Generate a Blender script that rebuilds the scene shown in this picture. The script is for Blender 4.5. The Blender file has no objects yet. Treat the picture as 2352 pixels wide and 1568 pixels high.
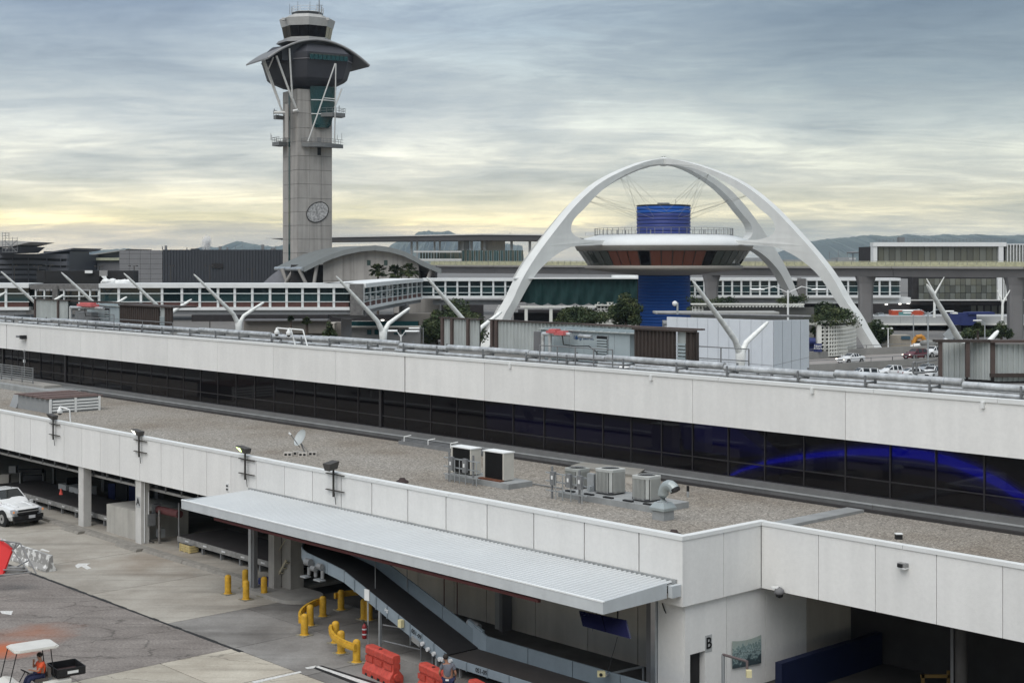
import bpy, bmesh, math, random
from mathutils import Vector, Matrix, Euler
R = math.radians
rnd = random.Random(7)
sc = bpy.context.scene
C = sc.collection

# ---------------------------------------------------------------- camera
F, CU, HV, H = 3311.0, 1176.0, 598.0, 16.0      # focal length, centre column, horizon row (2352 px wide frame), eye height
cd = bpy.data.cameras.new('camera'); cam = bpy.data.objects.new('camera', cd); C.objects.link(cam)
cam.location = (0, 0, H); cam.rotation_euler = (R(90), 0, 0)
cd.sensor_width = 36.0; cd.lens = 36.0 * F / 2352.0
cd.shift_y = -(784.0 - HV) / 2352.0
cd.clip_start = 0.5; cd.clip_end = 60000
sc.camera = cam

# ---------------------------------------------------------------- sky, sun, exposure
SUN_EL, SUN_AZ = 56.0, 205.0                     # degrees; azimuth clockwise from +Y
w = bpy.data.worlds.new('World'); sc.world = w; w.use_nodes = True
nt = w.node_tree; N = nt.nodes; L = nt.links
for n in list(N): N.remove(n)
def nd(tree, t, **kw):
    n = tree.nodes.new(t)
    for k, v in kw.items(): setattr(n, k, v)
    return n
def ramp(tree, stops, interp='LINEAR'):
    r = nd(tree, 'ShaderNodeValToRGB'); r.color_ramp.interpolation = interp
    cr = r.color_ramp
    while len(cr.elements) < len(stops): cr.elements.new(0.5)
    for e, (p, c) in zip(cr.elements, stops):
        e.position = p; e.color = (c[0], c[1], c[2], 1) if not isinstance(c, (int, float)) else (c, c, c, 1)
    return r
def math_(tree, op, a=None, b=None, c=None, clamp=False):
    m = nd(tree, 'ShaderNodeMath', operation=op); m.use_clamp = clamp
    for i, x in enumerate((a, b, c)):
        if x is None: continue
        if isinstance(x, (int, float)): m.inputs[i].default_value = x
        else: tree.links.new(x, m.inputs[i])
    return m.outputs[0]
def mixc(tree, f, a, b, mode='MIX'):
    m = nd(tree, 'ShaderNodeMix', data_type='RGBA', blend_type=mode)
    for s, x in ((m.inputs[0], f), (m.inputs[6], a), (m.inputs[7], b)):
        if isinstance(x, (int, float)): s.default_value = x
        elif isinstance(x, tuple): s.default_value = (x[0], x[1], x[2], 1)
        else: tree.links.new(x, s)
    return m.outputs[2]
tc = nd(nt, 'ShaderNodeTexCoord'); sep = nd(nt, 'ShaderNodeSeparateXYZ'); L.new(tc.outputs['Generated'], sep.inputs[0])
zc = math_(nt, 'MAXIMUM', sep.outputs[2], 0.0)
den = math_(nt, 'ADD', zc, 0.085)
comb = nd(nt, 'ShaderNodeCombineXYZ')
L.new(math_(nt, 'DIVIDE', sep.outputs[0], den), comb.inputs[0]); L.new(math_(nt, 'DIVIDE', sep.outputs[1], den), comb.inputs[1])
def sky_noise(scale, sx, sy, rot, off, detail, rough, dist=0.0):
    mp = nd(nt, 'ShaderNodeMapping'); mp.inputs['Scale'].default_value = (sx, sy, 1); mp.inputs['Rotation'].default_value = (0, 0, R(rot)); mp.inputs['Location'].default_value = (off, off * .7, 0)
    L.new(comb.outputs[0], mp.inputs[0])
    n = nd(nt, 'ShaderNodeTexNoise'); n.inputs['Scale'].default_value = scale; n.inputs['Detail'].default_value = detail; n.inputs['Roughness'].default_value = rough; n.inputs['Distortion'].default_value = dist
    L.new(mp.outputs[0], n.inputs['Vector']); return n.outputs[0]
big = sky_noise(0.62, 1.0, 0.8, 14, 3.1, 5, .55, .3)
fine = sky_noise(1.9, 0.75, 1.15, 9, 1.7, 9, .66, .9)
wisp = sky_noise(7.0, 0.6, 1.2, 6, 5.2, 8, .7, .8)
zp = math_(nt, 'ADD', zc, math_(nt, 'MULTIPLY', math_(nt, 'SUBTRACT', fine, .5), math_(nt, 'MULTIPLY_ADD', zc, .35, .012)))
zp = math_(nt, 'ADD', zp, math_(nt, 'MULTIPLY', math_(nt, 'SUBTRACT', big, .5), math_(nt, 'MULTIPLY', zc, .35)))
el = ramp(nt, [(0.0, (.58, .49, .35)), (.017, (.56, .49, .36)), (.023, (.55, .485, .34)), (.028, (.80, .69, .39)), (.035, (.66, .60, .41)), (.055, (.50, .495, .43)), (.09, (.45, .47, .455)), (.125, (.31, .35, .375)), (.17, (.215, .265, .325)), (.32, (.24, .285, .34)), (1.0, (.44, .48, .53))])
L.new(zp, el.inputs[0])
elr = ramp(nt, [(0.0, (.42, .41, .345)), (.02, (.41, .40, .33)), (.038, (.50, .475, .355)), (.055, (.40, .41, .365)), (.09, (.41, .44, .415)), (.12, (.235, .28, .30)), (.165, (.155, .20, .24)), (.32, (.22, .27, .32)), (1.0, (.44, .48, .53))])
L.new(zp, elr.inputs[0])
az = math_(nt, 'DIVIDE', sep.outputs[0], math_(nt, 'ADD', math_(nt, 'ABSOLUTE', sep.outputs[1]), .15))
azf = nd(nt, 'ShaderNodeMapRange', interpolation_type='SMOOTHSTEP'); L.new(az, azf.inputs[0]); azf.inputs[1].default_value = -.12; azf.inputs[2].default_value = .26
base = mixc(nt, azf.outputs[0], el.outputs[0], elr.outputs[0])
nb = ramp(nt, [(.41, .0), (.60, 1.0)]); L.new(big, nb.inputs[0])
nf = ramp(nt, [(.38, .0), (.62, 1.0)]); L.new(fine, nf.inputs[0])
nw = ramp(nt, [(.3, .0), (.7, 1.0)]); L.new(wisp, nw.inputs[0])
tot = math_(nt, 'ADD', math_(nt, 'MULTIPLY', nb.outputs[0], .5), math_(nt, 'ADD', math_(nt, 'MULTIPLY', nf.outputs[0], .34), math_(nt, 'MULTIPLY', nw.outputs[0], .16)))
lit = ramp(nt, [(0.04, (.66, .71, .79)), (.35, (.90, .93, .97)), (.60, (1.14, 1.13, 1.11)), (.92, (1.60, 1.55, 1.42))]); L.new(tot, lit.inputs[0])
cloud = mixc(nt, 1.0, base, lit.outputs[0], 'MULTIPLY')
sky = nd(nt, 'ShaderNodeTexSky', sky_type='NISHITA'); sky.sun_disc = False
sky.sun_elevation = R(SUN_EL); sky.sun_rotation = R(SUN_AZ); sky.air_density = 1.2; sky.dust_density = 2.0
nish = nd(nt, 'ShaderNodeVectorMath', operation='SCALE'); L.new(sky.outputs[0], nish.inputs[0]); nish.inputs['Scale'].default_value = .05
col = mixc(nt, .93, nish.outputs[0], cloud)
bg = nd(nt, 'ShaderNodeBackground'); L.new(col, bg.inputs[0]); bg.inputs[1].default_value = 1.0
out = nd(nt, 'ShaderNodeOutputWorld'); L.new(bg.outputs[0], out.inputs[0])
sd = bpy.data.lights.new('sun', 'SUN'); so = bpy.data.objects.new('sun', sd); C.objects.link(so)
sd.energy = 1.5; sd.angle = R(60); sd.color = (1.0, .965, .92)
sdir = Vector((math.sin(R(SUN_AZ)) * math.cos(R(SUN_EL)), math.cos(R(SUN_AZ)) * math.cos(R(SUN_EL)), math.sin(R(SUN_EL))))
so.rotation_euler = sdir.to_track_quat('Z', 'Y').to_euler(); so.location = (0, -20, 60)
sc.view_settings.view_transform = 'Standard'; sc.view_settings.look = 'None'
sc.view_settings.exposure = 0.7; sc.view_settings.gamma = 1; sc.view_settings.use_curve_mapping = False
sc.render.engine = 'CYCLES'; sc.cycles.max_bounces = 6; sc.cycles.transparent_max_bounces = 12
sc.cycles.use_denoising = True

# ---------------------------------------------------------------- geometry helpers
E1 = Vector((.6746, -.7382, 0)); E2 = Vector((.7382, .6746, 0))
def ST(s, t, z): return Vector((s * E1.x + t * E2.x, s * E1.y + t * E2.y, z))
def WD(x, y, z): return Vector((x, y, z))
def P(u, v, Y): return Vector(((u - CU) / F * Y, Y, H - (v - HV) / F * Y))
def G(u, v, z=0.0): return P(u, v, (H - z) * F / (v - HV))
def XU(u, Y): return (u - CU) / F * Y
def ZV(v, Y): return H - (v - HV) / F * Y
def YT(u, t): return t / (E2.x * (u - CU) / F + E2.y)
def SI(u, t):
    x = (u - CU) / F; return YT(u, t) * (E1.x * x + E1.y)
def TI(u, s):
    x = (u - CU) / F; Y = s / (E1.x * x + E1.y); return Y * (E2.x * x + E2.y)
def ZT(u, v, t): return H - (v - HV) * YT(u, t) / F
def toST(p): return (p.x * E1.x + p.y * E1.y, p.x * E2.x + p.y * E2.y)
ORG = {}
class MB:
    def __init__(s, fr=WD): s.v = []; s.f = []; s.fr = fr; s.sm = []
    def _add(s, pts, faces, smooth=False):
        b = len(s.v); s.v += [tuple(p) for p in pts]; s.f += [tuple(b + i for i in f) for f in faces]; s.sm += [smooth] * len(faces); return s
    def hexa(s, p):   # 4 bottom (ccw) + 4 top
        return s._add(p, [(3, 2, 1, 0), (4, 5, 6, 7), (0, 1, 5, 4), (1, 2, 6, 5), (2, 3, 7, 6), (3, 0, 4, 7)])
    def box(s, a, b, fr=None):
        fr = fr or s.fr
        x0, x1 = sorted((a[0], b[0])); y0, y1 = sorted((a[1], b[1])); z0, z1 = sorted((a[2], b[2]))
        return s.hexa([fr(x, y, z) for z in (z0, z1) for x, y in ((x0, y0), (x1, y0), (x1, y1), (x0, y1))])
    def cyl(s, p0, p1, r0, r1=None, n=10, caps=True, smooth=True):
        p0 = Vector(s.fr(*p0)); p1 = Vector(s.fr(*p1)); r1 = r0 if r1 is None else r1
        d = (p1 - p0)
        if d.length < 1e-6: return s
        q = d.normalized().to_track_quat('Z', 'Y'); b = []
        for p, r in ((p0, r0), (p1, r1)):
            for i in range(n):
                a = 2 * math.pi * i / n; b.append(p + q @ Vector((math.cos(a) * r, math.sin(a) * r, 0)))
        s._add(b, [(i, (i + 1) % n, n + (i + 1) % n, n + i) for i in range(n)], smooth)
        if caps: s._add(b, [tuple(range(n))[::-1], tuple(range(n, 2 * n))])
        return s
    def path(s, pts, r, n=8):
        for a, b in zip(pts[:-1], pts[1:]): s.cyl(a, b, r, r, n)
        return s
    def prism(s, poly, vec):   # poly: world points, vec: extrusion
        k = len(poly); vec = Vector(vec); a = [Vector(p) for p in poly]; b = [p + vec for p in a]
        return s._add(a + b, [tuple(range(k))[::-1], tuple(range(k, 2 * k))] + [(i, (i + 1) % k, k + (i + 1) % k, k + i) for i in range(k)])
    def quad(s, pts): return s._add(pts, [tuple(range(len(pts)))])
    def lathe(s, prof, c, n=32, a0=0, a1=2 * math.pi, smooth=True):
        full = abs(a1 - a0 - 2 * math.pi) < 1e-6; m = n if full else n + 1; pts = []
        for r, z in prof:
            for i in range(m):
                a = a0 + (a1 - a0) * i / n; pts.append((c[0] + r * math.cos(a), c[1] + r * math.sin(a), c[2] + z))
        fs = []
        for j in range(len(prof) - 1):
            for i in range(n):
                i2 = (i + 1) % m if full else i + 1
                fs.append((j * m + i, j * m + i2, (j + 1) * m + i2, (j + 1) * m + i))
        return s._add(pts, fs, smooth)
    def loft(s, rings, cap=True, closed=True, smooth=False):
        k = len(rings[0]); pts = [p for r in rings for p in r]; fs = []
        for j in range(len(rings) - 1):
            for i in range(k if closed else k - 1):
                fs.append((j * k + i, j * k + (i + 1) % k, (j + 1) * k + (i + 1) % k, (j + 1) * k + i))
        s._add(pts, fs, smooth)
        if cap: s._add(rings[0] + rings[-1], [tuple(range(k))[::-1], tuple(range(k, 2 * k))])
        return s
    def sphere(s, c, r, n=10, m=6, sz=1.0):
        return s.lathe([(r * math.sin(math.pi * j / m), -r * sz * math.cos(math.pi * j / m)) for j in range(m + 1)], s.fr(*c), n)
    def build(s, name, m, parent=None, **kw):
        me = bpy.data.meshes.new(name)
        o0 = ORG.get(parent.name, Vector((0, 0, 0))) if parent else Vector((0, 0, 0))
        me.from_pydata([(x - o0.x, y - o0.y, z - o0.z) for x, y, z in s.v], [], s.f)
        me.polygons.foreach_set('use_smooth', s.sm)
        bm = bmesh.new(); bm.from_mesh(me); bmesh.ops.recalc_face_normals(bm, faces=bm.faces); bm.to_mesh(me); bm.free()
        me.materials.append(m)
        o = bpy.data.objects.new(name, me); C.objects.link(o)
        if parent: o.parent = parent; ORG[o.name] = o0
        for k, x in kw.items(): o[k] = x
        return o
def thing(name, label, cat, loc=(0, 0, 0), group=None, rotz=0):
    o = bpy.data.objects.new(name, None); C.objects.link(o); o.location = loc; o.rotation_euler = (0, 0, rotz)
    o.empty_display_size = .3; ORG[o.name] = Vector(loc) if rotz == 0 else Vector((0, 0, 0))
    o['label'] = label; o['category'] = cat
    if group: o['group'] = group
    return o
def tag(o, label, cat, group=None):
    o['label'] = label; o['category'] = cat
    if group: o['group'] = group
    return o
def struct(name, mb, m): return mb.build(name, m, None, kind='structure')
def dup(root, loc, rotz=0, label=None):
    r = root.copy(); C.objects.link(r); r.location = loc; r.rotation_euler = (0, 0, rotz)
    if label: r['label'] = label
    for ch in root.children:
        c = ch.copy(); C.objects.link(c); c.parent = r
        for g in ch.children:
            d = g.copy(); C.objects.link(d); d.parent = c
    return r
def fb(mb, u0, v0, u1, v1, Y, dep=1.0):   # box whose front face covers the pixel rectangle at depth Y
    return mb.box((XU(u0, Y), Y, ZV(v0, Y)), (XU(u1, Y), Y + dep, ZV(v1, Y)), WD)

# ---------------------------------------------------------------- materials
MT = {}
def mat(name, c, rough=.75, metal=0.0, var=.12, scale=1.5, bump=0.0, bscale=30, streak=0.0, ss=0.0, spec=.4, alt=None, coat=0.0, emit=None, es=1.0, spk=0.0, spks=8.0, orand=0.0):
    if name in MT: return MT[name]
    m = bpy.data.materials.new(name); m.use_nodes = True; t = m.node_tree; n = t.nodes; l = t.links
    b = n['Principled BSDF']; b.inputs['Roughness'].default_value = rough; b.inputs['Metallic'].default_value = metal
    b.inputs['Specular IOR Level'].default_value = spec; b.inputs['Coat Weight'].default_value = coat
    g = nd(t, 'ShaderNodeNewGeometry')
    no = nd(t, 'ShaderNodeTexNoise'); no.inputs['Scale'].default_value = scale; no.inputs['Detail'].default_value = 6; no.inputs['Roughness'].default_value = .65
    l.new(g.outputs['Position'], no.inputs['Vector'])
    alt = alt or tuple(x * (1 - var) for x in c); hi = tuple(min(1, x * (1 + var * .6)) for x in c)
    r = ramp(t, [(.3, alt), (.72, hi)]); l.new(no.outputs[0], r.inputs[0]); colr = r.outputs[0]
    if spk:
        n3 = nd(t, 'ShaderNodeTexNoise'); n3.inputs['Scale'].default_value = spks; n3.inputs['Detail'].default_value = 3; l.new(g.outputs['Position'], n3.inputs['Vector'])
        r3 = ramp(t, [(.36, 1 - spk), (.64, 1 + spk)]); l.new(n3.outputs[0], r3.inputs[0]); colr = mixc(t, 1.0, colr, r3.outputs[0], 'MULTIPLY')
    if streak:
        mp = nd(t, 'ShaderNodeMapping'); mp.inputs['Scale'].default_value = (1, 1, .05); l.new(g.outputs['Position'], mp.inputs[0])
        n2 = nd(t, 'ShaderNodeTexNoise'); n2.inputs['Scale'].default_value = ss or scale * 1.6; n2.inputs['Detail'].default_value = 5; l.new(mp.outputs[0], n2.inputs['Vector'])
        r2 = ramp(t, [(.38, 1 - streak), (.62, 1.0)]); l.new(n2.outputs[0], r2.inputs[0]); colr = mixc(t, 1.0, colr, r2.outputs[0], 'MULTIPLY')
    if orand:
        oi = nd(t, 'ShaderNodeObjectInfo'); ro = ramp(t, [(0, 1 - orand), (1, 1 + orand * .4)]); l.new(oi.outputs['Random'], ro.inputs[0]); colr = mixc(t, 1.0, colr, ro.outputs[0], 'MULTIPLY')
    l.new(colr, b.inputs['Base Color'])
    if bump:
        nb_ = nd(t, 'ShaderNodeTexNoise'); nb_.inputs['Scale'].default_value = bscale; nb_.inputs['Detail'].default_value = 4; l.new(g.outputs['Position'], nb_.inputs['Vector'])
        bn = nd(t, 'ShaderNodeBump'); bn.inputs['Strength'].default_value = bump; bn.inputs['Distance'].default_value = .02; l.new(nb_.outputs[0], bn.inputs['Height']); l.new(bn.outputs[0], b.inputs['Normal'])
    if emit:
        b.inputs['Emission Color'].default_value = (*emit, 1); b.inputs['Emission Strength'].default_value = es
    MT[name] = m; return m
stucco = mat('white stucco', (.755, .75, .73), .85, var=.06, scale=.35, bump=.2, bscale=25, streak=.045, ss=1.8, spk=.02, spks=7, orand=.045)
coping = mat('coping metal', (.70, .71, .70), .5, var=.06, scale=1)
coldstucco = mat('beige wall panel', (.56, .52, .46), .9, var=.12, scale=.7, streak=.14, orand=.10)
concrete = mat('concrete', (.34, .325, .30), .9, var=.16, scale=.9, bump=.3, bscale=12, streak=.12)
towerc = mat('tower concrete', (.395, .375, .35), .9, var=.10, scale=.35, streak=.18, ss=1.2, orand=.08)
darkc = mat('dark matte', (.035, .032, .033), .9, var=.3, scale=1)  # one near-black tone for soffits, interiors, undersides and backings
midgrey = mat('mid grey paint', (.16, .16, .165), .7, var=.1)
galv = mat('galvanised metal', (.50, .53, .55), .35, metal=.7, var=.12, scale=2)
pipem = mat('pipe jacket', (.60, .61, .61), .32, metal=.5, var=.35, scale=1.6, spk=.12, spks=3)
rack = mat('rack steel', (.22, .225, .23), .6, metal=.3, var=.2, scale=3)
white = mat('white paint', (.74, .75, .74), .55, var=.05, scale=.8)
whiteb = mat('bridge white', (.72, .735, .73), .6, var=.08, scale=.7)
polew = mat('pole white', (.80, .81, .78), .5, var=.1, scale=.8, spk=.1, spks=3)
black = mat('black', (.012, .012, .013), .6, var=.2)
rubber = mat('rubber', (.02, .02, .02), .85, var=.2)
yellow = mat('safety yellow', (.62, .36, .03), .6, var=.25, scale=5, alt=(.40, .22, .02))
redp = mat('orange red plastic', (.46, .06, .04), .6, var=.25, scale=3, spk=.1)
brown = mat('brown panel', (.050, .038, .033), .75, var=.2, scale=1.5)
brownp = mat('brown post', (.088, .064, .057), .75, var=.2, scale=1.5)
lightcorr = mat('pale corrugated', (.46, .49, .48), .5, metal=.2, var=.12, scale=.8, streak=.12)
acblue = mat('pale blue casing', (.36, .42, .44), .55, var=.08, scale=.8, streak=.06)
cablem = mat('cable black', (.015, .014, .014), .6)
def glass(name, tint, trans, rough=.03, spec=.5):
    m = bpy.data.materials.new(name); m.use_nodes = True; t = m.node_tree; b = t.nodes['Principled BSDF']; o = t.nodes['Material Output']
    b.inputs['Base Color'].default_value = (*tint, 1); b.inputs['Roughness'].default_value = rough; b.inputs['Specular IOR Level'].default_value = spec
    if trans > 0:
        tr = nd(t, 'ShaderNodeBsdfTransparent'); tr.inputs[0].default_value = (.55 + tint[0], .55 + tint[1], .55 + tint[2], 1)
        mx = nd(t, 'ShaderNodeMixShader'); mx.inputs[0].default_value = trans
        t.links.new(b.outputs[0], mx.inputs[1]); t.links.new(tr.outputs[0], mx.inputs[2]); t.links.new(mx.outputs[0], o.inputs[0])
    return m
gdark = glass('dark window glass', (.010, .009, .011), .5)
gteal = glass('teal glass', (.02, .075, .08), .25, spec=.45)
gteald = glass('deep teal glass', (.012, .05, .055), 0, spec=.35)
gwarm_refl = glass('warm reflection glass', (.17, .065, .045), 0, spec=.25)  # orange reflection put into the pane tint
ggrey = glass('grey green glass', (.05, .06, .05), .0, spec=.6)
gcar = glass('car glass', (.012, .014, .015), 0, spec=.6)

def gravel_mat():
    m = bpy.data.materials.new('roof gravel'); m.use_nodes = True; t = m.node_tree; b = t.nodes['Principled BSDF']; l = t.links
    b.inputs['Roughness'].default_value = .95; b.inputs['Specular IOR Level'].default_value = .15
    g = nd(t, 'ShaderNodeNewGeometry')
    v = nd(t, 'ShaderNodeTexVoronoi'); v.inputs['Scale'].default_value = 13; l.new(g.outputs['Position'], v.inputs['Vector'])
    n = nd(t, 'ShaderNodeTexNoise'); n.inputs['Scale'].default_value = 15; n.inputs['Detail'].default_value = 3; n.inputs['Roughness'].default_value = .7; l.new(g.outputs['Position'], n.inputs['Vector'])
    n2 = nd(t, 'ShaderNodeTexNoise'); n2.inputs['Scale'].default_value = .22; n2.inputs['Detail'].default_value = 6; l.new(g.outputs['Position'], n2.inputs['Vector'])
    r1 = ramp(t, [(.30, (.12, .107, .092)), (.5, (.25, .232, .207)), (.70, (.44, .418, .38))]); l.new(n.outputs[0], r1.inputs[0])
    r2 = ramp(t, [(.32, (.80, .75, .70)), (.46, (.96, .94, .91)), (.7, (1.06, 1.06, 1.06))]); l.new(n2.outputs[0], r2.inputs[0])
    c = mixc(t, 1.0, r1.outputs[0], r2.outputs[0], 'MULTIPLY')
    sepc = nd(t, 'ShaderNodeSeparateColor'); l.new(v.outputs['Color'], sepc.inputs[0])
    rv = ramp(t, [(0, .72), (1, 1.28)]); l.new(sepc.outputs[0], rv.inputs[0]); c = mixc(t, 1.0, c, rv.outputs[0], 'MULTIPLY')
    l.new(c, b.inputs['Base Color'])
    bn = nd(t, 'ShaderNodeBump'); bn.inputs['Strength'].default_value = .5; bn.inputs['Distance'].default_value = .03; l.new(n.outputs[0], bn.inputs['Height']); l.new(bn.outputs[0], b.inputs['Normal'])
    return m
gravel = gravel_mat()
def ground_mat(name, c, c2, crack, crs, spk, stain=None, rust=None):
    m = bpy.data.materials.new(name); m.use_nodes = True; t = m.node_tree; b = t.nodes['Principled BSDF']; l = t.links
    b.inputs['Roughness'].default_value = .88; b.inputs['Specular IOR Level'].default_value = .25
    g = nd(t, 'ShaderNodeNewGeometry')
    n = nd(t, 'ShaderNodeTexNoise'); n.inputs['Scale'].default_value = .35; n.inputs['Detail'].default_value = 8; n.inputs['Roughness'].default_value = .62; l.new(g.outputs['Position'], n.inputs['Vector'])
    r = ramp(t, [(.32, c2), (.66, c)]); l.new(n.outputs[0], r.inputs[0]); colr = r.outputs[0]
    f = nd(t, 'ShaderNodeTexNoise'); f.inputs['Scale'].default_value = 9; f.inputs['Detail'].default_value = 4; f.inputs['Roughness'].default_value = .8; l.new(g.outputs['Position'], f.inputs['Vector'])
    rf = ramp(t, [(.3, 1 - spk), (.7, 1 + spk)]); l.new(f.outputs[0], rf.inputs[0]); colr = mixc(t, 1.0, colr, rf.outputs[0], 'MULTIPLY')
    oi = nd(t, 'ShaderNodeObjectInfo'); ro = ramp(t, [(0, .86), (1, 1.06)]); l.new(oi.outputs['Random'], ro.inputs[0]); colr = mixc(t, 1.0, colr, ro.outputs[0], 'MULTIPLY')
    # tyre wear running out of the bays
    mp = nd(t, 'ShaderNodeMapping'); mp.inputs['Rotation'].default_value = (0, 0, R(-42)); mp.inputs['Scale'].default_value = (.12, 1.3, 1); l.new(g.outputs['Position'], mp.inputs[0])
    s = nd(t, 'ShaderNodeTexNoise'); s.inputs['Scale'].default_value = 1.0; s.inputs['Detail'].default_value = 6; l.new(mp.outputs[0], s.inputs['Vector'])
    rs = ramp(t, [(.30, .70), (.5, 1.0)]); l.new(s.outputs[0], rs.inputs[0]); colr = mixc(t, .8, colr, rs.outputs[0], 'MULTIPLY')
    if crack:
        wv = nd(t, 'ShaderNodeTexNoise'); wv.inputs['Scale'].default_value = 1.3; wv.inputs['Detail'].default_value = 5; l.new(g.outputs['Position'], wv.inputs['Vector'])
        ad = nd(t, 'ShaderNodeVectorMath', operation='MULTIPLY_ADD'); l.new(wv.outputs['Color'], ad.inputs[0]); ad.inputs[1].default_value = (1.1, 1.1, 0); l.new(g.outputs['Position'], ad.inputs[2])
        mp2 = nd(t, 'ShaderNodeMapping'); mp2.inputs['Rotation'].default_value = (0, 0, R(-35)); mp2.inputs['Scale'].default_value = (.6, 1.6, 0); l.new(ad.outputs[0], mp2.inputs[0])
        vo = nd(t, 'ShaderNodeTexVoronoi', feature='DISTANCE_TO_EDGE'); vo.inputs['Scale'].default_value = crs; l.new(mp2.outputs[0], vo.inputs['Vector'])
        rc = ramp(t, [(0.0, .55), (crack, 1.0)]); l.new(vo.outputs[0], rc.inputs[0]); colr = mixc(t, 1.0, colr, rc.outputs[0], 'MULTIPLY')
    for (px, py, rad, cc, k) in (rust or []):
        dst = nd(t, 'ShaderNodeVectorMath', operation='DISTANCE'); dst.inputs[1].default_value = (px, py, 0); l.new(g.outputs['Position'], dst.inputs[0])
        dd = math_(t, 'ADD', dst.outputs['Value'], math_(t, 'MULTIPLY', n.outputs[0], rad * 1.6))
        mr = nd(t, 'ShaderNodeMapRange'); l.new(dd, mr.inputs[0]); mr.inputs[1].default_value = rad * 1.6; mr.inputs[2].default_value = rad * .9; mr.inputs[3].default_value = 0; mr.inputs[4].default_value = k
        colr = mixc(t, mr.outputs[0], colr, cc)
    l.new(colr, b.inputs['Base Color'])
    bn = nd(t, 'ShaderNodeBump'); bn.inputs['Strength'].default_value = .3; bn.inputs['Distance'].default_value = .01; l.new(f.outputs[0], bn.inputs['Height']); l.new(bn.outputs[0], b.inputs['Normal'])
    return m
g1 = G(10, 1490); g2 = G(75, 1455)
asph = ground_mat('worn asphalt', (.245, .22, .20), (.16, .14, .127), .022, .42, .42, rust=[(g1.x, g1.y, 2.2, (.42, .11, .04), .9), (g2.x, g2.y, 2.6, (.30, .13, .075), .65)])
g3 = G(330, 1290)
conc1 = ground_mat('apron concrete', (.39, .365, .32), (.265, .24, .205), 0, 1, .14, rust=[(g3.x, g3.y, 5, (.25, .18, .12), .3)])
conc2 = ground_mat('pale apron concrete', (.46, .425, .355), (.33, .29, .235), .010, .22, .14)
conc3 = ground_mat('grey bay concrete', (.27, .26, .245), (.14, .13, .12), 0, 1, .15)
road = ground_mat('road asphalt', (.20, .19, .18), (.14, .135, .13), 0, 1, .1)

def text(body, h, origin, right, up, m, name='lettering', parent=None, depth=.01, font_w=1.0):
    c = bpy.data.curves.new('t', 'FONT'); c.body = body; c.size = h / .72; c.extrude = depth; c.align_x = 'CENTER'; c.align_y = 'CENTER'; c.offset = .012 * h
    o = bpy.data.objects.new('t', c); C.objects.link(o)
    me = bpy.data.meshes.new_from_object(o.evaluated_get(bpy.context.evaluated_depsgraph_get()))
    bpy.data.objects.remove(o); 
    right = Vector(right).normalized() * font_w; up = Vector(up).normalized(); n = right.cross(up).normalized()
    o0 = ORG.get(parent.name, Vector((0, 0, 0))) if parent else Vector((0, 0, 0))
    for vv in me.vertices: vv.co = Vector(origin) + right * vv.co.x + up * vv.co.y + n * vv.co.z - o0
    me.materials.clear(); me.materials.append(m); me.name = name
    ob = bpy.data.objects.new(name, me); C.objects.link(ob)
    if parent: ob.parent = parent; ORG[ob.name] = o0
    return ob
# ================================================================ GROUND
m = MB(); m.quad([(-9000, -200, -.06), (9000, -200, -.06), (9000, 14000, -.06), (-9000, 14000, -.06)])
struct('ground', m, road)
ap = thing('apron', 'apron', 'apron'); del ap['label'], ap['category']; ap['kind'] = 'structure'
m = MB(ST); m.box((-118, 24, -.05), (-4, 60, -.03)); m.build('joint_bed', black, ap)
m = MB(ST); m.box((-118, 12, -.028), (-51.72, 31.56, 0)); m.build('asphalt_sheet', asph, ap)
m = MB(ST)
for i in range(120):
    s0 = -100 + i * .5; w_ = .05 + rnd.random() * .07
    if s0 < -51: m.box((s0, 31.57 - w_ * .5, -.03), (s0 + .5, 31.62 + w_, .004))
m.build('joint_filler', rubber, ap, kind='stuff')
def slab(s0, s1, t0, t1, mm, z=0.0, g=.022):
    MB(ST).box((s0 + g, t0 + g, -.03), (s1 - g, t1 - g, z)).build('slab', mm, ap)
cuts = [-118, -104, -92, -81.9, -72.4, -64.7, -57.2]
for a, b in zip(cuts[:-1], cuts[1:]): slab(a, b, 31.66, 38.6, conc1, rnd.uniform(-.002, .002))
cuts = [-57.2, -51.7, -46.4, -41.2, -36, -30.8, -25.6, -20, -14]
for a, b in zip(cuts[:-1], cuts[1:]):
    slab(a, b, 31.66, 35.75, conc3, rnd.uniform(-.004, .004))
    slab(a, b, 35.75, 39.6, conc3, rnd.uniform(-.004, .004))
cuts = [-51.7, -47.2, -42.7, -38.2, -33.7, -29.2, -24]
for a, b in zip(cuts[:-1], cuts[1:]):
    for c, d in ((28.3, 31.66), (24.8, 28.3), (20, 24.8)): slab(a, b, c, d, conc2, rnd.uniform(-.004, .004))
slab(-57.2, -33.9, 39.6, 52, mat('shaded bay floor', (.11, .105, .10), .85, var=.35, scale=.8))  # shade inside the bay put into the floor colour
slab(-33.9, -8, 39.6, 43.4, conc3); slab(-33.9, -8, 43.4, 52, mat('shaded deep floor', (.04, .038, .036), .85, var=.35, scale=.8))  # deeper bay shade put into the rear slab's colour
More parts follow.
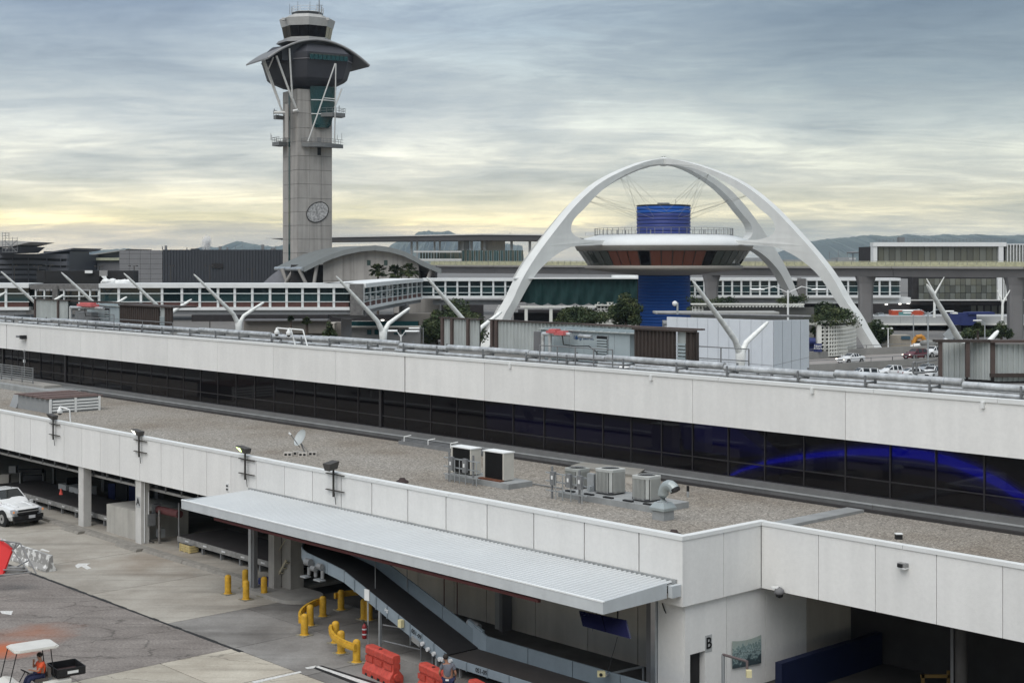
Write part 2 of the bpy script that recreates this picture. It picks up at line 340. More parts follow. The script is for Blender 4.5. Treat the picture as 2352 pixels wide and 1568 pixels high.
# painted arrows and stripes on the slabs
paintw = mat('worn road paint', (.62, .62, .60), .7, var=.35, scale=9, alt=(.40, .39, .37))
def ground_poly(name, pts, mm, lab=None, z=.008):
    q = [G(u, v, z) for u, v in pts]
    o = MB().prism([(p.x, p.y, z - .006) for p in q], (0, 0, .006)).build(name, mm, ap)
    if lab: o['label'] = lab
ground_poly('painted_arrow', [(172, 1298), (180, 1293), (207, 1293), (199, 1297), (210, 1304), (200, 1307), (187, 1300), (178, 1304)], paintw, 'short white painted arrow near column A')
ground_poly('painted_arrow', [(92, 1262), (97, 1259), (114, 1265), (112, 1267)], paintw, 'faded white paint patch near concrete barrier')
ground_poly('painted_arrow', [(0, 1402), (30, 1402), (26, 1411), (4, 1408)], paintw, 'faded white paint patch on asphalt')
for k, (a, b) in enumerate([((715, 1531), (800, 1562)), ((724, 1529), (840, 1568))]):
    pa, pb = G(*a), G(*b)
ground_poly('painted_stripe', [(716, 1532), (723, 1530), (860, 1580), (840, 1580)], black, 'black edge of the double line')
ground_poly('painted_stripe', [(724, 1530), (731, 1528), (890, 1580), (862, 1580)], paintw, 'white double line', z=.009)
ground_poly('painted_stripe', [(733, 1527.6), (739, 1527), (920, 1583), (893, 1580)], black, 'black edge of the double line', z=.010)
ground_poly('painted_stripe', [(577, 1564), (690, 1540), (693, 1543), (585, 1568)], paintw, 'worn dashed white line', z=.011)
ground_poly('painted_stripe', [(700, 1532), (726, 1527), (722, 1533), (706, 1535)], paintw, 'worn dashed white line', z=.012)
# kerb and walkway under the fascia
kb = thing('sidewalk', 'x', 'x'); del kb['label'], kb['category']; kb['kind'] = 'structure'
MB(ST).box((-118, 38.95, -.02), (-58.6, 51, .13)).build('walkway_slab', conc1, kb)
kerbm = mat('worn kerb', (.24, .225, .20), .95, var=.3, scale=3, bump=.5, bscale=8)
kc = [-118, -108, -98, -89.6, -84]
for a, b in zip(kc[:-1], kc[1:]): MB(ST).box((a + .02, 38.62, -.02), (b - .02, 38.95, .15)).build('kerb_stone', kerbm, kb)
for (a, b, t0, t1) in ((-84, -81.6, 38.55, 38.75), (-81.6, -79.3, 38.15, 38.4), (-79.3, -74.8, 38.55, 38.8), (-74.8, -72.3, 38.2, 38.45), (-72.3, -68, 38.55, 38.8), (-68, -63.5, 38.55, 38.8), (-63.5, -58.8, 38.55, 38.8)):
    p = [ST(a + .02, t0 - .1, -.02), ST(b - .02, t0 - .1, -.02), ST(b - .02, 39, -.02), ST(a + .02, 39, -.02)]
    q = [Vector((x.x, x.y, .15)) for x in (ST(a + .02, t0, 0), ST(b - .02, t0, 0), ST(b - .02, 39, 0), ST(a + .02, 39, 0))]
    MB().hexa(p + q).build('kerb_stone', kerbm, kb)
# concrete island round the canopy columns
isl = []
for k in range(16):
    a = math.pi * (-.5 + k / 15); isl.append(ST(-57.2 + 1.15 * math.cos(a), 38.6 + 1.15 * math.sin(a), 0))
isl += [ST(-60.5, 39.75, 0), ST(-60.5, 37.45, 0)]
MB().prism(isl, (0, 0, .16)).build('island', concrete, kb)

# ================================================================ TERMINAL BUILDING (near)
tb = thing('terminal_building', 'long low white stucco terminal building with gravel roof and dark window band', 'building', ST(-33.7, 39, 0))
TL, TR = -150, -6
TF, TF2, TU = 39.0, 43.5, 49.9
# roofs
MB(ST).box((TL, TF + .14, 5.55), (-33.86, 50.1, 5.9)).build('gravel_roof', gravel, tb)
MB(ST).box((-33.86, TF2 + .14, 5.55), (TR, 50.1, 5.88)).build('gravel_roof', gravel, tb)
MB(ST).box((TL, 50.1, 10.2), (TR, 58.4, 10.5)).build('upper_roof', mat('roof membrane', (.17, .165, .155), .9, var=.25, scale=.6), tb)
MB(ST).box((TL, 57.9, 6), (TR, 58.3, 10.2)).build('rear_wall', coldstucco, tb)
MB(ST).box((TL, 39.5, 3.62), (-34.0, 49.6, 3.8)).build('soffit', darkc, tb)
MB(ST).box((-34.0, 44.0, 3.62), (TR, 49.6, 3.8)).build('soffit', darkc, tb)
MB(ST).box((TL, 49.6, 0), (TR, 50.0, 6.0)).build('bay_back_wall', mat('bay wall', (.04, .037, .037), .9, var=.25, scale=.7), tb)  # shade of the bay put into the wall colour
# lower fascia panels
ju = [-60, -25, 1, 33.5, 69.9, 108, 147, 188, 230, 275, 321, 370, 421, 475, 530.4, 588.4, 653.6, 717.5, 783.7, 854, 936.6, 1024.4, 1118.8, 1225.9, 1342, 1467.6, 1568]
js = [SI(u, TF) for u in ju]; js = [TL, -135, -120, -110, -104] + js[1:]; js[-1] = -33.7
js = sorted(set(js))
for a, b in zip(js[:-1], js[1:]):
    g = .018 if a < -58 else .03
    MB(ST).box((a + g, TF, 3.7), (b - (g if b != -33.7 else 0), TF + .12, 6.06)).build('fascia_panel', stucco, tb)
MB(ST).box((TL, TF + .07, 3.75), (-33.8, TF + .16, 6.0)).build('panel_backing', black, tb)
# return wall
rt = [TF + .12, 40.95 + .35, TF2]
for a, b in zip(rt[:-1], rt[1:]): MB(ST).box((-33.82, a + .0, 3.7), (-33.70, b - .03, 6.06)).build('fascia_panel', stucco, tb)
MB(ST).box((-33.9, TF + .1, 3.75), (-33.76, TF2 + .1, 6.0)).build('panel_backing', black, tb)
ju = [1768, 1880, 2010.6, 2151, 2303, 2470, 2660]
js = [-33.55] + [SI(u, TF2) for u in ju[1:]]; js[0] = -33.7
for a, b in zip(js[:-1], js[1:]): MB(ST).box((a + .012, TF2, 3.7), (b - .012, TF2 + .12, 6.06)).build('fascia_panel', stucco, tb)
MB(ST).box((-33.7, TF2 + .07, 3.75), (TR, TF2 + .16, 6.0)).build('panel_backing', black, tb)
# coping lengths
cs = [TL, -130, -110, -100, -91, -82, -74.5, -67.5, -60.6, -53.6, -46.6, -40, -33.66]
for a, b in zip(cs[:-1], cs[1:]): MB(ST).box((a + .01, TF - .04, 6.06), (b - .01, TF + .30, 6.2 + rnd.uniform(-.01, .01))).build('coping', coping, tb)
MB(ST).box((-33.97, TF + .30, 6.06), (-33.66, TF2 + .3, 6.2)).build('coping', coping, tb)
cs = [-33.66, -27.6, -21.4, -15, TR]
for a, b in zip(cs[:-1], cs[1:]): MB(ST).box((a + .01, TF2 - .04, 6.06), (b - .01, TF2 + .26, 6.19 + rnd.uniform(-.01, .01))).build('coping', coping, tb)
# expansion curb across the roof
flash = mat('grey flashing', (.30, .31, .31), .6, var=.25, scale=1.2)
MB(ST).box((-34.0, TF2 + .3, 5.85), (-33.2, 49.5, 6.0)).build('roof_curb', flash, tb)
# flashing strip at the window foot
cs = list(range(-150, -7, 9)) + [TR]
for a, b in zip(cs[:-1], cs[1:]):
    MB(ST).box((a + .01, 49.8, 5.9), (b - .01, 50.08, 6.16)).build('flashing', mat('dark flashing', (.13, .13, .13), .7, var=.25, scale=1.2), tb); MB(ST).box((a + .01, 49.78, 6.16), (b - .01, 50.1, 6.2)).build('flashing_cap', flash, tb)
MB(ST).box((TL, 49.95, 6.0), (TR, 50.3, 6.42)).build('window_sill', mat('sill grey', (.15, .15, .15), .5, var=.15), tb)
# upper fascia
ju = [15, 93, 184.6, 278.6, 384, 500, 627.7, 771, 930, 1112.9, 1319.6, 1590.9, 1942, 2380]
js = [TL, -132, -124] + [SI(u, TU) for u in ju] + [TR]
for i, (a, b) in enumerate(zip(js[:-1], js[1:])):
    ga = .05 if i in (3, 11) else .012; gb = .05 if i + 1 in (3, 11) else .012
    MB(ST).box((a + ga, TU, 8.66), (b - gb, TU + .14, 10.66)).build('fascia_panel', stucco, tb)
MB(ST).box((TL, TU + .1, 8.7), (TR, TU + .3, 10.6)).build('panel_backing', black, tb)
cs = [TL, -130, -118, -107, -96, -84, -72, -60, -50, -41, -33, -27.6, -16, TR]
for a, b in zip(cs[:-1], cs[1:]): MB(ST).box((a + .01, TU - .05, 10.66), (b - .01, TU + .32, 10.81 + rnd.uniform(-.012, .012))).build('coping', coping, tb)
MB(ST).box((TL, 50.2, 10.5), (TR, 50.5, 10.7)).build('roof_edge', darkc, tb)
# window band
WT = 50.32
mu = [8, 28, 41, 67, 93, 122, 152, 185, 212.5, 246, 279, 313.6, 348, 385, 422, 461, 501, 543, 586, 630, 676, 724, 772, 823, 876, 930, 990, 1050, 1112, 1179, 1250, 1320, 1385, 1450, 1520, 1591, 1673, 1757, 1847, 1942, 2045, 2150, 2261, 2385, 2520]
ms = [TL, -128, -124, -120.5] + [SI(u, WT) for u in mu]
muld = mat('dark anodised frame', (.024, .022, .024), .5, var=.15)
for a, b in zip(ms[:-1], ms[1:]):
    for z0, z1 in ((6.46, 7.06), (7.14, 8.62)):
        MB(ST).box((a + .03, WT, z0 - .03), (b - .03, WT + .03, z1 + .03)).build('window_pane', gdark, tb)
for k, a in enumerate(ms):
    big_ = k in (4, 4 + 6, 4 + 24)
    w_ = .10 if big_ else .028
    MB(ST).box((a - w_, WT - (.10 if big_ else .03), 6.42), (a + w_, WT + .08, 8.66)).build('mullion', muld, tb)
MB(ST).box((TL, WT - .02, 7.07), (TR, WT + .06, 7.12)).build('transom', muld, tb)
MB(ST).box((TL, WT - .04, 6.40), (TR, WT + .06, 6.46)).build('transom', muld, tb)
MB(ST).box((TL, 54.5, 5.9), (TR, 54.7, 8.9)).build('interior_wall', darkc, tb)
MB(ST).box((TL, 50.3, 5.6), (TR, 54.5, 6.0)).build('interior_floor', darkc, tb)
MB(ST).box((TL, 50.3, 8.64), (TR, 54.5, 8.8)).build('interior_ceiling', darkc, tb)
# blue window reflection, imitated by added glowing surfaces inside the glass
blue_refl = mat('window reflection blue', (.0, .0, .02), .5, emit=(.004, .008, .85), es=1.0)
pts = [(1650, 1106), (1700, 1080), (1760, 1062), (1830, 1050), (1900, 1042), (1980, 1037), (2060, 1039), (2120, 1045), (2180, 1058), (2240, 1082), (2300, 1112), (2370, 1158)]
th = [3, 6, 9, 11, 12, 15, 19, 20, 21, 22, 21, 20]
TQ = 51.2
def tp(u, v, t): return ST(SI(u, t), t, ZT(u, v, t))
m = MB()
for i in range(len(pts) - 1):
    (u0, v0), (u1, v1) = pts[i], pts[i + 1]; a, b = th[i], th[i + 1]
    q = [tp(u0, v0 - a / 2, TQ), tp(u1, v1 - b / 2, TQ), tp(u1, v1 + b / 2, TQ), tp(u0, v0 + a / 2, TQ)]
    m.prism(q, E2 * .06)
tag(m.build('reflection_strip', blue_refl), 'curved deep blue reflection strip added as a stand-in reflection behind the dark terminal windows', 'reflection strip')
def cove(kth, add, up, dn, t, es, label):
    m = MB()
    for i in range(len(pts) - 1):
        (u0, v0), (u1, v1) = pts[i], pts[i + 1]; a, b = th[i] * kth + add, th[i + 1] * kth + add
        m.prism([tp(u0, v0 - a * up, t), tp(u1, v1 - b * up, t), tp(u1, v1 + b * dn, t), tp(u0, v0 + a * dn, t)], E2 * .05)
    tag(m.build('reflection_band', mat('blue cove %g' % es, (.0, .0, .01), .5, emit=(.002, .006, .5), es=es)), label, 'light cove')
cove(1.25, 3, .6, .6, TQ + .25, .5, 'bright blue added glow hugging the curved reflection strip'); cove(1.5, 7, .6, .75, TQ + .5, .2, 'medium blue added glow round the curved reflection strip'); cove(1.7, 16, .6, .95, TQ + .75, .07, 'dim dark blue added glow furthest behind the reflection strip')
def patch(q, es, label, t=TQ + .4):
    tag(MB().prism([tp(u, v, t) for u, v in q], E2 * .05).build('reflection_patch', mat('blue reflection patch %g' % es, (.0, .0, .01), .5, emit=(.002, .006, .45), es=es)), label, 'light patch')
patch([(1592, 978), (1640, 968), (1690, 985), (1745, 1030), (1760, 1046), (1690, 1032), (1600, 1012)], .25, 'added blue reflection spot just left of and above the blue strip')
patch([(1560, 970), (1640, 955), (1730, 985), (1800, 1045), (1690, 1050), (1570, 1030)], .12, 'dim blue added halo round the small blue reflection patch', TQ + .9)
patch([(1115, 930), (1240, 930), (1420, 965), (1560, 985), (1560, 1050), (1400, 1030), (1250, 1010), (1120, 985)], .075, 'very dim added navy glow behind the middle window panes', TQ + .6)
patch([(1180, 960), (1300, 975), (1450, 1000), (1450, 1020), (1280, 1008), (1180, 985)], .12, 'faint added blue reflection streak behind the middle window panes', TQ + .5)

# ground floor columns
colm = mat('column paint', (.58, .57, .545), .85, var=.12, scale=1.2, streak=.1)
for u in (193, 325):
    s = SI(u, 39.3)
    MB(ST).box((s - .36, 39.12, .12), (s + .30, 39.62, 3.75)).build('column', colm, tb)
MB(ST).box((-95 - .36, 39.12, .12), (-95 + .3, 39.62, 3.75)).build('column', colm, tb)
sA = SI(325, 39.3)
pl = MB(ST).box((sA - .27, 39.10, 2.15), (sA + .22, 39.118, 2.75)).build('letter_plate', mat('plate white', (.42, .43, .43), .6), tb)
text('A', .42, ST(sA - .025, 39.09, 2.45), E1, (0, 0, 1), black, 'letter', pl)
# column with conduits
MB(ST).box((sA + .31, 39.5, 1.1), (sA + .42, 39.95, 1.75)).build('electrical_box', rack, tb)
m = MB(ST); m.path([(sA + .36, 39.3, 3.7), (sA + .36, 39.3, .2)], .03); m.path([(sA + .36, 39.55, 3.0), (sA + .36, 39.55, 1.7)], .03); m.build('conduit', coping, tb)
# inner columns
for s in (-92, -84.5, -77.2, -70, -63):
    MB(ST).box((s - .2, 46.0, .12), (s + .2, 46.4, 3.7)).build('column', midgrey, tb)
# columns at right half of the bay
sB = SI(655, 39.3)
MB(ST).box((sB - .25, 38.5, .15), (sB + .25, 38.9, 3.9)).build('column', mat('steel column', (.40, .385, .36), .7, var=.15, streak=.1), tb)
MB(ST).box((sB + .05, 38.95, .15), (sB + 1.0, 39.7, 3.75)).build('column', concrete, tb)
# beige wall under the canopy
WBK = 42.2
ju = [860, 960, 1043, 1117, 1230, 1350, 1465, 1497]
jb = [SI(u, WBK) for u in ju]
for a, b in zip(jb[:-1], jb[1:]): MB(ST).box((a + .02, WBK, 0), (b - .02, WBK + .2, 3.7)).build('wall_panel', coldstucco, tb)
MB(ST).box((jb[0], WBK + .15, 0), (jb[-1], WBK + .3, 3.7)).build('panel_backing', black, tb)
s = SI(1155, 41.9)
MB(ST).box((s - .35, 41.75, 0), (s + .1, 42.15, 3.75)).build('column', mat('grey column', (.33, .335, .33), .8, var=.1), tb)
MB(ST).box((s + .1, 41.6, 0), (s + .3, 42.15, 3.75)).build('column', midgrey, tb)
# block at the corner, lower walls
MB(ST).box((-35.15, 39.32, 0), (-34.78, 41.2, 3.68)).build('wall_panel', stucco, tb); MB(ST).box((-34.78, 39.32, 0), (-33.945, 39.5, 3.68)).build('wall_panel', stucco, tb)
DT0, DT1, DZ = TI(1584, -33.9), TI(1619, -33.9), 1.86
MB(ST).box((-33.94, 39.34, 0), (-33.88, DT0, 3.68)).build('wall_panel', stucco, tb)
MB(ST).box((-33.94, DT0, DZ), (-33.88, DT1, 3.68)).build('wall_panel', stucco, tb)
MB(ST).box((-33.94, DT1, 0), (-33.88, TI(1668, -33.9) - .02, 3.68)).build('wall_panel', stucco, tb)
MB(ST).box((-34.2, DT0 - .02, 0), (-34.15, DT1 + .1, 2.0)).build('dark_doorway', black, tb); MB(ST).box((-34.15, DT1, 0), (-33.945, DT1 + .04, 2.0)).build('door_jamb', stucco, tb)
MB(ST).box((-34.05, TI(1668, -33.9) + .02, 0), (-33.9, TI(1759, -33.9) - .02, 3.68)).build('wall_panel', stucco, tb)
MB(ST).box((-34.05, TI(1759, -33.9) + .01, 0), (-33.9, 46.6, 3.68)).build('wall_panel', stucco, tb)
MB(ST).box((-34.05, 46.62, 0), (-33.9, 49.6, 3.68)).build('wall_panel', coldstucco, tb)
MB(ST).box((-34.2, 41.3, 0), (-34.06, 49.6, 3.68)).build('panel_backing', black, tb)
# steel columns beside the block
for (a, b, t0, t1, mm) in ((-35.75, -35.45, 39.35, 39.7, midgrey), (-35.4, -35.17, 39.2, 39.6, galv), (-36.25, -36.0, 40.3, 40.6, midgrey)):
    MB(ST).box((a, t0, 0), (b, t1, 3.7)).build('column', mm, tb)
tB = TI(1628, -33.86)
pl = MB(ST).box((-33.885, tB - .19, 1.78), (-33.865, tB + .19, 2.4)).build('letter_plate', MT['plate white'], tb)
text('B', .42, ST(-33.855, tB, 2.09), E2, (0, 0, 1), black, 'letter', pl)
# conduit & hanging tray below the fascia
m = MB(ST); m.box((-118, 39.9, 3.02), (-57.8, 40.02, 3.16)); 
m.build('tray_rail', mat('tray rail', (.45, .44, .42), .7, var=.15), tb)
k = -116.0
while k < -58:
    MB(ST).box((k, 39.86, 3.1), (k + .08, 39.94, 3.66)).build('tray_hanger', rack, tb); k += 1.75
# small fittings
for u, v in ((1170, 831), (1494, 858), (1864, 888), (2256, 921)):
    s = SI(u, TU - .1); z = ZT(u, v + 9, TU - .1)
    MB(ST).box((s - .06, TU - .12, z - .12), (s + .06, TU - .002, z + .12)).build('bracket', coping, tb)
MB(ST).box((SI(523, TF) - .12, TF - .03, 4.2), (SI(523, TF) + .12, TF - .003, 4.62)).build('vent_plate', coping, tb)
for dz in (.07, .25): MB(ST).box((SI(523, TF) - .07, TF - .06, 4.2 + dz), (SI(523, TF) + .07, TF - .032, 4.2 + dz + .08)).build('vent_slot', black, tb)

# ================================================================ CANOPY
CL, CR, CF = -62.2, -33.95, 35.2
can = thing('loading_canopy', 'long flat grey metal canopy with ribbed sheet roof above the baggage belts', 'canopy', ST(CL, CF, 4.0))
canm = mat('canopy fascia metal', (.53, .56, .575), .55, metal=.1, var=.08, scale=1.2, streak=.06)
canr = mat('shaded valley metal', (.24, .25, .255), .6, metal=.0, var=.10, scale=.5)  # valley shade put into a darker tone of the sheet
MB(ST).box((CL, CF, 4.02), (CR, CF + .06, 4.45)).build('fascia', canm, can)
MB(ST).box((CL - .01, CF - .015, 4.42), (CR + .01, CF + .09, 4.465)).build('edge_highlight', mat('edge highlight', (.78, .80, .80), .4), can)  # highlight along the fascia top, put in as a pale strip
MB().hexa([ST(CR - .06, CF + .06, 4.02), ST(CR, CF + .06, 4.02), ST(CR, TF - .55, 4.06), ST(CR - .06, TF - .55, 4.06), ST(CR - .06, CF + .06, 4.45), ST(CR, CF + .06, 4.45), ST(CR, TF - .55, 4.60), ST(CR - .06, TF - .55, 4.60)]).build('fascia', canm, can)
MB(ST).box((CL, CF + .06, 4.05), (CL + .06, TF - .02, 4.45)).build('fascia', canm, can)
MB(ST).box((CR + .01, TF - .5, 4.08), (CR + .2, TF - .02, 4.5)).build('end_bracket', canm, can)
x = CL + .3; rib0 = None
while x < CR - .12:
    if rib0 is None: rib0 = MB(ST).loft([[ST(x, CF + .065, 4.375), ST(x + .03, CF + .065, 4.43), ST(x + .09, CF + .065, 4.43), ST(x + .12, CF + .065, 4.375)], [ST(x, TF - .12, 4.535), ST(x + .03, TF - .12, 4.59), ST(x + .09, TF - .12, 4.59), ST(x + .12, TF - .12, 4.535)]], cap=True).build('roof_rib', mat('lit rib metal', (.62, .64, .645), .55, metal=.0, var=.05, scale=.5), can); xr = x  # light on the rib tops put into a paler tone
    else: o = bpy.data.objects.new('roof_rib', rib0.data); C.objects.link(o); o.parent = can; o.location = E1 * (x - xr)
    x += .245
m = MB(ST); prof = []; x = CL + .07; P_ = .25
while x < CR - .07 - P_: prof += [(x, 0), (x + .09, 0), (x + .12, .012), (x + .20, .012)]; x += P_
prof += [(x, 0), (CR - .05, 0)]
lo = [ST(a, CF + .07, 4.33 + b) for a, b in prof]; hi = [ST(a, TF - .12, 4.50 + b) for a, b in prof]
m.loft([lo, hi], cap=False, closed=False); m.build('ribbed_sheet', canr, can)
MB(ST).box((CL + .1, TF - .12, 4.46), (CR, TF - .004, 4.64)).build('wall_flashing', flash, can)
MB(ST).box((CL + .1, CF + .1, 4.2), (CR - .1, TF - .1, 4.26)).build('deck_underside', darkc, can)
m = MB(ST); m.box((CL + 2.5, CF + .30, 3.76), (CR - 3.5, CF + .42, 3.88)); m.build('pipe', mat('oxide red pipe', (.12, .03, .03), .6, var=.2), can)
for s in [CL + 2 + 3.2 * i for i in range(9)]: MB(ST).box((s, CF + .1, 4.04), (s + .12, TF - .2, 4.2)).build('joist', MT['oxide red pipe'], can)
sC = SI(582, 37.9)
MB(ST).box((sC - .22, 37.75, .05), (sC + .0, 38.05, 4.05)).build('post', galv, can)
MB(ST).box((sC + .0, 37.8, .05), (sC + .22, 38.0, 4.05)).build('post', midgrey, can)
MB(ST).box((sC - .35, 37.6, 0), (sC + .35, 38.15, .12)).build('post_base', concrete, can)
for u in (1050, 1020): 
    s = SI(u, 41.9); MB(ST).cyl((s, 41.9, 0), (s, 41.9, 3.7), .025).build('drop_pipe', MT['oxide red pipe'], can)
for (u, t) in ((862, 36.2), (888, 37.5), (935, 37.2), (1361, 39)):
    s = SI(u, t); MB(ST).cyl((s, t, 2.4 if u < 1000 else 2.0), (s, t, 4.1), .018, n=6).build('hanger_rod', rack, can)
# ================================================================ HILLS
def hill(name, pts, Y, dep, mm):
    m = MB(); n = len(pts); top = []
    for i in range(n - 1):
        (u0, v0), (u1, v1) = pts[i], pts[i + 1]; k = max(2, int(abs(u1 - u0) / 5))
        for j in range(k):
            f = j / k; top.append((u0 + (u1 - u0) * f, v0 + (v1 - v0) * f + rnd.uniform(-1.1, 1.1)))
    top.append(pts[-1])
    rows = []
    for d, g_ in ((-.45, 0.0), (-.3, .35), (-.15, .72), (0, 1.0), (.25, .6), (.5, 0)):
        row = []
        for i, (u, v) in enumerate(top):
            Yd = Y + dep * (d + (0 if g_ in (0, 1) else rnd.uniform(-.05, .05))); zz = max(0.0, (HV - v) / F * Y) + H
            row.append((XU(u, Y), Yd, -5 + (zz + 5) * min(1, g_ * (1 if g_ == 1 else rnd.uniform(.8, 1.1)))))
        rows.append(row)
    m.loft([[Vector(p) for p in r] for r in rows], cap=False, closed=False)
    return struct(name, m, mm)
hillm = mat('mountain scrub', (.10, .115, .085), .95, var=.3, scale=.002)
hill('mountains', [(1840, 600), (1857, 556), (1880, 551), (1905, 548), (1935, 546), (1985, 541), (2010, 539), (2030, 543), (2060, 541), (2085, 538), (2110, 541), (2140, 541), (2170, 538), (2200, 540), (2250, 538), (2300, 541), (2352, 539), (2440, 537), (2550, 541)], 9000, 3500, hillm)
hill('mountains', [(380, 590), (440, 572), (475, 565), (500, 569), (525, 561), (545, 553), (570, 558), (600, 563), (625, 566), (660, 562), (700, 572)], 9500, 3000, hillm)
hill('mountains', [(150, 590), (200, 581), (245, 574), (285, 571), (300, 571), (330, 578), (360, 582), (400, 590)], 9800, 3000, hillm)
hill('mountains', [(900, 560), (945, 543), (962, 533), (985, 530), (1010, 533), (1030, 530), (1050, 538), (1120, 552), (1200, 565)], 9200, 3000, hillm)

# ================================================================ FAR TERMINALS, LEFT
def bld(name, label, cat, loc): return thing(name, label, cat, loc)
slate = mat('slate blue cladding', (.10, .105, .12), .6, var=.12, scale=.1)
slated = mat('slate shadow band', (.035, .038, .048), .5, var=.1)
Y = 400
b = bld('banded_building', 'slate grey building with wavy horizontal bands at far left', 'building', P(80, 650, Y))
for i, (v0, v1) in enumerate(((583, 592), (597, 606), (610, 617), (621, 629), (633, 640))):
    m = MB(); n = 24; poly = []
    for j in range(n + 1):
        u = -60 + (155 + 60) * j / n; d = 5 / (1 + math.exp(-(u - 105) / 9)) * (i + 1) / 3 * (1 if i else .25)
        poly.append((XU(u, Y), Y, ZV(v0 + d, Y)))
    for j in range(n, -1, -1):
        u = -60 + (155 + 60) * j / n; d = 5 / (1 + math.exp(-(u - 105) / 9)) * (i + 1.6) / 3 * .9
        poly.append((XU(u, Y), Y, ZV(v1 + d, Y)))
    m.prism(poly, (0, 1.5, 0)); m.build('band', slate, b)
fb(MB(), -60, 584, 156, 660, Y + 1, 30).build('wall', slated, b)
for u in (28, 64, 106, 138, 153): fb(MB(), u, 586, u + 1.6, 650, Y - .1, .2).build('mullion', slate, b)
b = bld('swept_roof_building', 'low dark building with two upswept wing roofs behind the banded facade', 'building', P(150, 600, 430))
Y = 430
def roofwedge(u0, v0, u1, v1, thick, under, dep=30):
    z0, z1 = ZV(v0, Y), ZV(v1, Y); MB().prism([(XU(u0, Y), Y, z0), (XU(u1, Y), Y, z1), (XU(u1 - 8, Y), Y, ZV(v1 + thick, Y)), (XU(u0, Y), Y, ZV(v0 + thick * .4, Y))], (0, dep, 0)).build('wing_roof', under, b)
lroof = mat('pale roof edge', (.30, .30, .29), .7)
roofwedge(85, 583, 169, 569.5, 5, slate); roofwedge(158, 592, 293, 571.5, 4, lroof)
fb(MB(), 100, 577, 160, 600, Y + 3, 20).build('wall', slated, b)
MB().prism([(XU(180, Y), Y + 2, ZV(592, Y)), (XU(275, Y), Y + 2, ZV(575, Y)), (XU(275, Y), Y + 2, ZV(600, Y)), (XU(158, Y), Y + 2, ZV(600, Y))], (0, 10, 0)).build('wall', slate, b)
fb(MB(), 155, 592, 275, 598, Y - 2, 6).build('parapet', mat('pale green rail', (.40, .41, .30), .7, var=.25, scale=1), b)
fb(MB(), 155, 599, 275, 650, Y - 1, 6).build('wall', midgrey, b)
b = bld('winged_canopy', 'pointed white canopy roof with scaffolding at the far left edge', 'building', P(20, 580, 380))
Y = 380
MB().prism([(XU(-60, Y), Y, ZV(553, Y)), (XU(30, Y), Y, ZV(553, Y)), (XU(71, Y), Y, ZV(555.5, Y)), (XU(25, Y), Y, ZV(566, Y)), (XU(-60, Y), Y, ZV(568, Y))], (0, 20, 0)).build('canopy_roof', mat('white roof dim', (.45, .44, .42), .6), b)
MB().prism([(XU(-60, Y), Y + 2, ZV(568, Y)), (XU(0, Y), Y + 2, ZV(571, Y)), (XU(42, Y), Y + 2, ZV(566, Y)), (XU(25, Y), Y + 2, ZV(580, Y)), (XU(-60, Y), Y + 2, ZV(583, Y))], (0, 20, 0)).build('lower_roof', slate, b)
b = thing('scaffold', 'thin steel scaffold tower standing over the canopy at far left edge', 'scaffold', P(20, 580, 376))
Y = 376
for u in (5, 12, 20, 28, 39):
    fb(MB(), u, 534 if u < 25 else 545, u + .9, 580, Y, .1).build('standard', rack, b)
for v in (535, 541, 547, 553, 562, 570, 578):
    fb(MB(), 5, v, 39 if v > 544 else 21, v + .9, Y, .1).build('ledger', rack, b)
MB().cyl(P(10, 552, Y), P(39, 580, Y), .1, n=6).build('brace', rack, b); MB().cyl(P(39, 552, Y), P(12, 576, Y), .1, n=6).build('brace', rack, b)
# grey panel and dark corrugated hall
b = bld('dark_hall', 'big windowless hall, grey panelled at left and charcoal ribbed at right', 'building', P(460, 650, 380))
Y = 380
gp = mat('grey cladding panel', (.195, .195, .20), .7, var=.08, scale=.3); ds = mat('charcoal ribbed cladding', (.040, .044, .052), .6, var=.1)
us = [274, 297, 322, 346, 373]; vs = [575, 583, 594.5, 606, 617.5, 629, 640.5, 652]
for a, c in zip(us[:-1], us[1:]):
    for d, e in zip(vs[:-1], vs[1:]): fb(MB(), a + .25, d + .25, c - .25, e - .25, Y, .4).build('cladding_panel', gp, b)
fb(MB(), 274, 575, 373, 660, Y + .3, 30).build('wall', slated, b)
m = MB(); x = XU(374, Y); x1 = XU(700, Y); pr = []
zz = ZV(573.5, Y)
while x < x1: pr += [(x, Y), (x + .35, Y), (x + .4, Y + .15), (x + .75, Y + .15)]; x += .8
m.loft([[Vector((a, c, 8)) for a, c in pr], [Vector((a, c, zz)) for a, c in pr]], cap=False, closed=False); m.build('ribbed_wall', ds, b)
fb(MB(), 374, 573.5, 700, 660, Y + .3, 30).build('wall', ds, b)
fb(MB(), 486, 605, 512, 616, Y - .2, .15).build('vent_grille', mat('brown black', (.02, .018, .018)), b)
fb(MB(), 438, 571, 452, 574, Y + 2, 3).build('roof_upstand', ds, b)
for u, h, w_ in ((372, 8, 2), (378, 10, 5), (428, 5, 2), (470, 5, 2), (502, 8, 6), (520, 6, 4), (540, 9, 1), (556, 14, .7), (585, 9, .7), (600, 12, 6), (622, 5, 9), (632, 9, .8)):
    fb(MB(), u, 574 - h, u + w_, 574, Y + 6, w_ * .1).build('roof_unit', rack, b)
b = thing('steam_plume', 'small puff of white steam rising above the dark hall roof', 'steam'); b.location = (0, 0, 0)
m = MB(); 
for k in range(9):
    p = P(473 + 10 * math.sin(k * 1.7) * .4 + k * .5, 571 - k * 2.6, 520); m.sphere(p, 1.0 + .25 * (k % 4), 10, 6, 1.3)
stm = bpy.data.materials.new('steam'); stm.use_nodes = True; t_ = stm.node_tree
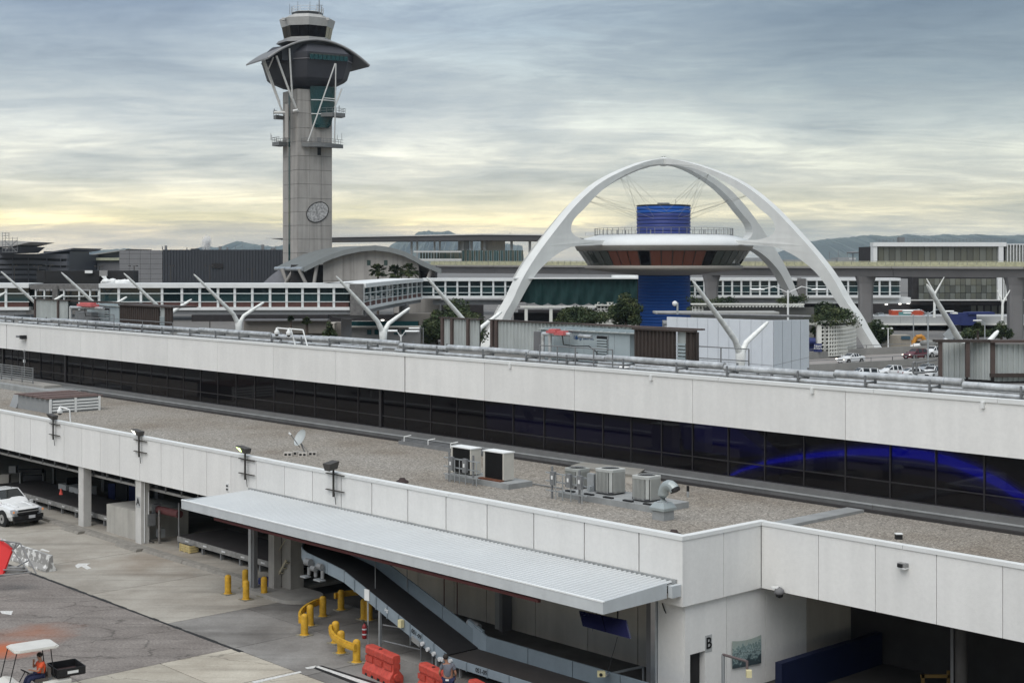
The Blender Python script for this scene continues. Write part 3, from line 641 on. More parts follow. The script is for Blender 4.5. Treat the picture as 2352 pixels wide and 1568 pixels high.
tr_ = nd(t_, 'ShaderNodeBsdfTransparent'); df_ = nd(t_, 'ShaderNodeBsdfDiffuse'); df_.inputs[0].default_value = (.8, .8, .8, 1)
lw_ = nd(t_, 'ShaderNodeLayerWeight'); mx_ = nd(t_, 'ShaderNodeMixShader'); mr_ = nd(t_, 'ShaderNodeMapRange'); t_.links.new(lw_.outputs['Facing'], mr_.inputs[0])
mr_.inputs[3].default_value = .28; mr_.inputs[4].default_value = .0; t_.links.new(mr_.outputs[0], mx_.inputs[0]); t_.links.new(tr_.outputs[0], mx_.inputs[1]); t_.links.new(df_.outputs[0], mx_.inputs[2]); t_.links.new(mx_.outputs[0], t_.nodes['Material Output'].inputs[0])
o = m.build('steam', stm); tag(o, 'small puff of white steam rising above the dark hall roof', 'steam'); bpy.data.objects.remove(b)

# ================================================================ CONTROL TOWER
YC = 334.0; TC = P(706, 598, YC)
tw = thing('control_tower', 'tall concrete airport control tower with dark faceted head and curved roof', 'tower', (TC.x, TC.y, 0))
ef = Vector((.851, .525, 0)); eg = Vector((-.525, .851, 0))
def TW(a, c, z): p = TC + ef * a + eg * c; return Vector((p.x, p.y, z))
def zt(v, dy=0): return ZV(v, YC + dy)
A = 4.3
vs = [206, 232, 261, 294.6, 326, 358.6, 391, 423, 455.8, 487, 518, 549.5, 581, 612, 650, 690]
zs = [zt(v, -4) for v in vs]
tgl = glass('tower teal strip', (.015, .05, .05), 0)
for z1, z0 in zip(zs[:-1], zs[1:]):
    for c0, c1 in ((-A, -.1), (1.0, A)): MB(TW).box((-A, c0 + .03, z0 + .04), (-A + .3, c1 - .03, z1 - .04)).build('concrete_panel', towerc, tw)
    for a0, a1 in ((-A + .3, -1.3), (-1.3, 1.6), (1.6, A)): MB(TW).box((a0 + .0, -A, z0 + .04), (a1 - .04, -A + .3, z1 - .04)).build('concrete_panel', towerc, tw)
MB(TW).box((-A + .1, -A + .1, 0), (A - .05, A, zs[0])).build('core', mat('tower joint', (.13, .125, .12), .9), tw)
MB(TW).box((-A - .06, .05, 14), (-A + .2, .85, zt(200))).build('glass_strip', tgl, tw)
MB(TW).box((.6, -A - .02, zt(359)), (1.5, -A + .2, zt(341))).build('dark_opening', black, tw)
# round artwork on the shaft (plain mottled disc)
zc_ = zt(487, -4); m = MB(); ring = []; 
for k in range(28):
    a = 2 * math.pi * k / 28; rr = 2.85; x = rr * math.cos(a); y = 2.15 * math.sin(a); cs_, sn_ = math.cos(.5), math.sin(.5)
    ring.append(TW(.6 + x * cs_ - y * sn_, -A - .12, zc_ + x * sn_ + y * cs_))
MB().prism(ring, eg * .1).build('medallion', mat('mottled medallion', (.62, .61, .60), .7, scale=2.2, alt=(.10, .10, .10)), tw)
m = MB(); 
for i in range(28): m.cyl(ring[i], ring[(i + 1) % 28], .09, n=6)
m.build('medallion_rim', black, tw)
# teal bowed window on the front face
m = MB(); rows = []
for v, hw, c0 in ((198, 6.0, 1.0), (230, 5.6, .9), (262, 5.0, .8), (286, 4.2, .6), (293, 3.0, .6)):
    row = []
    for k in range(9):
        f = -1 + 2 * k / 8; row.append(TW(c0 + 1.0 + f * hw * .55, -A - .25 - .75 * (1 - f * f), zt(v, -4)))
    rows.append(row)
for j in range(4):
    for k in range(8):
        q = [rows[j][k], rows[j][k + 1], rows[j + 1][k + 1], rows[j + 1][k]]; c = sum(q, Vector()) / 4
        MB().prism([c + (p - c) * .95 for p in q], eg * .08).build('bow_pane', gteal, tw)
m = MB(); m.loft(rows[::-1], cap=False, closed=False)
o = m.build('bow_frame', mat('teal frame', (.09, .17, .17), .5), tw); 
for vv in o.data.vertices: vv.co += eg * .12
for v in (230, 262):
    m = MB(); m.path([TW(2.0 + f * 3.1, -A - .35 - .75 * (1 - f * f), zt(v, -4)) for f in (-1, -.5, 0, .5, 1)], .12, 6); m.build('bow_rail', white, tw)
# head: faceted dark body (camera-independent plan polygon)
plan = [(-10.9, 1), (-9.6, -2.4), (-2.8, -7.6), (1.2, -8.8), (9.9, -3.4), (10.6, 0), (8, 7), (0, 9.5), (-8, 7)]
def ring(v, k, dz=0): return [Vector((TC.x + a * k, TC.y + c * k, zt(v) + dz)) for a, c in plan]
headm = mat('dark head cladding', (.045, .046, .055), .5, var=.12, scale=.3)
base_ring = [Vector((TC.x + a * .52, TC.y + c * .52, zt(205))) for a, c in plan]
m = MB(); m.loft([base_ring, ring(192, .80), ring(186, .87), ring(147, .985), ring(130, 1.0), ring(126, .95), ring(112, .80)], cap=True); m.build('head', headm, tw)
m = MB(); rr = ring(147, .995, .1)
for i in range(len(rr)): m.cyl(rr[i], rr[(i + 1) % len(rr)], .12, n=6)
m.build('head_rail', mat('rail grey', (.16, .16, .17), .5), tw)
# curved roof: barrel along ef, generator along eg
def arcz(a, half, ze, zcw): return ze + (zcw - ze) * (1 - (a / half) ** 2)
def vault(TWf, half, g0, g1, ze, zcw, th_, name, mm, par, n=24, skew=0.0, rim=None):
    m = MB()
    for i in range(n):
        a0, a1 = -half + 2 * half * i / n, -half + 2 * half * (i + 1) / n; z0, z1 = arcz(a0, half, ze, zcw), arcz(a1, half, ze, zcw)
        m.hexa([TWf(a0, g0, z0 - th_), TWf(a1, g0, z1 - th_), TWf(a1, g1, z1 - th_), TWf(a0, g1, z0 - th_), TWf(a0, g0, z0), TWf(a1, g0, z1), TWf(a1, g1, z1), TWf(a0, g1, z0)])
    return m.build(name, mm, par)
roofm = mat('grey roof metal', (.19, .19, .19), .5, metal=.2, var=.1, scale=.4)
vault(TW, 12.5, -6.9, 6.4, zt(147, -2), zt(97, -2), .35, 'curved_roof', roofm, tw)
m = MB(); pts_ = [TW(-12.5 + 25 * i / 24, -7.0, arcz(-12.5 + 25 * i / 24, 12.5, zt(147, -2), zt(97, -2)) - .1) for i in range(25)]; m.path(pts_, .28, 6); m.build('roof_lip', mat('roof lip', (.27, .27, .27), .5), tw)
n = 16; top = [TW(-8.6 + 17.4 * i / n, -5.6, arcz(-8.6 + 17.4 * i / n, 12.5, zt(147, -2), zt(97, -2)) - .3) for i in range(n + 1)]
m = MB(); m.prism(top + [TW(8.8, -5.6, zt(150)), TW(-8.6, -5.6, zt(150))], eg * 11); m.build('gable', headm, tw)
for k in range(9):
    f0, f1 = k / 9 + .008, (k + 1) / 9 - .008; pA, pB = Vector((1.8, -9.0, 0)), Vector((9.9, -4.2, 0)); q0, q1 = pA.lerp(pB, f0), pA.lerp(pB, f1); bk = Vector((-.55, .85, 0))
    zl, zm, zh = zt(138, -7), zt(126.5, -7), zt(115 + .7 * k, -7)
    w3 = lambda q, z: Vector((TC.x + q.x, TC.y + q.y, z))
    MB().prism([w3(q0, zl), w3(q1, zl), w3(q1, zm), w3(q0, zm)], bk * .12).build('clerestory_pane', gteal, tw)
    MB().prism([w3(q0, zm + .05), w3(q1, zm + .05), w3(q1 + bk * 2.2, zh), w3(q0 + bk * 2.2, zh)], Vector((0, 0, -.1))).build('skylight_pane', ggrey, tw)
# cab
def oct_(r, z, n=8, off=.2): return [Vector((TC.x + r * math.cos(off + 2 * math.pi * k / n), TC.y + r * math.sin(off + 2 * math.pi * k / n), z)) for k in range(n)]
m = MB(); m.loft([oct_(7.2, zt(104)), oct_(6.6, zt(97))]); m.build('cab_deck', roofm, tw)
m = MB(); m.loft([oct_(5.4, zt(98)), oct_(5.5, zt(91.5))]); m.build('cab_sill', mat('cab grey', (.44, .44, .43), .6), tw)
g0_, g1_ = oct_(5.35, zt(91.5)), oct_(5.85, zt(66))
m = MB(); m.loft([oct_(5.2, zt(91.5)), oct_(5.7, zt(66))]); m.build('cab_interior', black, tw)
for k in range(8):
    for h_ in range(2):
        a0, a1 = h_ / 2 + .02, (h_ + 1) / 2 - .02
        lo0, lo1 = g0_[k].lerp(g0_[(k + 1) % 8], a0), g0_[k].lerp(g0_[(k + 1) % 8], a1); hi0, hi1 = g1_[k].lerp(g1_[(k + 1) % 8], a0), g1_[k].lerp(g1_[(k + 1) % 8], a1)
        MB().prism([lo0, lo1, hi1, hi0], ((lo1 - lo0).cross(hi0 - lo0)).normalized() * .05).build('cab_pane', gdark if k != 7 else ggrey, tw)
m = MB(); m.loft([oct_(5.95, zt(66)), oct_(6.45, zt(48)), oct_(6.3, zt(46.5)), oct_(4.6, zt(45)), oct_(4.3, zt(38))]); m.build('cab_fascia', MT['cab grey'], tw)
m = MB(); m.loft([oct_(3.5, zt(45)), oct_(3.6, zt(31))]); m.build('roof_drum', mat('drum dark', (.05, .055, .06), .5), tw)
m = MB(); 
for z_ in (zt(31), zt(25), zt(19)):
    q = oct_(3.7, z_, 12)
    for i in range(12): m.cyl(q[i], q[(i + 1) % 12], .045, n=5)
for p in oct_(3.7, zt(31), 12): m.cyl(p, p + Vector((0, 0, 1.25)), .05, n=5)
m.build('roof_railing', coping, tw)
for u, v0 in ((619 + 147, 18), (766, 24), (797, 12), (845, 10), (884, 2), (890, 16), (897, 26)):
    pass
for u, v0, r_ in ((665.5, 9, .07), (670, 15, .05), (684, 3, .07), (712, 4, .07), (733, -6, .16), (728, 8, .06), (738, 12, .08), (742, 20, .06), (725, 22, .05)):
    MB().cyl(P(u, 33, YC - 2), P(u, v0, YC - 2), r_, r_ * .6, n=6).build('antenna', rack, tw)
for u in (650, 752): fb(MB(), u - 3, 41, u + 4, 47, YC - 5, 1).build('roof_box', MT['cab grey'], tw)
fb(MB(), 727, 12, 742, 12.8, YC - 2, .2).build('antenna_arm', rack, tw)
# diagonal struts
strm = mat('strut white', (.66, .66, .64), .55, var=.1)
def tz(zx, zy, dY): return P(525 + zx * .2232, zy * .2232, YC + dY)
for a, c, r_ in ((tz(492, 575, -9.5), tz(648, 1005, -6.5), .30), (tz(626, 500, -9.3), tz(656, 1005, -6.6), .26), (tz(650, 1000, -6.5), tz(695, 1110, -5.5), .30), (tz(350, 610, -5), tz(552, 1150, -3.5), .28),
                 (tz(462, 590, -8), tz(405, 725, -5.5), .20), (tz(366, 605, -8), tz(408, 725, -5.5), .18), (tz(410, 725, -5.2), tz(530, 1060, -3.8), .20),
                 (tz(1098, 655, -9), tz(818, 1455, -7.4), .20), (tz(1104, 655, -9), tz(1098, 1110, -7), .18), (tz(1098, 1110, -7), tz(1090, 1480, -4), .18), (tz(980, 1010, -8.2), tz(1092, 1020, -7.4), .14), (tz(1165, 915, -2), tz(1092, 1110, -3), .24)):
    MB().cyl(a, c, r_ * .8, n=8).build('strut', strm, tw)
for a, c in ((tz(470, 1158, -4.8), tz(600, 1158, -4.8)), (tz(665, 1145, -6.4), tz(715, 1132, -6.6))): MB().cyl(a, c, .32, n=10).build('strut_pin', strm, tw)
MB().box((TC.x - 4.2, TC.y - 6.2, zt(322)), (TC.x - 3.5, TC.y - 4.5, zt(246))).build('buttress', towerc, tw)
# balconies
def balcony(poly, z, nm, rail=True):
    MB().prism([(p.x, p.y, z - .9) for p in poly], (0, 0, .9)).build(nm, mat('balcony grey', (.17, .175, .175), .6), tw)
    if rail:
        m = MB()
        for i in range(len(poly) - 1):
            a, c = poly[i], poly[i + 1]
            for h_ in (.5, 1.05): m.cyl((a.x, a.y, z + h_), (c.x, c.y, z + h_), .05, n=5)
            k = max(1, int((c - a).length / 1.0))
            for j in range(k): p = a.lerp(c, j / k); m.cyl((p.x, p.y, z), (p.x, p.y, z + 1.05), .05, n=5)
        m.build('balcony_rail', rack, tw)
arc = [TW(-3.4 + 10.4 * k / 12, -A - .2 - 2.6 * math.sin(math.pi * (k / 12) ** .8), 0) for k in range(13)]
balcony(arc, zt(327, -7), 'balcony')
balcony([TW(-A - 2.4, .8, 0), TW(-A - 2.6, 4.4, 0), TW(-A - .1, 5.4, 0), TW(-A - .1, 1.4, 0)], zt(327), 'balcony')
balcony([TW(1.0, -A - 1.0, 0), TW(2.8, -A - 3.4, 0), TW(6.4, -A - 2.6, 0), TW(6.6, -A, 0)], zt(256, -7), 'balcony')
balcony([TW(-A - 2.6, 2.0, 0), TW(-A - 2.6, 3.6, 0), TW(-A, 3.6, 0)], zt(266), 'balcony', True)
MB(TW).box((.5, -A - .05, zt(326, -4)), (1.5, -A + .1, zt(315, -4))).build('door', mat('door grey', (.22, .22, .22)), tw)
for u, v0, v1, r_ in ((622, 306, 322, .05), (642 - 18, 310, 322, .05), (785, 306, 322, .05), (775, 310, 322, .05), (779, 243, 258, .1), (620 + 10, 250, 262, .1)):
    MB().cyl(P(u, v1, YC - 3), P(u, v0, YC - 3), r_, n=5).build('antenna', rack, tw)

# ================================================================ TOWER BASE BUILDING (barrel roof)
YB = 300.0
bb = thing('vaulted_building', 'concrete building with curved barrel roof at the foot of the control tower', 'building', P(850, 690, YB))
def arch_pts(us, Y0): return [P(u, v, Y0) for u, v in us]
front = [(698, 614), (735, 596), (765, 583), (795, 573.6), (828, 567), (862, 564), (895, 568), (927, 577), (950, 588), (971, 600), (992, 609), (1014, 618)]
off = Vector((-8.3, 15.5, 0)); thk = Vector((0, 0, -.75))
fp = arch_pts(front, YB); m = MB()
for i in range(len(fp) - 1): m.hexa([fp[i] + thk, fp[i + 1] + thk, fp[i + 1] + off + thk, fp[i] + off + thk, fp[i], fp[i + 1], fp[i + 1] + off, fp[i] + off])
m.build('barrel_roof', mat('barrel roof', (.155, .165, .16), .55, metal=.1, var=.1, scale=.3), bb)
for i in range(len(fp) - 1): MB().hexa([fp[i] + Vector((0, -.25, -1.0)), fp[i + 1] + Vector((-.03, -.25, -1.0)), fp[i + 1] + Vector((-.03, -.02, -1.0)), fp[i] + Vector((0, -.02, -1.0)), fp[i] + Vector((0, -.25, .05)), fp[i + 1] + Vector((-.03, -.25, .05)), fp[i + 1] + Vector((-.03, -.02, .05)), fp[i] + Vector((0, -.02, .05))]).build('roof_edge_panel', mat('roof edge grey', (.21, .225, .225), .5, var=.06), bb)
a0 = fp[0]
for k in range(5):
    q0 = a0 + off * (k / 5) + Vector((-.2, 0, -.35)); q1 = a0 + off * ((k + .93) / 5) + Vector((-.2, 0, -.35)); MB().cyl(q0, q1, .42, n=10).build('gutter', galv, bb)
def arcv(u):
    for (u0, v0), (u1, v1) in zip(front[:-1], front[1:]):
        if u0 <= u <= u1: return v0 + (v1 - v0) * (u - u0) / (u1 - u0)
Yw = YB + 1.6
us = [742, 765, 789, 813, 838, 862, 887, 912, 936, 962]
for a, c in zip(us[:-1], us[1:]):
    MB().prism([P(a + .2, 644, Yw), P(c - .2, 644, Yw), P(c - .2, arcv(c) + 6, Yw), P((a + c) / 2, arcv((a + c) / 2) + 6, Yw), P(a + .2, arcv(a) + 6, Yw)], (0, .3, 0)).build('wall_panel', towerc, bb)
    fb(MB(), a + .2, 645, c - .2, 700, Yw, .3).build('wall_panel', towerc, bb)
MB().prism([P(742, 700, Yw + .2), P(962, 700, Yw + .2)] + [P(u, arcv(u) + 5, Yw + .2) for u in us[::-1]], (0, 16, 0)).build('wall', MT['tower joint'], bb)
fb(MB(), 962, 611, 1000, 660, Yw + 6, 8).build('wall', darkc, bb)
for u in (843, 882): fb(MB(), u, 597.5, u + 8, 609, Yw - .1, .2).build('window', gteal, bb)
fb(MB(), 668, 608, 742, 690, Yw + 4, 10).build('dark_recess', darkc, bb)
for a, c in ((P(687, 618, YB + 1), P(707, 660, YB + 1)), (P(647, 617, YB + 9), P(664, 660, YB + 9)), (P(676, 618, YB + 6), P(656, 650, YB + 8)), (P(729, 600, YB + .8), P(720, 660, YB + .8)), (P(704, 618, YB + 6), P(704, 650, YB + 6)), (P(992, 614, YB + 1), P(980, 650, YB + 1))):
    MB().cyl(a, c, .42, .36, n=8).build('roof_strut', towerc, bb)
m = MB(); pr = [P(600 + 8 * k, 652 - 40 * math.sin(math.pi * .5 * k / 8) + 2, YB + 12) for k in range(9)]
m.prism(pr + [P(664, 660, YB + 12)], (0, 4, 0)); m.build('low_vault', mat('lavender grey', (.24, .245, .27), .6), bb)
m = MB(); pr = [P(845 + 11 * k, 652 - 18 * math.sin(math.pi * k / 10), YB - 3) for k in range(11)]; m.prism(pr, (0, 3, 0)); m.build('low_vault', towerc, bb)
fb(MB(), 905, 655, 1010, 720, 262 + 8, 6).build('lower_wall', towerc, bb)

# ================================================================ CONCOURSE ROOF BEHIND
YS = 420.0
st = thing('station_building', 'long flat-roofed open station behind the tower base building', 'building', P(1000, 610, YS))
edge = mat('pale roof fascia', (.60, .60, .58), .5); und = mat('roof underside', (.085, .083, .085), .8, var=.1)
MB().prism([P(615, 547.5, YS), P(720, 545, YS), P(720, 554, YS), P(655, 552, YS)], (0, 20, 0)).build('roof', und, st)
MB().prism([P(720, 545, YS), P(1110, 538.5, YS), P(1290, 541, YS), P(1350, 549, YS), P(1240, 553, YS), P(1110, 552, YS), P(720, 555, YS)], (0, 20, 0)).build('roof', und, st)
MB().prism([P(610, 546.6, YS - .3), P(1110, 536.8, YS - .3), P(1290, 539, YS - .3), P(1355, 549, YS - .3), P(1290, 541.2, YS - .3), P(1110, 539.4, YS - .3), P(612, 548.4, YS - .3)], (0, .25, 0)).build('roof_edge', edge, st)
for u in (943, 956, 996, 1008, 1060, 1080, 1110, 1172, 1214): fb(MB(), u, 550, u + (6 if u > 1050 else 4), 604, YS + 3, 1.2).build('column', mat('station column', (.42, .42, .41), .7), st)
fb(MB(), 1052, 552, 1078, 604, YS + 4, 3).build('lift_core', MT['station column'], st)
fb(MB(), 1104, 551, 1160, 575, YS + 5, 3).build('wall', coldstucco, st)
x = 1010
while x < 1200:
    fb(MB(), x, 575, x + 4.4, 603, YS, .15).build('glass_panel', ggrey if (x // 5) % 2 else gteal, st); x += 5.2
for k in range(14): fb(MB(), 965 + k * 6.5, 580, 970 + k * 6.5, 594, YS - 6, .3).build('glass_panel', ggrey, st)
fb(MB(), 950, 576, 1060, 580, YS - 5, 2).build('beam', edge, st); fb(MB(), 958, 594, 1060, 600, YS - 6, 2).build('beam', edge, st)
for u in (1171, 1256, 1305): fb(MB(), u, 534, u + 1, 539, YS + 5, .2).build('roof_post', rack, st)
fb(MB(), 1345, 534, 1364, 541, 285, 2).build('roof_unit', edge, st)

# ================================================================ ELEVATED GUIDEWAY
gw = thing('elevated_guideway', 'long concrete elevated train guideway with yellowish parapet on thick columns', 'bridge', (40, 340, 0))
ga, gb_ = P(2700, 600, 266), P(960, 600, 398); gd = (gb_ - ga); gd.z = 0; Lg = gd.length; gd.normalize(); gn = Vector((-gd.y, gd.x, 0)); gn = gn if gn.y > 0 else -gn
def GW(a, c, z): p = ga + gd * a + gn * c; return Vector((p.x, p.y, z))
beam = mat('guideway concrete', (.20, .195, .195), .85, var=.12, scale=.2); beaml = mat('guideway slab', (.30, .29, .27), .85, var=.1)
seg = Lg / 7
for i in range(7):
    m = MB(GW); a, c = i * seg + .05, (i + 1) * seg - .05
    m.hexa([GW(a, .9, 12.55), GW(c, .9, 12.55), GW(c, 4, 12.55), GW(a, 4, 12.55), GW(a, .25, 14.3), GW(c, .25, 14.3), GW(c, 4.6, 14.3), GW(a, 4.6, 14.3)]); m.build('box_girder', beam, gw)
    MB(GW).box((a, -.3, 14.31), (c, 5.1, 14.75)).build('deck', beaml, gw)
par = mat('parapet yellow green', (.47, .46, .30), .6, var=.3, scale=1.3)
x = 0
while x < Lg:
    MB(GW).box((x + .1, -.28, 14.75), (x + 3.9, -.18, 15.05 + .1 * ((int(x) // 4) % 2))).build('parapet_panel', par, gw)
    x += 4
m = MB(GW); 
for h_ in (15.4, 15.85): m.box((0, -.25, h_), (Lg, -.18, h_ + .07))
x = 0
while x < Lg: m.box((x, -.27, 15.0), (x + .12, -.14, 15.9)); x += 2.0
m.build('railing', mat('rail yellow grey', (.34, .34, .26), .6), gw, kind='stuff')
m = MB(GW); m.box((0, 4.9, 14.75), (Lg, 5.0, 15.7)); m.build('far_parapet', par, gw)
def gcol(u, vtop=636, wd=3.3):
    # position where the view column meets the guideway centre line
    x = (u - CU) / F; p0 = GW(0, 2.4, 0); k = (p0.x - x * p0.y) / (x * gd.y - gd.x); c = GW(k, 2.4, 0)
    m = MB(); h_ = wd / 2
    r0 = lambda kx, ky, z: [Vector((c.x + sx * kx, c.y + sy * ky, z)) for sx, sy in ((-1, -.7), (-.7, -1), (.7, -1), (1, -.7), (1, .7), (.7, 1), (-.7, 1), (-1, .7))]
    m.loft([r0(h_ * .86, 1.1, 0), r0(h_ * .86, 1.1, 9), r0(h_ * .95, 1.3, 11), r0(h_ * 1.2, 1.7, 12.55)], smooth=False); m.build('column', beam, gw)
gcol(1634); gcol(1988); gcol(2332)

# ================================================================ RIGHT TERMINAL
YR = 380.0
rb = thing('glass_terminal', 'white framed glass terminal building above the guideway at right', 'building', P(2180, 700, YR))
fb(MB(), 2006, 560, 2015, 612, YR, 3).build('frame', white, rb); fb(MB(), 2006, 556.5, 2312, 566, YR - .2, 3.5).build('frame', white, rb); fb(MB(), 2294, 566, 2305, 612, YR - .1, 3.2).build('frame', white, rb)
fb(MB(), 2308, 560, 2420, 562, YR, 3).build('frame', white, rb)
us = [2017, 2030, 2042, 2056, 2069, 2082, 2095, 2109, 2123, 2136, 2150, 2164, 2178, 2192, 2207, 2221, 2235, 2250, 2265, 2279, 2293]
gref = [glass('reflective pane %d' % i, c, 0, spec=.7) for i, c in enumerate(((.10, .105, .085), (.13, .14, .125), (.075, .08, .07)))]
for i, (a, c) in enumerate(zip(us[:-1], us[1:])): fb(MB(), a + .5, 568, c - .5, 612, YR + .8, .2).build('window_pane', gref[(i * 7 + i // 3) % 3], rb)
fb(MB(), 2014, 566, 2296, 640, YR + 1.1, 20).build('wall', darkc, rb)
for i in range(14): fb(MB(), 2309 + 7 * i, 563, 2313.5 + 7 * i, 612, YR + .6, .2).build('window_pane', gref[1], rb); fb(MB(), 2313.7 + 7 * i, 562, 2315.5 + 7 * i, 612, YR, .6).build('fin', white, rb)
fb(MB(), 2306, 563, 2420, 640, YR + 1, 20).build('wall', slated, rb)
m = MB()
for v in (549, 553): fb(m, 2012, v, 2315, v + .6, YR + 4, .1)
x = 2012
while x < 2315: fb(m, x, 548.5, x + .7, 557, YR + 4, .1); x += 8
m.build('roof_railing', rack, rb, kind='stuff')
fb(MB(), 2065, 545, 2078, 557, YR + 6, 2).build('roof_unit', rack, rb)
# lower glass hall
for i in range(18):
    u = 2110 + i * 12
    if u < 2335: 
        for (va, vb) in ((640, 655), (656, 672), (673, 688)): fb(MB(), u + .4, va, u + 11.5, vb, YR - 8, .2).build('window_pane', gref[(i * 5 + va) % 3], rb)
fb(MB(), 2095, 636, 2420, 700, YR - 7, 4).build('wall', darkc, rb)
fb(MB(), 2292, 634, 2300, 690, YR - 9, 1).build('frame', white, rb)
for i in range(9): fb(MB(), 2300 + i * 5, 634, 2302 + i * 5, 690, YR - 9, .5).build('fin', white, rb)
fb(MB(), 2080, 688.5, 2420, 690.5, YR - 12, 3).build('beam', MT['pale roof fascia'], rb)
# ground floor of the far terminal: dark with lights
fb(MB(), 1500, 690, 2420, 732, YR - 4, 3).build('lower_wall', darkc, rb)
lampw = mat('ceiling lamp', (.5, .5, .5), .5, emit=(1, .95, .85), es=2.5)
for k in range(16): fb(MB(), 2160 - 320 + 27 * k + (k % 3) * 4, 693 + (k * 5) % 6, 2160 - 314 + 27 * k + (k % 3) * 4, 695 + (k * 5) % 6, YR - 5, .2).build('ceiling_lamp', lampw, rb)
for k in range(7): fb(MB(), 2230 + 16 * k, 702, 2242 + 16 * k, 724, YR - 4.3, .2).build('door_pane', gref[k % 3], rb)
fb(MB(), 1900, 726, 2420, 736, YR - 3, 2).build('plinth', midgrey, rb)

# far clutter on the horizon
b = thing('horizon_building', 'low pale rooftop line with aerials on the horizon beside the big arch', 'building', P(1950, 604, 700))
for u, v, w_, hh in ((1700, 592, 60, 10), (1760, 588, 14, 14), (1776, 586, 8, 14), (1800, 596, 120, 9), (1925, 591, 40, 14), (2050, 598, 60, 8)):
    fb(MB(), u, v, u + w_, v + hh + 8, 700, 15).build('roof_block', mat('distant grey', (.30, .31, .31), .9, var=.15), b)
for u, v in ((1862, 582), (1905, 578), (1925, 575), (1946, 580), (1985, 582), (2020, 584), (2050, 580), (1790, 584)): fb(MB(), u, v, u + .8, 600, 705, .3).build('aerial', rack, b)
b = thing('radar_mast', 'small radar antenna with dark oval head on the horizon', 'radar', P(1960, 600, 650))
MB().lathe([(0, -.5), (2.6, -.35), (3.0, 0), (2.6, .35), (0, .5)], P(1959, 580, 650), 16).build('radar_head', rack, b)
MB().cyl(P(1959, 581, 650), P(1959, 606, 650), .25).build('mast', rack, b); fb(MB(), 1952, 592, 1966, 596, 650, 1).build('platform', white, b)
# ================================================================ THEME BUILDING (crossed arches with saucer)
X0, Y0 = (1524 - CU) / F * 285.0, 285.0
th_ = thing('arch_building', 'white building with two crossed parabolic arches holding a saucer restaurant on blue core', 'building', (X0, Y0, 0))
archm = mat('arch white', (.68, .69, .67), .6, var=.06, scale=.3, streak=.06)
dR = Vector((.768, -.641, 0))
def rz(u, v, du=0):
    x = (u - CU) / F; r = (Y0 * x - X0) / (dR.x + dR.y * -1 * x * 1.0 if False else (dR.x - dR.y * x)); Yp = Y0 + dR.y * r
    return r, H - (v - HV) / F * Yp
outer = [(1524, 364), (1575, 369.5), (1628.6, 386), (1673, 403), (1711, 421.7), (1745, 446), (1776, 472), (1806, 502), (1838, 536.6), (1872, 574), (1905, 614.8), (1930, 653), (1948, 688), (1974, 723.6), (1995, 764), (2015, 806)]
inner_top = [(1524, 377), (1575, 380), (1628.6, 397.5), (1673, 418), (1715.6, 447), (1749, 478.6), (1776, 500), (1786, 516), (1787, 530), (1779, 540), (1764, 547), (1745, 551)]
inner_low = [(1762, 563), (1795, 569), (1829.5, 585.8), (1857, 605), (1883, 628), (1905, 657), (1925.5, 688), (1948, 722), (1966, 755), (1988, 806)]
O = [rz(*p) for p in outer]; IT = [rz(*p) for p in inner_top]; IL = [rz(*p) for p in inner_low]
O[0] = (0, O[0][1]); IT[0] = (0, IT[0][1])
kz = O[-1]; O[-1] = (O[-1][0] + 1.0, -.5); IL[-1] = (IL[-1][0] + 1.0, -.5)
RW = 15.5
def smooth_poly(pts, it=1):
    for _ in range(it):
        q = [pts[0]]
        for a, b in zip(pts[:-1], pts[1:]): q += [((3 * a[0] + b[0]) / 4, (3 * a[1] + b[1]) / 4), ((a[0] + 3 * b[0]) / 4, (a[1] + 3 * b[1]) / 4)]
        pts = q + [pts[-1]]
    return pts
O, IT, IL = smooth_poly(O, 1), smooth_poly(IT, 1), smooth_poly(IL, 1)
IT = IT + [(RW, IT[-1][1] - .1)]; IL = [(RW, IL[0][1] + .15)] + IL
def leg(ang):
    d = Vector((math.cos(ang), math.sin(ang), 0)); n = Vector((-d.y, d.x, 0))
    def pt(rzv, off): return (X0 + d.x * rzv[0] + n.x * off, Y0 + d.y * rzv[0] + n.y * off, rzv[1])
    bm = bmesh.new()
    W_ = lambda z: 1.1 + .25 * max(0, (20 - z) / 20)
    def strip(A_, B_, n_):   # fill between two curves, both sides, plus the two edge surfaces
        out = []
        for i in range(n_):
            f = i / (n_ - 1); out.append((samp(A_, f), samp(B_, f)))
        return out
    def samp(cur, f):
        x = f * (len(cur) - 1); i = min(int(x), len(cur) - 2); t = x - i
        return (cur[i][0] + (cur[i + 1][0] - cur[i][0]) * t, cur[i][1] + (cur[i + 1][1] - cur[i][1]) * t)
    # side outline polygon: outer curve, then lower inner back, wing, upper inner
    poly = O + IL[::-1] + IT[::-1]
    m = MB()
    k = len(poly)
    ow = [W_(p[1]) for p in poly]; nO = len(O)
    side = [[], []]
    for sgn, lst in ((1, side[0]), (-1, side[1])):
        for i, p in enumerate(poly):
            wdt = ow[i] if i < nO else ow[i] * .88 + (0 * max(0, 1 - (p[0] - RW) / 9) ** 1.6 if 15 < p[1] < 22.5 else 0)
            lst.append(pt(p, sgn * wdt))
    base = side[0] + side[1]
    faces = [(i, (i + 1) % k, k + (i + 1) % k, k + i) for i in range(k)]
    # triangulate the side polygon
    from mathutils.geometry import tessellate_polygon
    tris = tessellate_polygon([[Vector((p[0], p[1], 0)) for p in poly]])
    for t in tris: faces.append(tuple(t)); faces.append(tuple(k + i for i in t[::-1]))
    m._add(base, faces)
    return m
for a in (math.atan2(-.641, .768), math.atan2(-.641, -.768), math.atan2(.641, .768), math.atan2(.641, -.768)):
    leg(a).build('arch_leg', archm, th_)
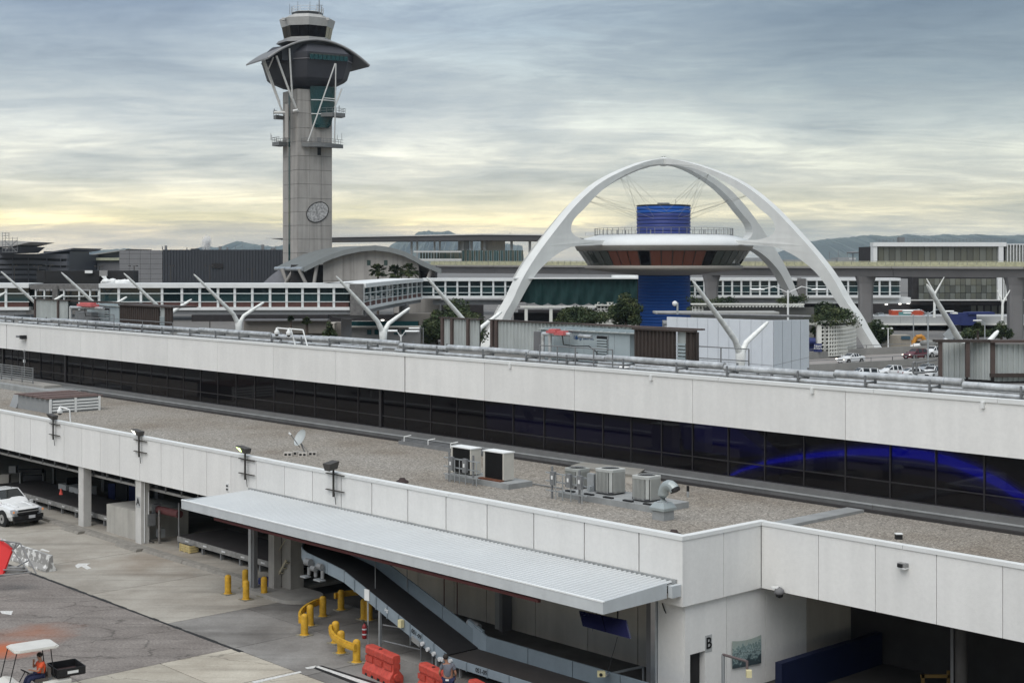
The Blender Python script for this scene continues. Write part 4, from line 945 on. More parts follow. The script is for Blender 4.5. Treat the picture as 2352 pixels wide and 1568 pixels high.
m = MB(); m.sphere((X0, Y0, ZV(372, Y0)), 1.3, 12, 8, .7); m.build('crown_joint', archm, th_)
m = MB(); 
for dx in (-.25, .25): m.cyl((X0 + dx, Y0, ZV(366, Y0)), (X0 + dx, Y0, ZV(359, Y0)), .1, n=6)
m.build('beacon', rack, th_)
cc = (X0, Y0, 0)
def z_(v, dy=0): return ZV(v, Y0 + dy)
white2 = mat('saucer roof white', (.68, .70, .70), .5, var=.05, scale=.5)
MB().lathe([(0, z_(538)), (12.8, z_(540)), (16.6, z_(551)), (17.6, z_(561)), (17.6, z_(565))], cc, 64).build('saucer_roof', white2, th_)
grim = mat('saucer rim grey', (.36, .335, .30), .7, var=.08)
MB().lathe([(17.58, z_(565)), (17.1, z_(576.5)), (16.9, z_(576.5)), (15, z_(576))], cc, 64).build('saucer_rim', grim, th_)
# windows of the saucer, leaning inward
nW = 48
for k in range(nW):
    a0, a1 = 2 * math.pi * (k + .05) / nW, 2 * math.pi * (k + .95) / nW; am = (a0 + a1) / 2
    r1, r0 = 16.75, 14.9
    q = [(X0 + r0 * math.cos(a0), Y0 + r0 * math.sin(a0), z_(609)), (X0 + r0 * math.cos(a1), Y0 + r0 * math.sin(a1), z_(609)), (X0 + r1 * math.cos(a1), Y0 + r1 * math.sin(a1), z_(577)), (X0 + r1 * math.cos(a0), Y0 + r1 * math.sin(a0), z_(577))]
    c_ = math.cos(am); front_ = math.sin(am) < -.2
    mm = gwarm_refl if (front_ and -.72 < c_ < .42 and not -.44 < c_ < -.27) else (ggrey if c_ < -.7 or c_ > .55 else gdark)
    MB().prism(q, (math.cos(am) * .08, math.sin(am) * .08, 0)).build('saucer_pane', mm, th_)
MB().lathe([(16.6, z_(577)), (14.7, z_(609))], cc, 48).build('window_frame', mat('frame brown grey', (.12, .105, .095), .6), th_)
MB().lathe([(14.9, z_(609)), (15.5, z_(610)), (15.6, z_(616)), (14.8, z_(619.5)), (5.4, z_(632)), (5.0, z_(632))], cc, 64).build('saucer_soffit', grim, th_)
MB().lathe([(14.0, z_(611)), (14.0, z_(577))], cc, 48).build('interior_drum', darkc, th_)
blue = mat('royal blue cladding', (.012, .085, .36), .55, var=.1, scale=.3, spec=.3)
blue2 = mat('violet blue cladding', (.028, .045, .19), .5, var=.12, scale=.3)
nr = 8
for k in range(nr):
    za, zb = z_(540) + (z_(474.5) - z_(540)) * k / nr, z_(540) + (z_(474.5) - z_(540)) * (k + 1) / nr
    MB().lathe([(5.25, za + .04), (5.3, za + .1), (5.34, zb - .12), (5.2, zb - .04)], cc, 40).build('cladding_ring', blue2 if k < 6 else blue, th_)
MB().lathe([(5.1, 0), (5.1, z_(472)), (5.35, z_(474)), (5.35, z_(471.5)), (4.8, z_(471)), (0, z_(470.5))], cc, 40).build('core', mat('core dark', (.05, .05, .05), .7), th_)
k = 0; z0 = 0.0
while z0 < z_(633):
    z1 = min(z0 + .62, z_(632)); MB().lathe([(5.22, z0 + .02), (5.28, z0 + .08), (5.28, z1 - .08), (5.22, z1 - .02)], cc, 40).build('cladding_ring', blue, th_); z0 += .62
MB().lathe([(0, z_(465.5)), (1.2, z_(466)), (1.25, z_(470)), (1.0, z_(471))], cc, 16).build('roof_hatch', rack, th_)
MB().cyl((X0 + 2.2, Y0 - 2, z_(471)), (X0 + 2.2, Y0 - 2, z_(460)), .05, n=5).build('aerial', rack, th_)
m = MB(); nn = 56
for k in range(nn):
    a = 2 * math.pi * k / nn; x, y = X0 + 13.6 * math.cos(a), Y0 + 13.6 * math.sin(a); m.cyl((x, y, z_(541)), (x, y, z_(525)), .055, n=5)
    a2 = 2 * math.pi * (k + 1) / nn; x2, y2 = X0 + 13.6 * math.cos(a2), Y0 + 13.6 * math.sin(a2)
    m.cyl((x, y, z_(525.5)), (x2, y2, z_(525.5)), .035, n=4); m.cyl((x, y, z_(540)), (x2, y2, z_(540)), .05, n=4)
m.build('deck_railing', rack, th_, kind='stuff')
for a in (-2.6, -2.4, -1.9, -.9, -.5): MB().cyl((X0 + 11 * math.cos(a), Y0 + 11 * math.sin(a), z_(541)), (X0 + 11 * math.cos(a), Y0 + 11 * math.sin(a), z_(530)), .12, n=6).build('deck_viewer', rack, th_)
# cables from arch to core
cab = mat('stay cable', (.30, .30, .26), .5)
dl = {1: Vector((.768, -.641, 0)), 2: Vector((-.768, -.641, 0)), 3: Vector((.768, .641, 0)), 4: Vector((-.768, .641, 0))}
def on_arch(i, r):
    for (r0, z0), (r1, z1) in zip(IT[:-1], IT[1:]):
        if r0 <= r <= r1: z = z0 + (z1 - z0) * (r - r0) / (r1 - r0 + 1e-9); return Vector((X0, Y0, z)) + dl[i] * r
    return Vector((X0, Y0, 0))
for i in (1, 2, 3, 4):
    d = dl[i]; side_ = Vector((-d.y, d.x, 0))
    for r in (10.5, 19.0):
        a = on_arch(i, r)
        for s_ in (-1, 1):
            e = Vector((X0, Y0, z_(487 if r < 12 else 492))) + d * 3.4 + side_ * s_ * 4.1
            MB().cyl(a, e, .022, n=4).build('stay_cable', cab, th_)
            e = Vector((X0, Y0, z_(500 if r < 12 else 504))) + d * 4.9 + side_ * s_ * 2.2
            MB().cyl(a, e, .022, n=4).build('stay_cable', cab, th_)

# perforated podium wall of the building
pod = thing('screen_block_wall', 'curved white perforated block wall beside the right arch leg', 'wall', P(1910, 808, 250))
blkm = mat('screen block white', (.72, .72, .67), .8, var=.08)
def block_mesh(bw, bh, dep):
    me = MB(); n = 8; c0 = [(-bw / 2, -bh / 2), (0, -bh / 2), (bw / 2, -bh / 2), (bw / 2, 0), (bw / 2, bh / 2), (0, bh / 2), (-bw / 2, bh / 2), (-bw / 2, 0)]
    hw, hh = bw * .36, bh * .36; c1 = [(-hw * .7, -hh), (0, -hh), (hw * .7, -hh), (hw, 0), (hw * .7, hh), (0, hh), (-hw * .7, hh), (-hw, 0)]
    o, i_ = [Vector((x, 0, z)) for x, z in c0], [Vector((x, 0, z)) for x, z in c1]; ib = [Vector((x, dep, z)) for x, z in c1]
    me.loft([o, i_, ib], cap=False); return me
bproto = block_mesh(.62, .62, .3).build('block', blkm); bme = bproto.data; bpy.data.objects.remove(bproto)
def block_wall(root, path, z0, z1, bw=.62):
    nrow = int((z1 - z0) / bw); acc = 0
    for (a, b) in zip(path[:-1], path[1:]):
        d = b - a; n = max(1, round(d.length / bw)); ang = math.atan2(d.y, d.x)
        for k in range(n):
            c = a.lerp(b, (k + .5) / n)
            for r in range(nrow):
                o = bpy.data.objects.new('block', bme); C.objects.link(o); o.parent = root; o.location = Vector((c.x, c.y, z0 + bw * (r + .5))) - ORG[root.name]; o.rotation_euler = (0, 0, ang)
cw = [P(u, 800, Y_) for u, Y_ in ((1885, 236), (1905, 236.2), (1922, 237), (1938, 238.6), (1950, 240.6), (1960, 243), (1967, 247))]
zt1 = ZV(741, 238)
block_wall(pod, cw, .3, zt1 - .1)
m = MB()
for a, b in zip(cw[:-1], cw[1:]): 
    q = [Vector((a.x, a.y, zt1 - .05)), Vector((b.x, b.y, zt1 - .05)), Vector((b.x, b.y + 1.2, zt1 - .05)), Vector((a.x, a.y + 1.2, zt1 - .05))]; m.hexa(q + [p + Vector((0, 0, .45)) for p in q])
m.build('wall_cap', blkm, pod)
m = MB()
for a, b in zip(cw[:-1], cw[1:]): 
    q = [Vector((a.x, a.y + .8, 0)), Vector((b.x, b.y + .8, 0)), Vector((b.x, b.y + .9, 0)), Vector((a.x, a.y + .9, 0))]; m.hexa(q + [p + Vector((0, 0, zt1)) for p in q])
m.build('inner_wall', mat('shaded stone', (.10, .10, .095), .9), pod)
fb(MB(), 1877, 741, 1886, 812, 236, 1).build('pier', blkm, pod); fb(MB(), 1855, 741, 1888, 746, 236, 2).build('wall_cap', blkm, pod)
fb(MB(), 1862, 748, 1880, 790, 243, 1).build('inner_wall', mat('cream wall', (.42, .41, .37), .9), pod)
pod2 = thing('screen_block_wall', 'low white perforated block wall left of the blue core', 'wall', P(1430, 735, 262))
block_wall(pod2, [P(1372, 700, 262), P(1462, 700, 262)], ZV(716, 262) - .62 * 3.2, ZV(701, 262) + .8, .62)
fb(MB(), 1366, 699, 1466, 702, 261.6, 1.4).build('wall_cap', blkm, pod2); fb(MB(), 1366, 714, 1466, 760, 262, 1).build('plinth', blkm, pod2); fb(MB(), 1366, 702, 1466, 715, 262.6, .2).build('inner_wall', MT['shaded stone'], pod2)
fb(MB(), 1195, 703, 1370, 706.5, 258, 1.2).build('beam', blkm, pod2)
for u in (1205, 1262, 1330): fb(MB(), u, 704, u + 7, 760, 258.2, .8).build('post', blkm, pod2)
fb(MB(), 1180, 718, 1470, 760, 268, 1).build('inner_wall', darkc, pod2)
pod3 = thing('screen_block_wall', 'long low perforated wall with planters behind the white panelled box', 'wall', P(1750, 706, 240))
block_wall(pod3, [P(1590, 700, 240), P(1845, 700, 246)], ZV(706, 240) - 1.0, ZV(699, 240) + .2, .62)
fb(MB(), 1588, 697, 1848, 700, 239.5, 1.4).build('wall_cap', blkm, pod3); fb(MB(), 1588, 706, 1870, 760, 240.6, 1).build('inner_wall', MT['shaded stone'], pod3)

# ================================================================ WHITE PANELLED BOX
wb = thing('white_box_building', 'windowless box building clad in tall pale white panels behind the Y-shaped pole', 'building', P(1700, 845, 108))
cold = mat('cool white panel', (.70, .735, .77), .55, var=.05, scale=.6)
pts = [(1532, 103), (1795, 103), (1800, 103), (1858, 112)]
us1 = [1579, 1622, 1664, 1704, 1744, 1786, 1828, 1870, 1914, 1959, 2004]
us1 = [1584 + (a - 1584) for a in us1]
seq = [(1530 + i * 0) for i in range(0)]
f_us = [1585, 1624, 1663.5, 1703, 1745, 1786, 1827, 1871, 1914, 1958.6]   # joints in r4 px converted below
js_ = [(1458.3 + z * .2232) for z in (330, 433, 537, 642, 750, 857, 967, 1080, 1195, 1308, 1425)]
je_ = [(1458.3 + z * .2232) for z in (1425, 1520, 1612, 1705, 1793)]
ztop = ZV(728, 105)
def wbp(u0, u1, Ya, Yb, va, vb):
    for (z0, z1) in ((0, ZV(830, 108) + .03), (ZV(830, 108) + .06, None)):
        p0, p1 = P(u0 + .3, 728, Ya), P(u1 - .3, 728, Yb); zt0, zt1_ = (z1, z1) if z1 else (ZV(va, Ya), ZV(vb, Yb))
        MB().hexa([(p0.x, p0.y, z0), (p1.x, p1.y, z0), (p1.x, p1.y + .2, z0), (p0.x, p0.y + .2, z0), (p0.x, p0.y, zt0), (p1.x, p1.y, zt1_), (p1.x, p1.y + .2, zt1_), (p0.x, p0.y + .2, zt0)]).build('cladding_panel', cold, wb)
def vtop(u): return 727.5 + (u - 1532) / (1776 - 1532) * 8 if u < 1776 else 735.5 - (u - 1776) / 82 * 1.5
def Yf(u): return 112 - (u - 1532) / 244 * 9 if u < 1776 else 103 + (u - 1776) / 82 * 9
for a, b in list(zip(js_[:-1], js_[1:])) + list(zip(je_[:-1], je_[1:])): wbp(a, b, Yf(a), Yf(b), vtop(a), vtop(b))
pa, pb, pc = P(1532, 727, 112.3), P(1776, 735, 103.3), P(1858, 735, 112.3)
MB().prism([(pa.x, pa.y, 0), (pb.x, pb.y, 0), (pc.x, pc.y, 0), (pc.x + 2, 135, 0), (pa.x + 2, 135, 0)], (0, 0, ZV(736, 103) - 1.3)).build('roof_mass', mat('roof dark grey', (.20, .20, .20), .9), wb)
m = MB(); 
for u0, u1 in ((1510, 1600), (1600, 1700), (1700, 1776), (1776, 1862)): a, b = P(u0, 719 + (u0 - 1510) * .022, 122), P(u1, 719 + (u1 - 1510) * .022, 122); m.cyl(a, b, .12, n=6)
m.build('roof_pipe', rack, wb); fb(MB(), 1507, 716.5, 1790, 721, 124, 3).build('roof_ledge', mat('roof ledge', (.36, .36, .34), .8), wb)

# ================================================================ FOOTBRIDGE (glazed connector)
br = thing('glazed_footbridge', 'long white glazed pedestrian bridge with teal glass running across behind the poles', 'bridge', P(600, 720, 205))
btop = mat('bridge soffit grey', (.25, .255, .26), .8, var=.08)
gbr = [glass('bridge glass', (.03, .07, .075), .35), glass('bridge glass b', (.015, .03, .034), .35)]
redd = mat('reddish infill', (.11, .05, .042), .7, var=.25, scale=2)
inter = mat('bridge interior', (.085, .085, .09), .8, var=.5, scale=.8)
def bridge(pts, k0=(53, 63, 76, 80, 95, 107, 114, 124), lower=True, floor=True, ks=1.0):
    # pts: list of (u, Y) module boundaries; k0: rows below horizon at Y=205 of roof top, cornice bottom, transom, rail, lower rail, window bottom, floor bottom, soffit bottom
    z = [H - k / F * 205 * ks for k in k0]
    for i, ((u0, Ya), (u1, Yb)) in enumerate(zip(pts[:-1], pts[1:])):
        a, b = P(u0, 600, Ya), P(u1, 600, Yb); d = (b - a); d.z = 0; d.normalize(); nrm = Vector((-d.y, d.x, 0)); ln = (Vector((b.x, b.y, 0)) - Vector((a.x, a.y, 0))).length
        def fr(x, y, zz, a=a, d=d, nrm=nrm): return Vector((a.x + d.x * x + nrm.x * y, a.y + d.y * x + nrm.y * y, zz))
        w_ = .17 * ks
        MB(fr).box((-w_, -.12, z[5]), (w_, .3, z[1])).build('mullion', whiteb, br)
        MB(fr).box((w_, .10, z[2] + .04), (ln - w_, .15, z[1])).build('window_pane', gbr[1], br)
        MB(fr).box((w_, .05, z[4]), (ln - w_, .10, z[2])).build('window_pane', gbr[i % 2 if i % 5 == 3 else 0], br)
        MB(fr).box((w_, .06, z[5]), (ln - w_, .14, z[4] - .06)).build('infill_panel', redd if lower else gbr[1], br)
        m = MB(fr); m.box((0, -.2, z[2] - .05), (ln, -.12, z[2] + .06)); m.box((0, -.2, z[4] - .05), (ln, -.12, z[4] + .06)); m.build('rail', mat('rail white', (.66, .70, .70), .4), br)
        MB(fr).box((0, -.35, z[1]), (ln - .01, 6, z[0])).build('roof_section', whiteb, br)
        MB(fr).box((0, -.3, z[6]), (ln - .01, 6, z[5])).build('floor_section', whiteb, br)
        if floor: MB(fr).box((0, .1, z[7]), (ln - .01, 5.6, z[6])).build('soffit_section', btop, br)
        MB(fr).box((0, 2.8, z[5]), (ln, 2.95, z[1])).build('interior_wall', inter, br)
        if i % 3 != 1: MB(fr).box((ln * (.2 + .1 * (i % 4)), 1.4, z[2] - .3 - .5 * (i % 2)), (ln * (.5 + .12 * (i % 3)), 1.5, z[1] - .25)).build('notice_board', MT['cream wall'], br)
zz = lambda z: 525 + .2232 * z
A1 = [-80, -32, 14, 62]
usA = [228, 273, 324, 372.5, 418, 459, 501, 539.5, 579.7, 620.5, 658.5, 695, 732, 767, 803.5]
bridge([(u, 205) for u in (-80, -34, 14, 68)]); bridge([(u, 205) for u in usA])
usB = [835, 850, 863, 876, 888, 901, 913, 924, 936, 946, 957, 968]
bridge([(u, 205 + 58 * (u - 835) / 133) for u in usB])
k2 = (53, 61, 77, 80, 95, 104, 112, 118)
bridge([(968 + 27.5 * k, 263) for k in range(9)], k2, lower=False, floor=False)
fb(MB(), 994, 690, 1190, 700, 264, 4).build('soffit_section', btop, br)
bridge([(1575 + 21.3 * k, 352) for k in range(13)], k2, lower=False, floor=False, ks=1.313)
bridge([(1852 + 24 * k, 352) for k in range(10)], k2, lower=False, floor=False, ks=1.313)
for u0, u1, va, vb in ((1575, 1815, 683, 696), (1850, 2092, 683, 697)): fb(MB(), u0, va, u1, vb, 353, 4).build('soffit_section', whiteb if u0 > 1800 else btop, br)
# joint modules
jm = mat('weathered joint', (.16, .155, .15), .8, var=.4, scale=2)
fb(MB(), 804, 652, 834, 724, 204.4, 5).build('joint_module', jm, br); fb(MB(), 69, 653, 226, 664, 204.6, 5).build('joint_beam', jm, br)
fb(MB(), 120, 655, 132, 700, 204.4, 1).build('joint_post', jm, br)
for u in (80, 100, 145, 180, 205): fb(MB(), u, 664, u + 3, 712, 204.8, .4).build('mullion', whiteb, br)
fb(MB(), 70, 668, 228, 712, 206.5, .3).build('window_pane', gbr[1], br); fb(MB(), 70, 679, 226, 681, 204.6, .2).build('rail', MT['rail white'], br)
fb(MB(), 60, 712, 230, 722, 205, 5).build('floor_section', jm, br)
fb(MB(), 1832, 640, 1851, 690, 351, 4).build('joint_module', jm, br)
# piers
for u, w_, Yp, vt in ((790, 13, 207, 716), (925, 12, 245, 700), (1030, 10, 266, 694)):
    MB().cyl(P(u, 900, Yp) * 1 if False else (XU(u, Yp) , Yp + 3, 0), (XU(u, Yp), Yp + 3, ZV(vt, Yp)), w_ * Yp / F * .95, n=16).build('pier', beam, br)
MB().prism([P(740, 712, 206), P(850, 712, 206), P(835, 728, 206), P(800, 734, 206), P(765, 728, 206)], (0, 5, 0)).build('pier_head', beam, br)
# structures on the bridge roof
b = thing('plywood_enclosure', 'black plywood enclosure with white sheet on top of the left bridge roof', 'enclosure', P(195, 650, 212))
for u0, u1 in ((84, 104), (104.5, 228), (246, 306)): fb(MB(), u0, 621.5, u1, 652, 212, 3).build('side_panel', black, b)
fb(MB(), 228, 621, 246, 634, 211.6, 2).build('canvas_flap', mat('canvas grey', (.25, .245, .24)), b); fb(MB(), 195, 621, 212, 627.5, 211.6, .2).build('white_sheet', white, b)
MB().prism([P(232, 634, 211.4), P(243, 634, 211.4), P(250, 649, 211.4), P(246, 649, 211.4)], (0, .2, 0)).build('ladder', white, b)
m = MB()
for k in range(14): m.sphere(P(236 + k * 4.6, 649 - (k * 7 % 4), 211), .35 + .15 * (k % 3), 8, 5, .7)
tag(m.build('rubble_sacks', white), 'heap of white sacks and sheeting on the bridge roof in front of black enclosure', 'sacks')
# green mesh wrap
m = MB(); cols = 60; rows = []
for j in range(7):
    row = []
    for i in range(cols + 1):
        u = 1196 + (1464 - 1196) * i / cols; f = j / 6; v = 640.5 + (696 - 640.5) * f + (6 * math.sin(math.pi * i / cols) * 0 + (5 * abs(math.sin(i * .45)) if j == 6 else 0)) - (8 * (1 - i / 8) if j > 4 and i < 8 else 0) - (9 * (i - 50) / 10 if j == 6 and i > 50 else 0)
        row.append(P(u, v, 262 + .35 * math.sin(i * .9 + j * .7) * f + .2 * math.sin(i * 2.3)))
    rows.append(row)
m.loft(rows, cap=False, closed=False, smooth=True)
tag(m.build('mesh_wrap', mat('dark green debris net', (.005, .034, .033), .8, var=.25, scale=1.2)), 'dark green debris netting wrapped round the footbridge beneath the saucer', 'netting')
b = thing('wrapped_bridge_section', 'bridge deck section with white roof edge under the green netting', 'bridge', P(1330, 660, 266))
fb(MB(), 1180, 637.5, 1466, 640.5, 261, 5).build('roof_edge', whiteb, b); fb(MB(), 1180, 641, 1466, 694, 264, 4).build('deck_body', darkc, b); fb(MB(), 1407, 632, 1466, 638, 263, 3).build('roof_unit', whiteb, b)
for u in (1210, 1245, 1290, 1330, 1370): fb(MB(), u, 696, u + 1, 712, 263, .3).build('scaffold_pole', rack, b)
for v in (698, 704, 710): fb(MB(), 1085 + 25, v, 1390, v + .8, 263, .2).build('scaffold_rail', rack, b)
fb(MB(), 1190, 712, 1400, 760, 285 + 10, 3).build('lower_wall', darkc, b)

# things below the bridge (parking structure, low walls)
pk = thing('parking_structure', 'low beige parking deck walls in shade below the footbridge', 'building', P(650, 760, 240))
tan = mat('tan concrete', (.20, .185, .165), .9, var=.15, scale=.4)
for u0, v0, u1, v1, Yp, mm in ((440, 723, 752, 738, 258, darkc), (560, 737, 755, 765, 236, tan), (560, 734, 752, 737, 235, midgrey), (655, 740, 900, 772, 238, tan), (752, 742, 768, 760, 234, coldstucco), (798, 738, 960, 752, 233, gteald), (797, 752, 965, 790, 231, mat('grey lower wall', (.24, .235, .23), .9, var=.1)), (1000, 700, 1110, 780, 280, darkc), (905, 720, 1003, 790, 246, tan)):
    fb(MB(), u0, v0, u1, v1, Yp, 3).build('wall', mm, pk)
fb(MB(), 752, 723, 1003, 742, 262, 3).build('wall', darkc, pk); fb(MB(), 795, 749, 965, 752, 230, 1.5).build('ledge', MT['cream wall'], pk)
for u in (843, 905, 860, 922): fb(MB(), u, 757, u + 10, 768, 230.8, .3).build('window', gteald, pk)
for u, v in ((875, 734), (868, 738)): fb(MB(), u, v, u + 7, v + 3, 257, .3).build('lamp', lampw, pk)
# bay under right bridge
b = thing('lower_facade', 'tan wall and dark openings beneath the right end of footbridge', 'building', P(1750, 720, 300))
fb(MB(), 1660, 690, 1780, 735, 357, 3).build('wall', tan, b); fb(MB(), 1780, 692, 1990, 740, 358, 3).build('wall', darkc, b); fb(MB(), 1628, 690, 1662, 715, 356, 3).build('wall', gteald, b)
fb(MB(), 1560, 690, 1640, 735, 360, 2).build('wall', darkc, b)
# elevated road deck at right with traffic
rd = thing('elevated_road', 'pale concrete elevated roadway deck across the right side', 'bridge', P(2180, 740, 330))
for u0 in range(2008, 2420, 60): fb(MB(), u0 + .3, 726, u0 + 59.7, 743, 330, 12).build('parapet_panel', mat('pale parapet', (.37, .38, .38), .8, var=.08), rd)
fb(MB(), 2000, 743, 2420, 747, 329, 12).build('deck_edge', blkm, rd); fb(MB(), 1990, 760, 2420, 800, 346, 3).build('back_wall', darkc, rd)
fb(MB(), 1990, 747, 2420, 762, 341, 2).build('soffit', darkc, rd)
for u in (2185,): fb(MB(), u, 747, u + 22, 830, 331, 3).build('column', beam, rd)
b = thing('portable_cabin', 'royal blue portable container cabin with tarp on the elevated road', 'container', P(2205, 745, 292))
bl_ = mat('container blue', (.018, .03, .13), .6, var=.1)
fb(MB(), 2203, 719, 2243, 747, 325, 3).build('body', bl_, b); fb(MB(), 2225, 717, 2285, 722, 324.5, 4).build('tarp', bl_, b); fb(MB(), 2184, 721, 2204, 746, 324.5, 3).build('side_box', bl_, b); fb(MB(), 2188, 717, 2200, 721, 324.4, 2).build('lid', white, b)
b = thing('shuttle_bus', 'orange and teal shuttle bus seen above the roadway parapet', 'bus', P(2080, 727, 320))
fb(MB(), 2048, 713, 2122, 728, 336, 2.6).build('body', mat('bus orange', (.45, .07, .03), .5, var=.4, scale=.5), b); fb(MB(), 2064, 716, 2092, 724, 335.9, .1).build('side_panel', mat('bus teal', (.10, .25, .25), .5), b); fb(MB(), 2052, 711.5, 2118, 713.5, 336.2, 2.2).build('roof', white, b)
b = thing('shuttle_van', 'white shuttle van half hidden beneath the bridge near rear arch leg', 'van', P(1810, 712, 285))
fb(MB(), 1795, 700, 1838, 704, 288, 3).build('roof', white, b); fb(MB(), 1797, 704, 1836, 711, 288.2, 2.6).build('window_band', gcar, b); fb(MB(), 1790, 711, 1836, 719, 288, 3).build('body', white, b)
# ramp road and its barrier walls
bw_ = thing('ramp_road', 'r', 'r'); del bw_['label'], bw_['category']; bw_['kind'] = 'structure'
wallm = mat('road barrier concrete', (.30, .29, .27), .9, var=.12, scale=.3, streak=.1)
def vwall(pa, pb, h0, h1, th0=.35, nm='barrier_wall', mm=None, par=bw_):
    d = pb - pa; d.z = 0; n = Vector((-d.y, d.x, 0)).normalized() * th0
    q = [Vector((p.x, p.y, 0)) for p in (pa, pb)]; q = [q[0], q[1], q[1] + n, q[0] + n]
    return MB().hexa([p + Vector((0, 0, h0)) for p in q] + [p + Vector((0, 0, h1)) for p in q]).build(nm, mm or wallm, par)
# road surface from the left (behind white box) to the right
q = [G(1700, 850), G(1858, 842), G(2160, 829), G(2330, 820), G(2330, 803), G(2100, 806), G(1990, 808), G(1858, 818), G(1700, 826)]
MB().prism([(p.x, p.y, -.05) for p in q], (0, 0, .06)).build('road_surface', mat('ramp concrete', (.27, .25, .235), .9, var=.1, scale=.3), bw_)
segs = [(1700, 827, 812), (1858, 826, 813), (1930, 820, 808.5), (1990, 815, 805.5), (2060, 812, 800), (2150, 808, 797)]
for (u0, a0_, b0_), (u1, a1_, b1_) in zip(segs[:-1], segs[1:]): vwall(G(u0, a0_), G(u1, a1_), 0, 1.15)
segs = [(1700, 862), (1858, 853), (1950, 848.5), (2050, 842), (2160, 835)]
for (u0, a0_), (u1, a1_) in zip(segs[:-1], segs[1:]): vwall(G(u0, a0_), G(u1, a1_), 0, 1.0)
def rail(name, label, pts, h, posts, r=.045, rows_=(.5, 1.0)):
    rt = thing(name, label, 'railing', pts[0]); m = MB()
    for a, b in zip(pts[:-1], pts[1:]):
        for k in rows_: MB().cyl(a + Vector((0, 0, h * k)), b + Vector((0, 0, h * k)), r, n=6).build('rail', rack, rt)
        n = max(1, round((b - a).length / posts))
        for k in range(n + 1): p = a.lerp(b, k / n); MB().cyl(p, p + Vector((0, 0, h)), r, n=6).build('post', rack, rt)
    return rt
rail('guard_rail', 'thin steel rail on top of the near road barrier wall', [G(1858, 853) + Vector((0, 0, 1.0)), G(1950, 848.5) + Vector((0, 0, 1.0)), G(2050, 842) + Vector((0, 0, 1)), G(2160, 835) + Vector((0, 0, 1))], .55, 6, .05, (1.0,))
rail('guard_rail', 'thin steel rail on top of the far road barrier wall', [G(1858, 826) + Vector((0, 0, 1.15)), G(1990, 815) + Vector((0, 0, 1.15)), G(2150, 808) + Vector((0, 0, 1.15))], .5, 6, .05, (1.0,))
# ================================================================ HAZE
hz = MB(); hz.box((-7500, -60, -1.2), (8500, 14500, 215))
hm = bpy.data.materials.new('air'); hm.use_nodes = True; t_ = hm.node_tree
for n in list(t_.nodes): t_.nodes.remove(n)
pv = t_.nodes.new('ShaderNodeVolumePrincipled'); ov = t_.nodes.new('ShaderNodeOutputMaterial'); t_.links.new(pv.outputs[0], ov.inputs['Volume'])
pv.inputs['Color'].default_value = (.62, .78, .95, 1); pv.inputs['Density'].default_value = 5.0e-5; pv.inputs['Anisotropy'].default_value = 0.0
ho = hz.build('haze', hm, None, kind='stuff')

# ================================================================ Y-SHAPED POLES
def ypole(fu, label, zf=10.5, h0=0.0):
    Yp = YT(fu, 72.0); X_ = XU(fu, Yp); root = thing('forked_pole', label, 'pole', (X_, Yp, 0), 'white forked poles in a row behind the terminal')
    f = Vector((X_, Yp, zf)); tl = f + Vector((-3.45, -3.39, 4.25)); ts = f + Vector((2.07, 1.82, 1.55))
    def tap(pts, rs, nm, n=14):
        m = MB(); rings = []
        for i, (p, r) in enumerate(zip(pts, rs)):
            d = (pts[min(i + 1, len(pts) - 1)] - pts[max(i - 1, 0)]).normalized(); q = d.to_track_quat('Z', 'Y')
            rings.append([p + q @ Vector((math.cos(2 * math.pi * k / n) * r, math.sin(2 * math.pi * k / n) * r, 0)) for k in range(n)])
        m.loft(rings, smooth=True); return m.build(nm, polew, root)
    dl_, ds_ = (tl - f), (ts - f)
    tap([Vector((X_, Yp, 0)), Vector((X_, Yp, zf - 3.0)), Vector((X_, Yp, zf - 1.8)), f + Vector((0, 0, -.9)), f + Vector((0, 0, -.35)), f + Vector((0, 0, -.1))], [.17, .20, .23, .30, .34, .22], 'stem')
    tap([f + Vector((.05, 0, -.9)), f + dl_ * .0 + Vector((-.1, -.08, -.25)), f + dl_ * .12, f + dl_ * .3, f + dl_ * .6, f + dl_ * .9, f + dl_ * .985, tl], [.19, .23, .19, .175, .15, .11, .06, .02], 'long_arm')
    tap([f + Vector((-.05, 0, -.9)), f + Vector((.12, .1, -.3)), f + ds_ * .2, f + ds_ * .5, f + ds_ * .9, f + ds_ * .985, ts], [.17, .22, .17, .155, .12, .08, .02], 'short_arm')
for fu, lb in ((-37, 'forked white pole at the left frame edge with only its short arm showing'), (95, 'forked white pole at far left rising in front of the left bridge end'), (237, 'forked white pole in front of the plywood enclosure, second whole one from left'), (384, 'forked white pole crossing the footbridge behind the left brown screens'),
               (548, 'forked white pole with visible fork left of the tower base building'), (880, 'forked white pole with visible fork below the footbridge bend'), (1090, 'forked white pole in front of the leafy tree beside the left arch foot'),
               (1701, 'forked white pole standing in front of the white panelled box'), (2232, 'forked white pole leaning over the ribbed screens at far right')):
    ypole(fu, lb)
# two far forks at the right
for (u, v0, v1, Yp, ll) in ((2150, 636, 725, 285, 'thin distant forked pole left of the right lower glass hall'), (2306, 666, 732, 285, 'thin distant forked pole beside the right guideway column')):
    root = thing('forked_pole', ll, 'pole', P(u, v1, Yp)); k = (v1 - v0) / 90
    fk = P(u - 3, v0 + 40 * k, Yp)
    MB().cyl(P(u - 4, v1 + 4, Yp), fk, .26, n=8).build('stem', polew, root); MB().cyl(fk, P(u - 22 * k, v0 + (4 if k > .8 else 0), Yp), .26, .1, n=8).build('long_arm', polew, root); MB().cyl(fk, P(u + 19 * k, v0, Yp), .24, .08, n=8).build('short_arm', polew, root)

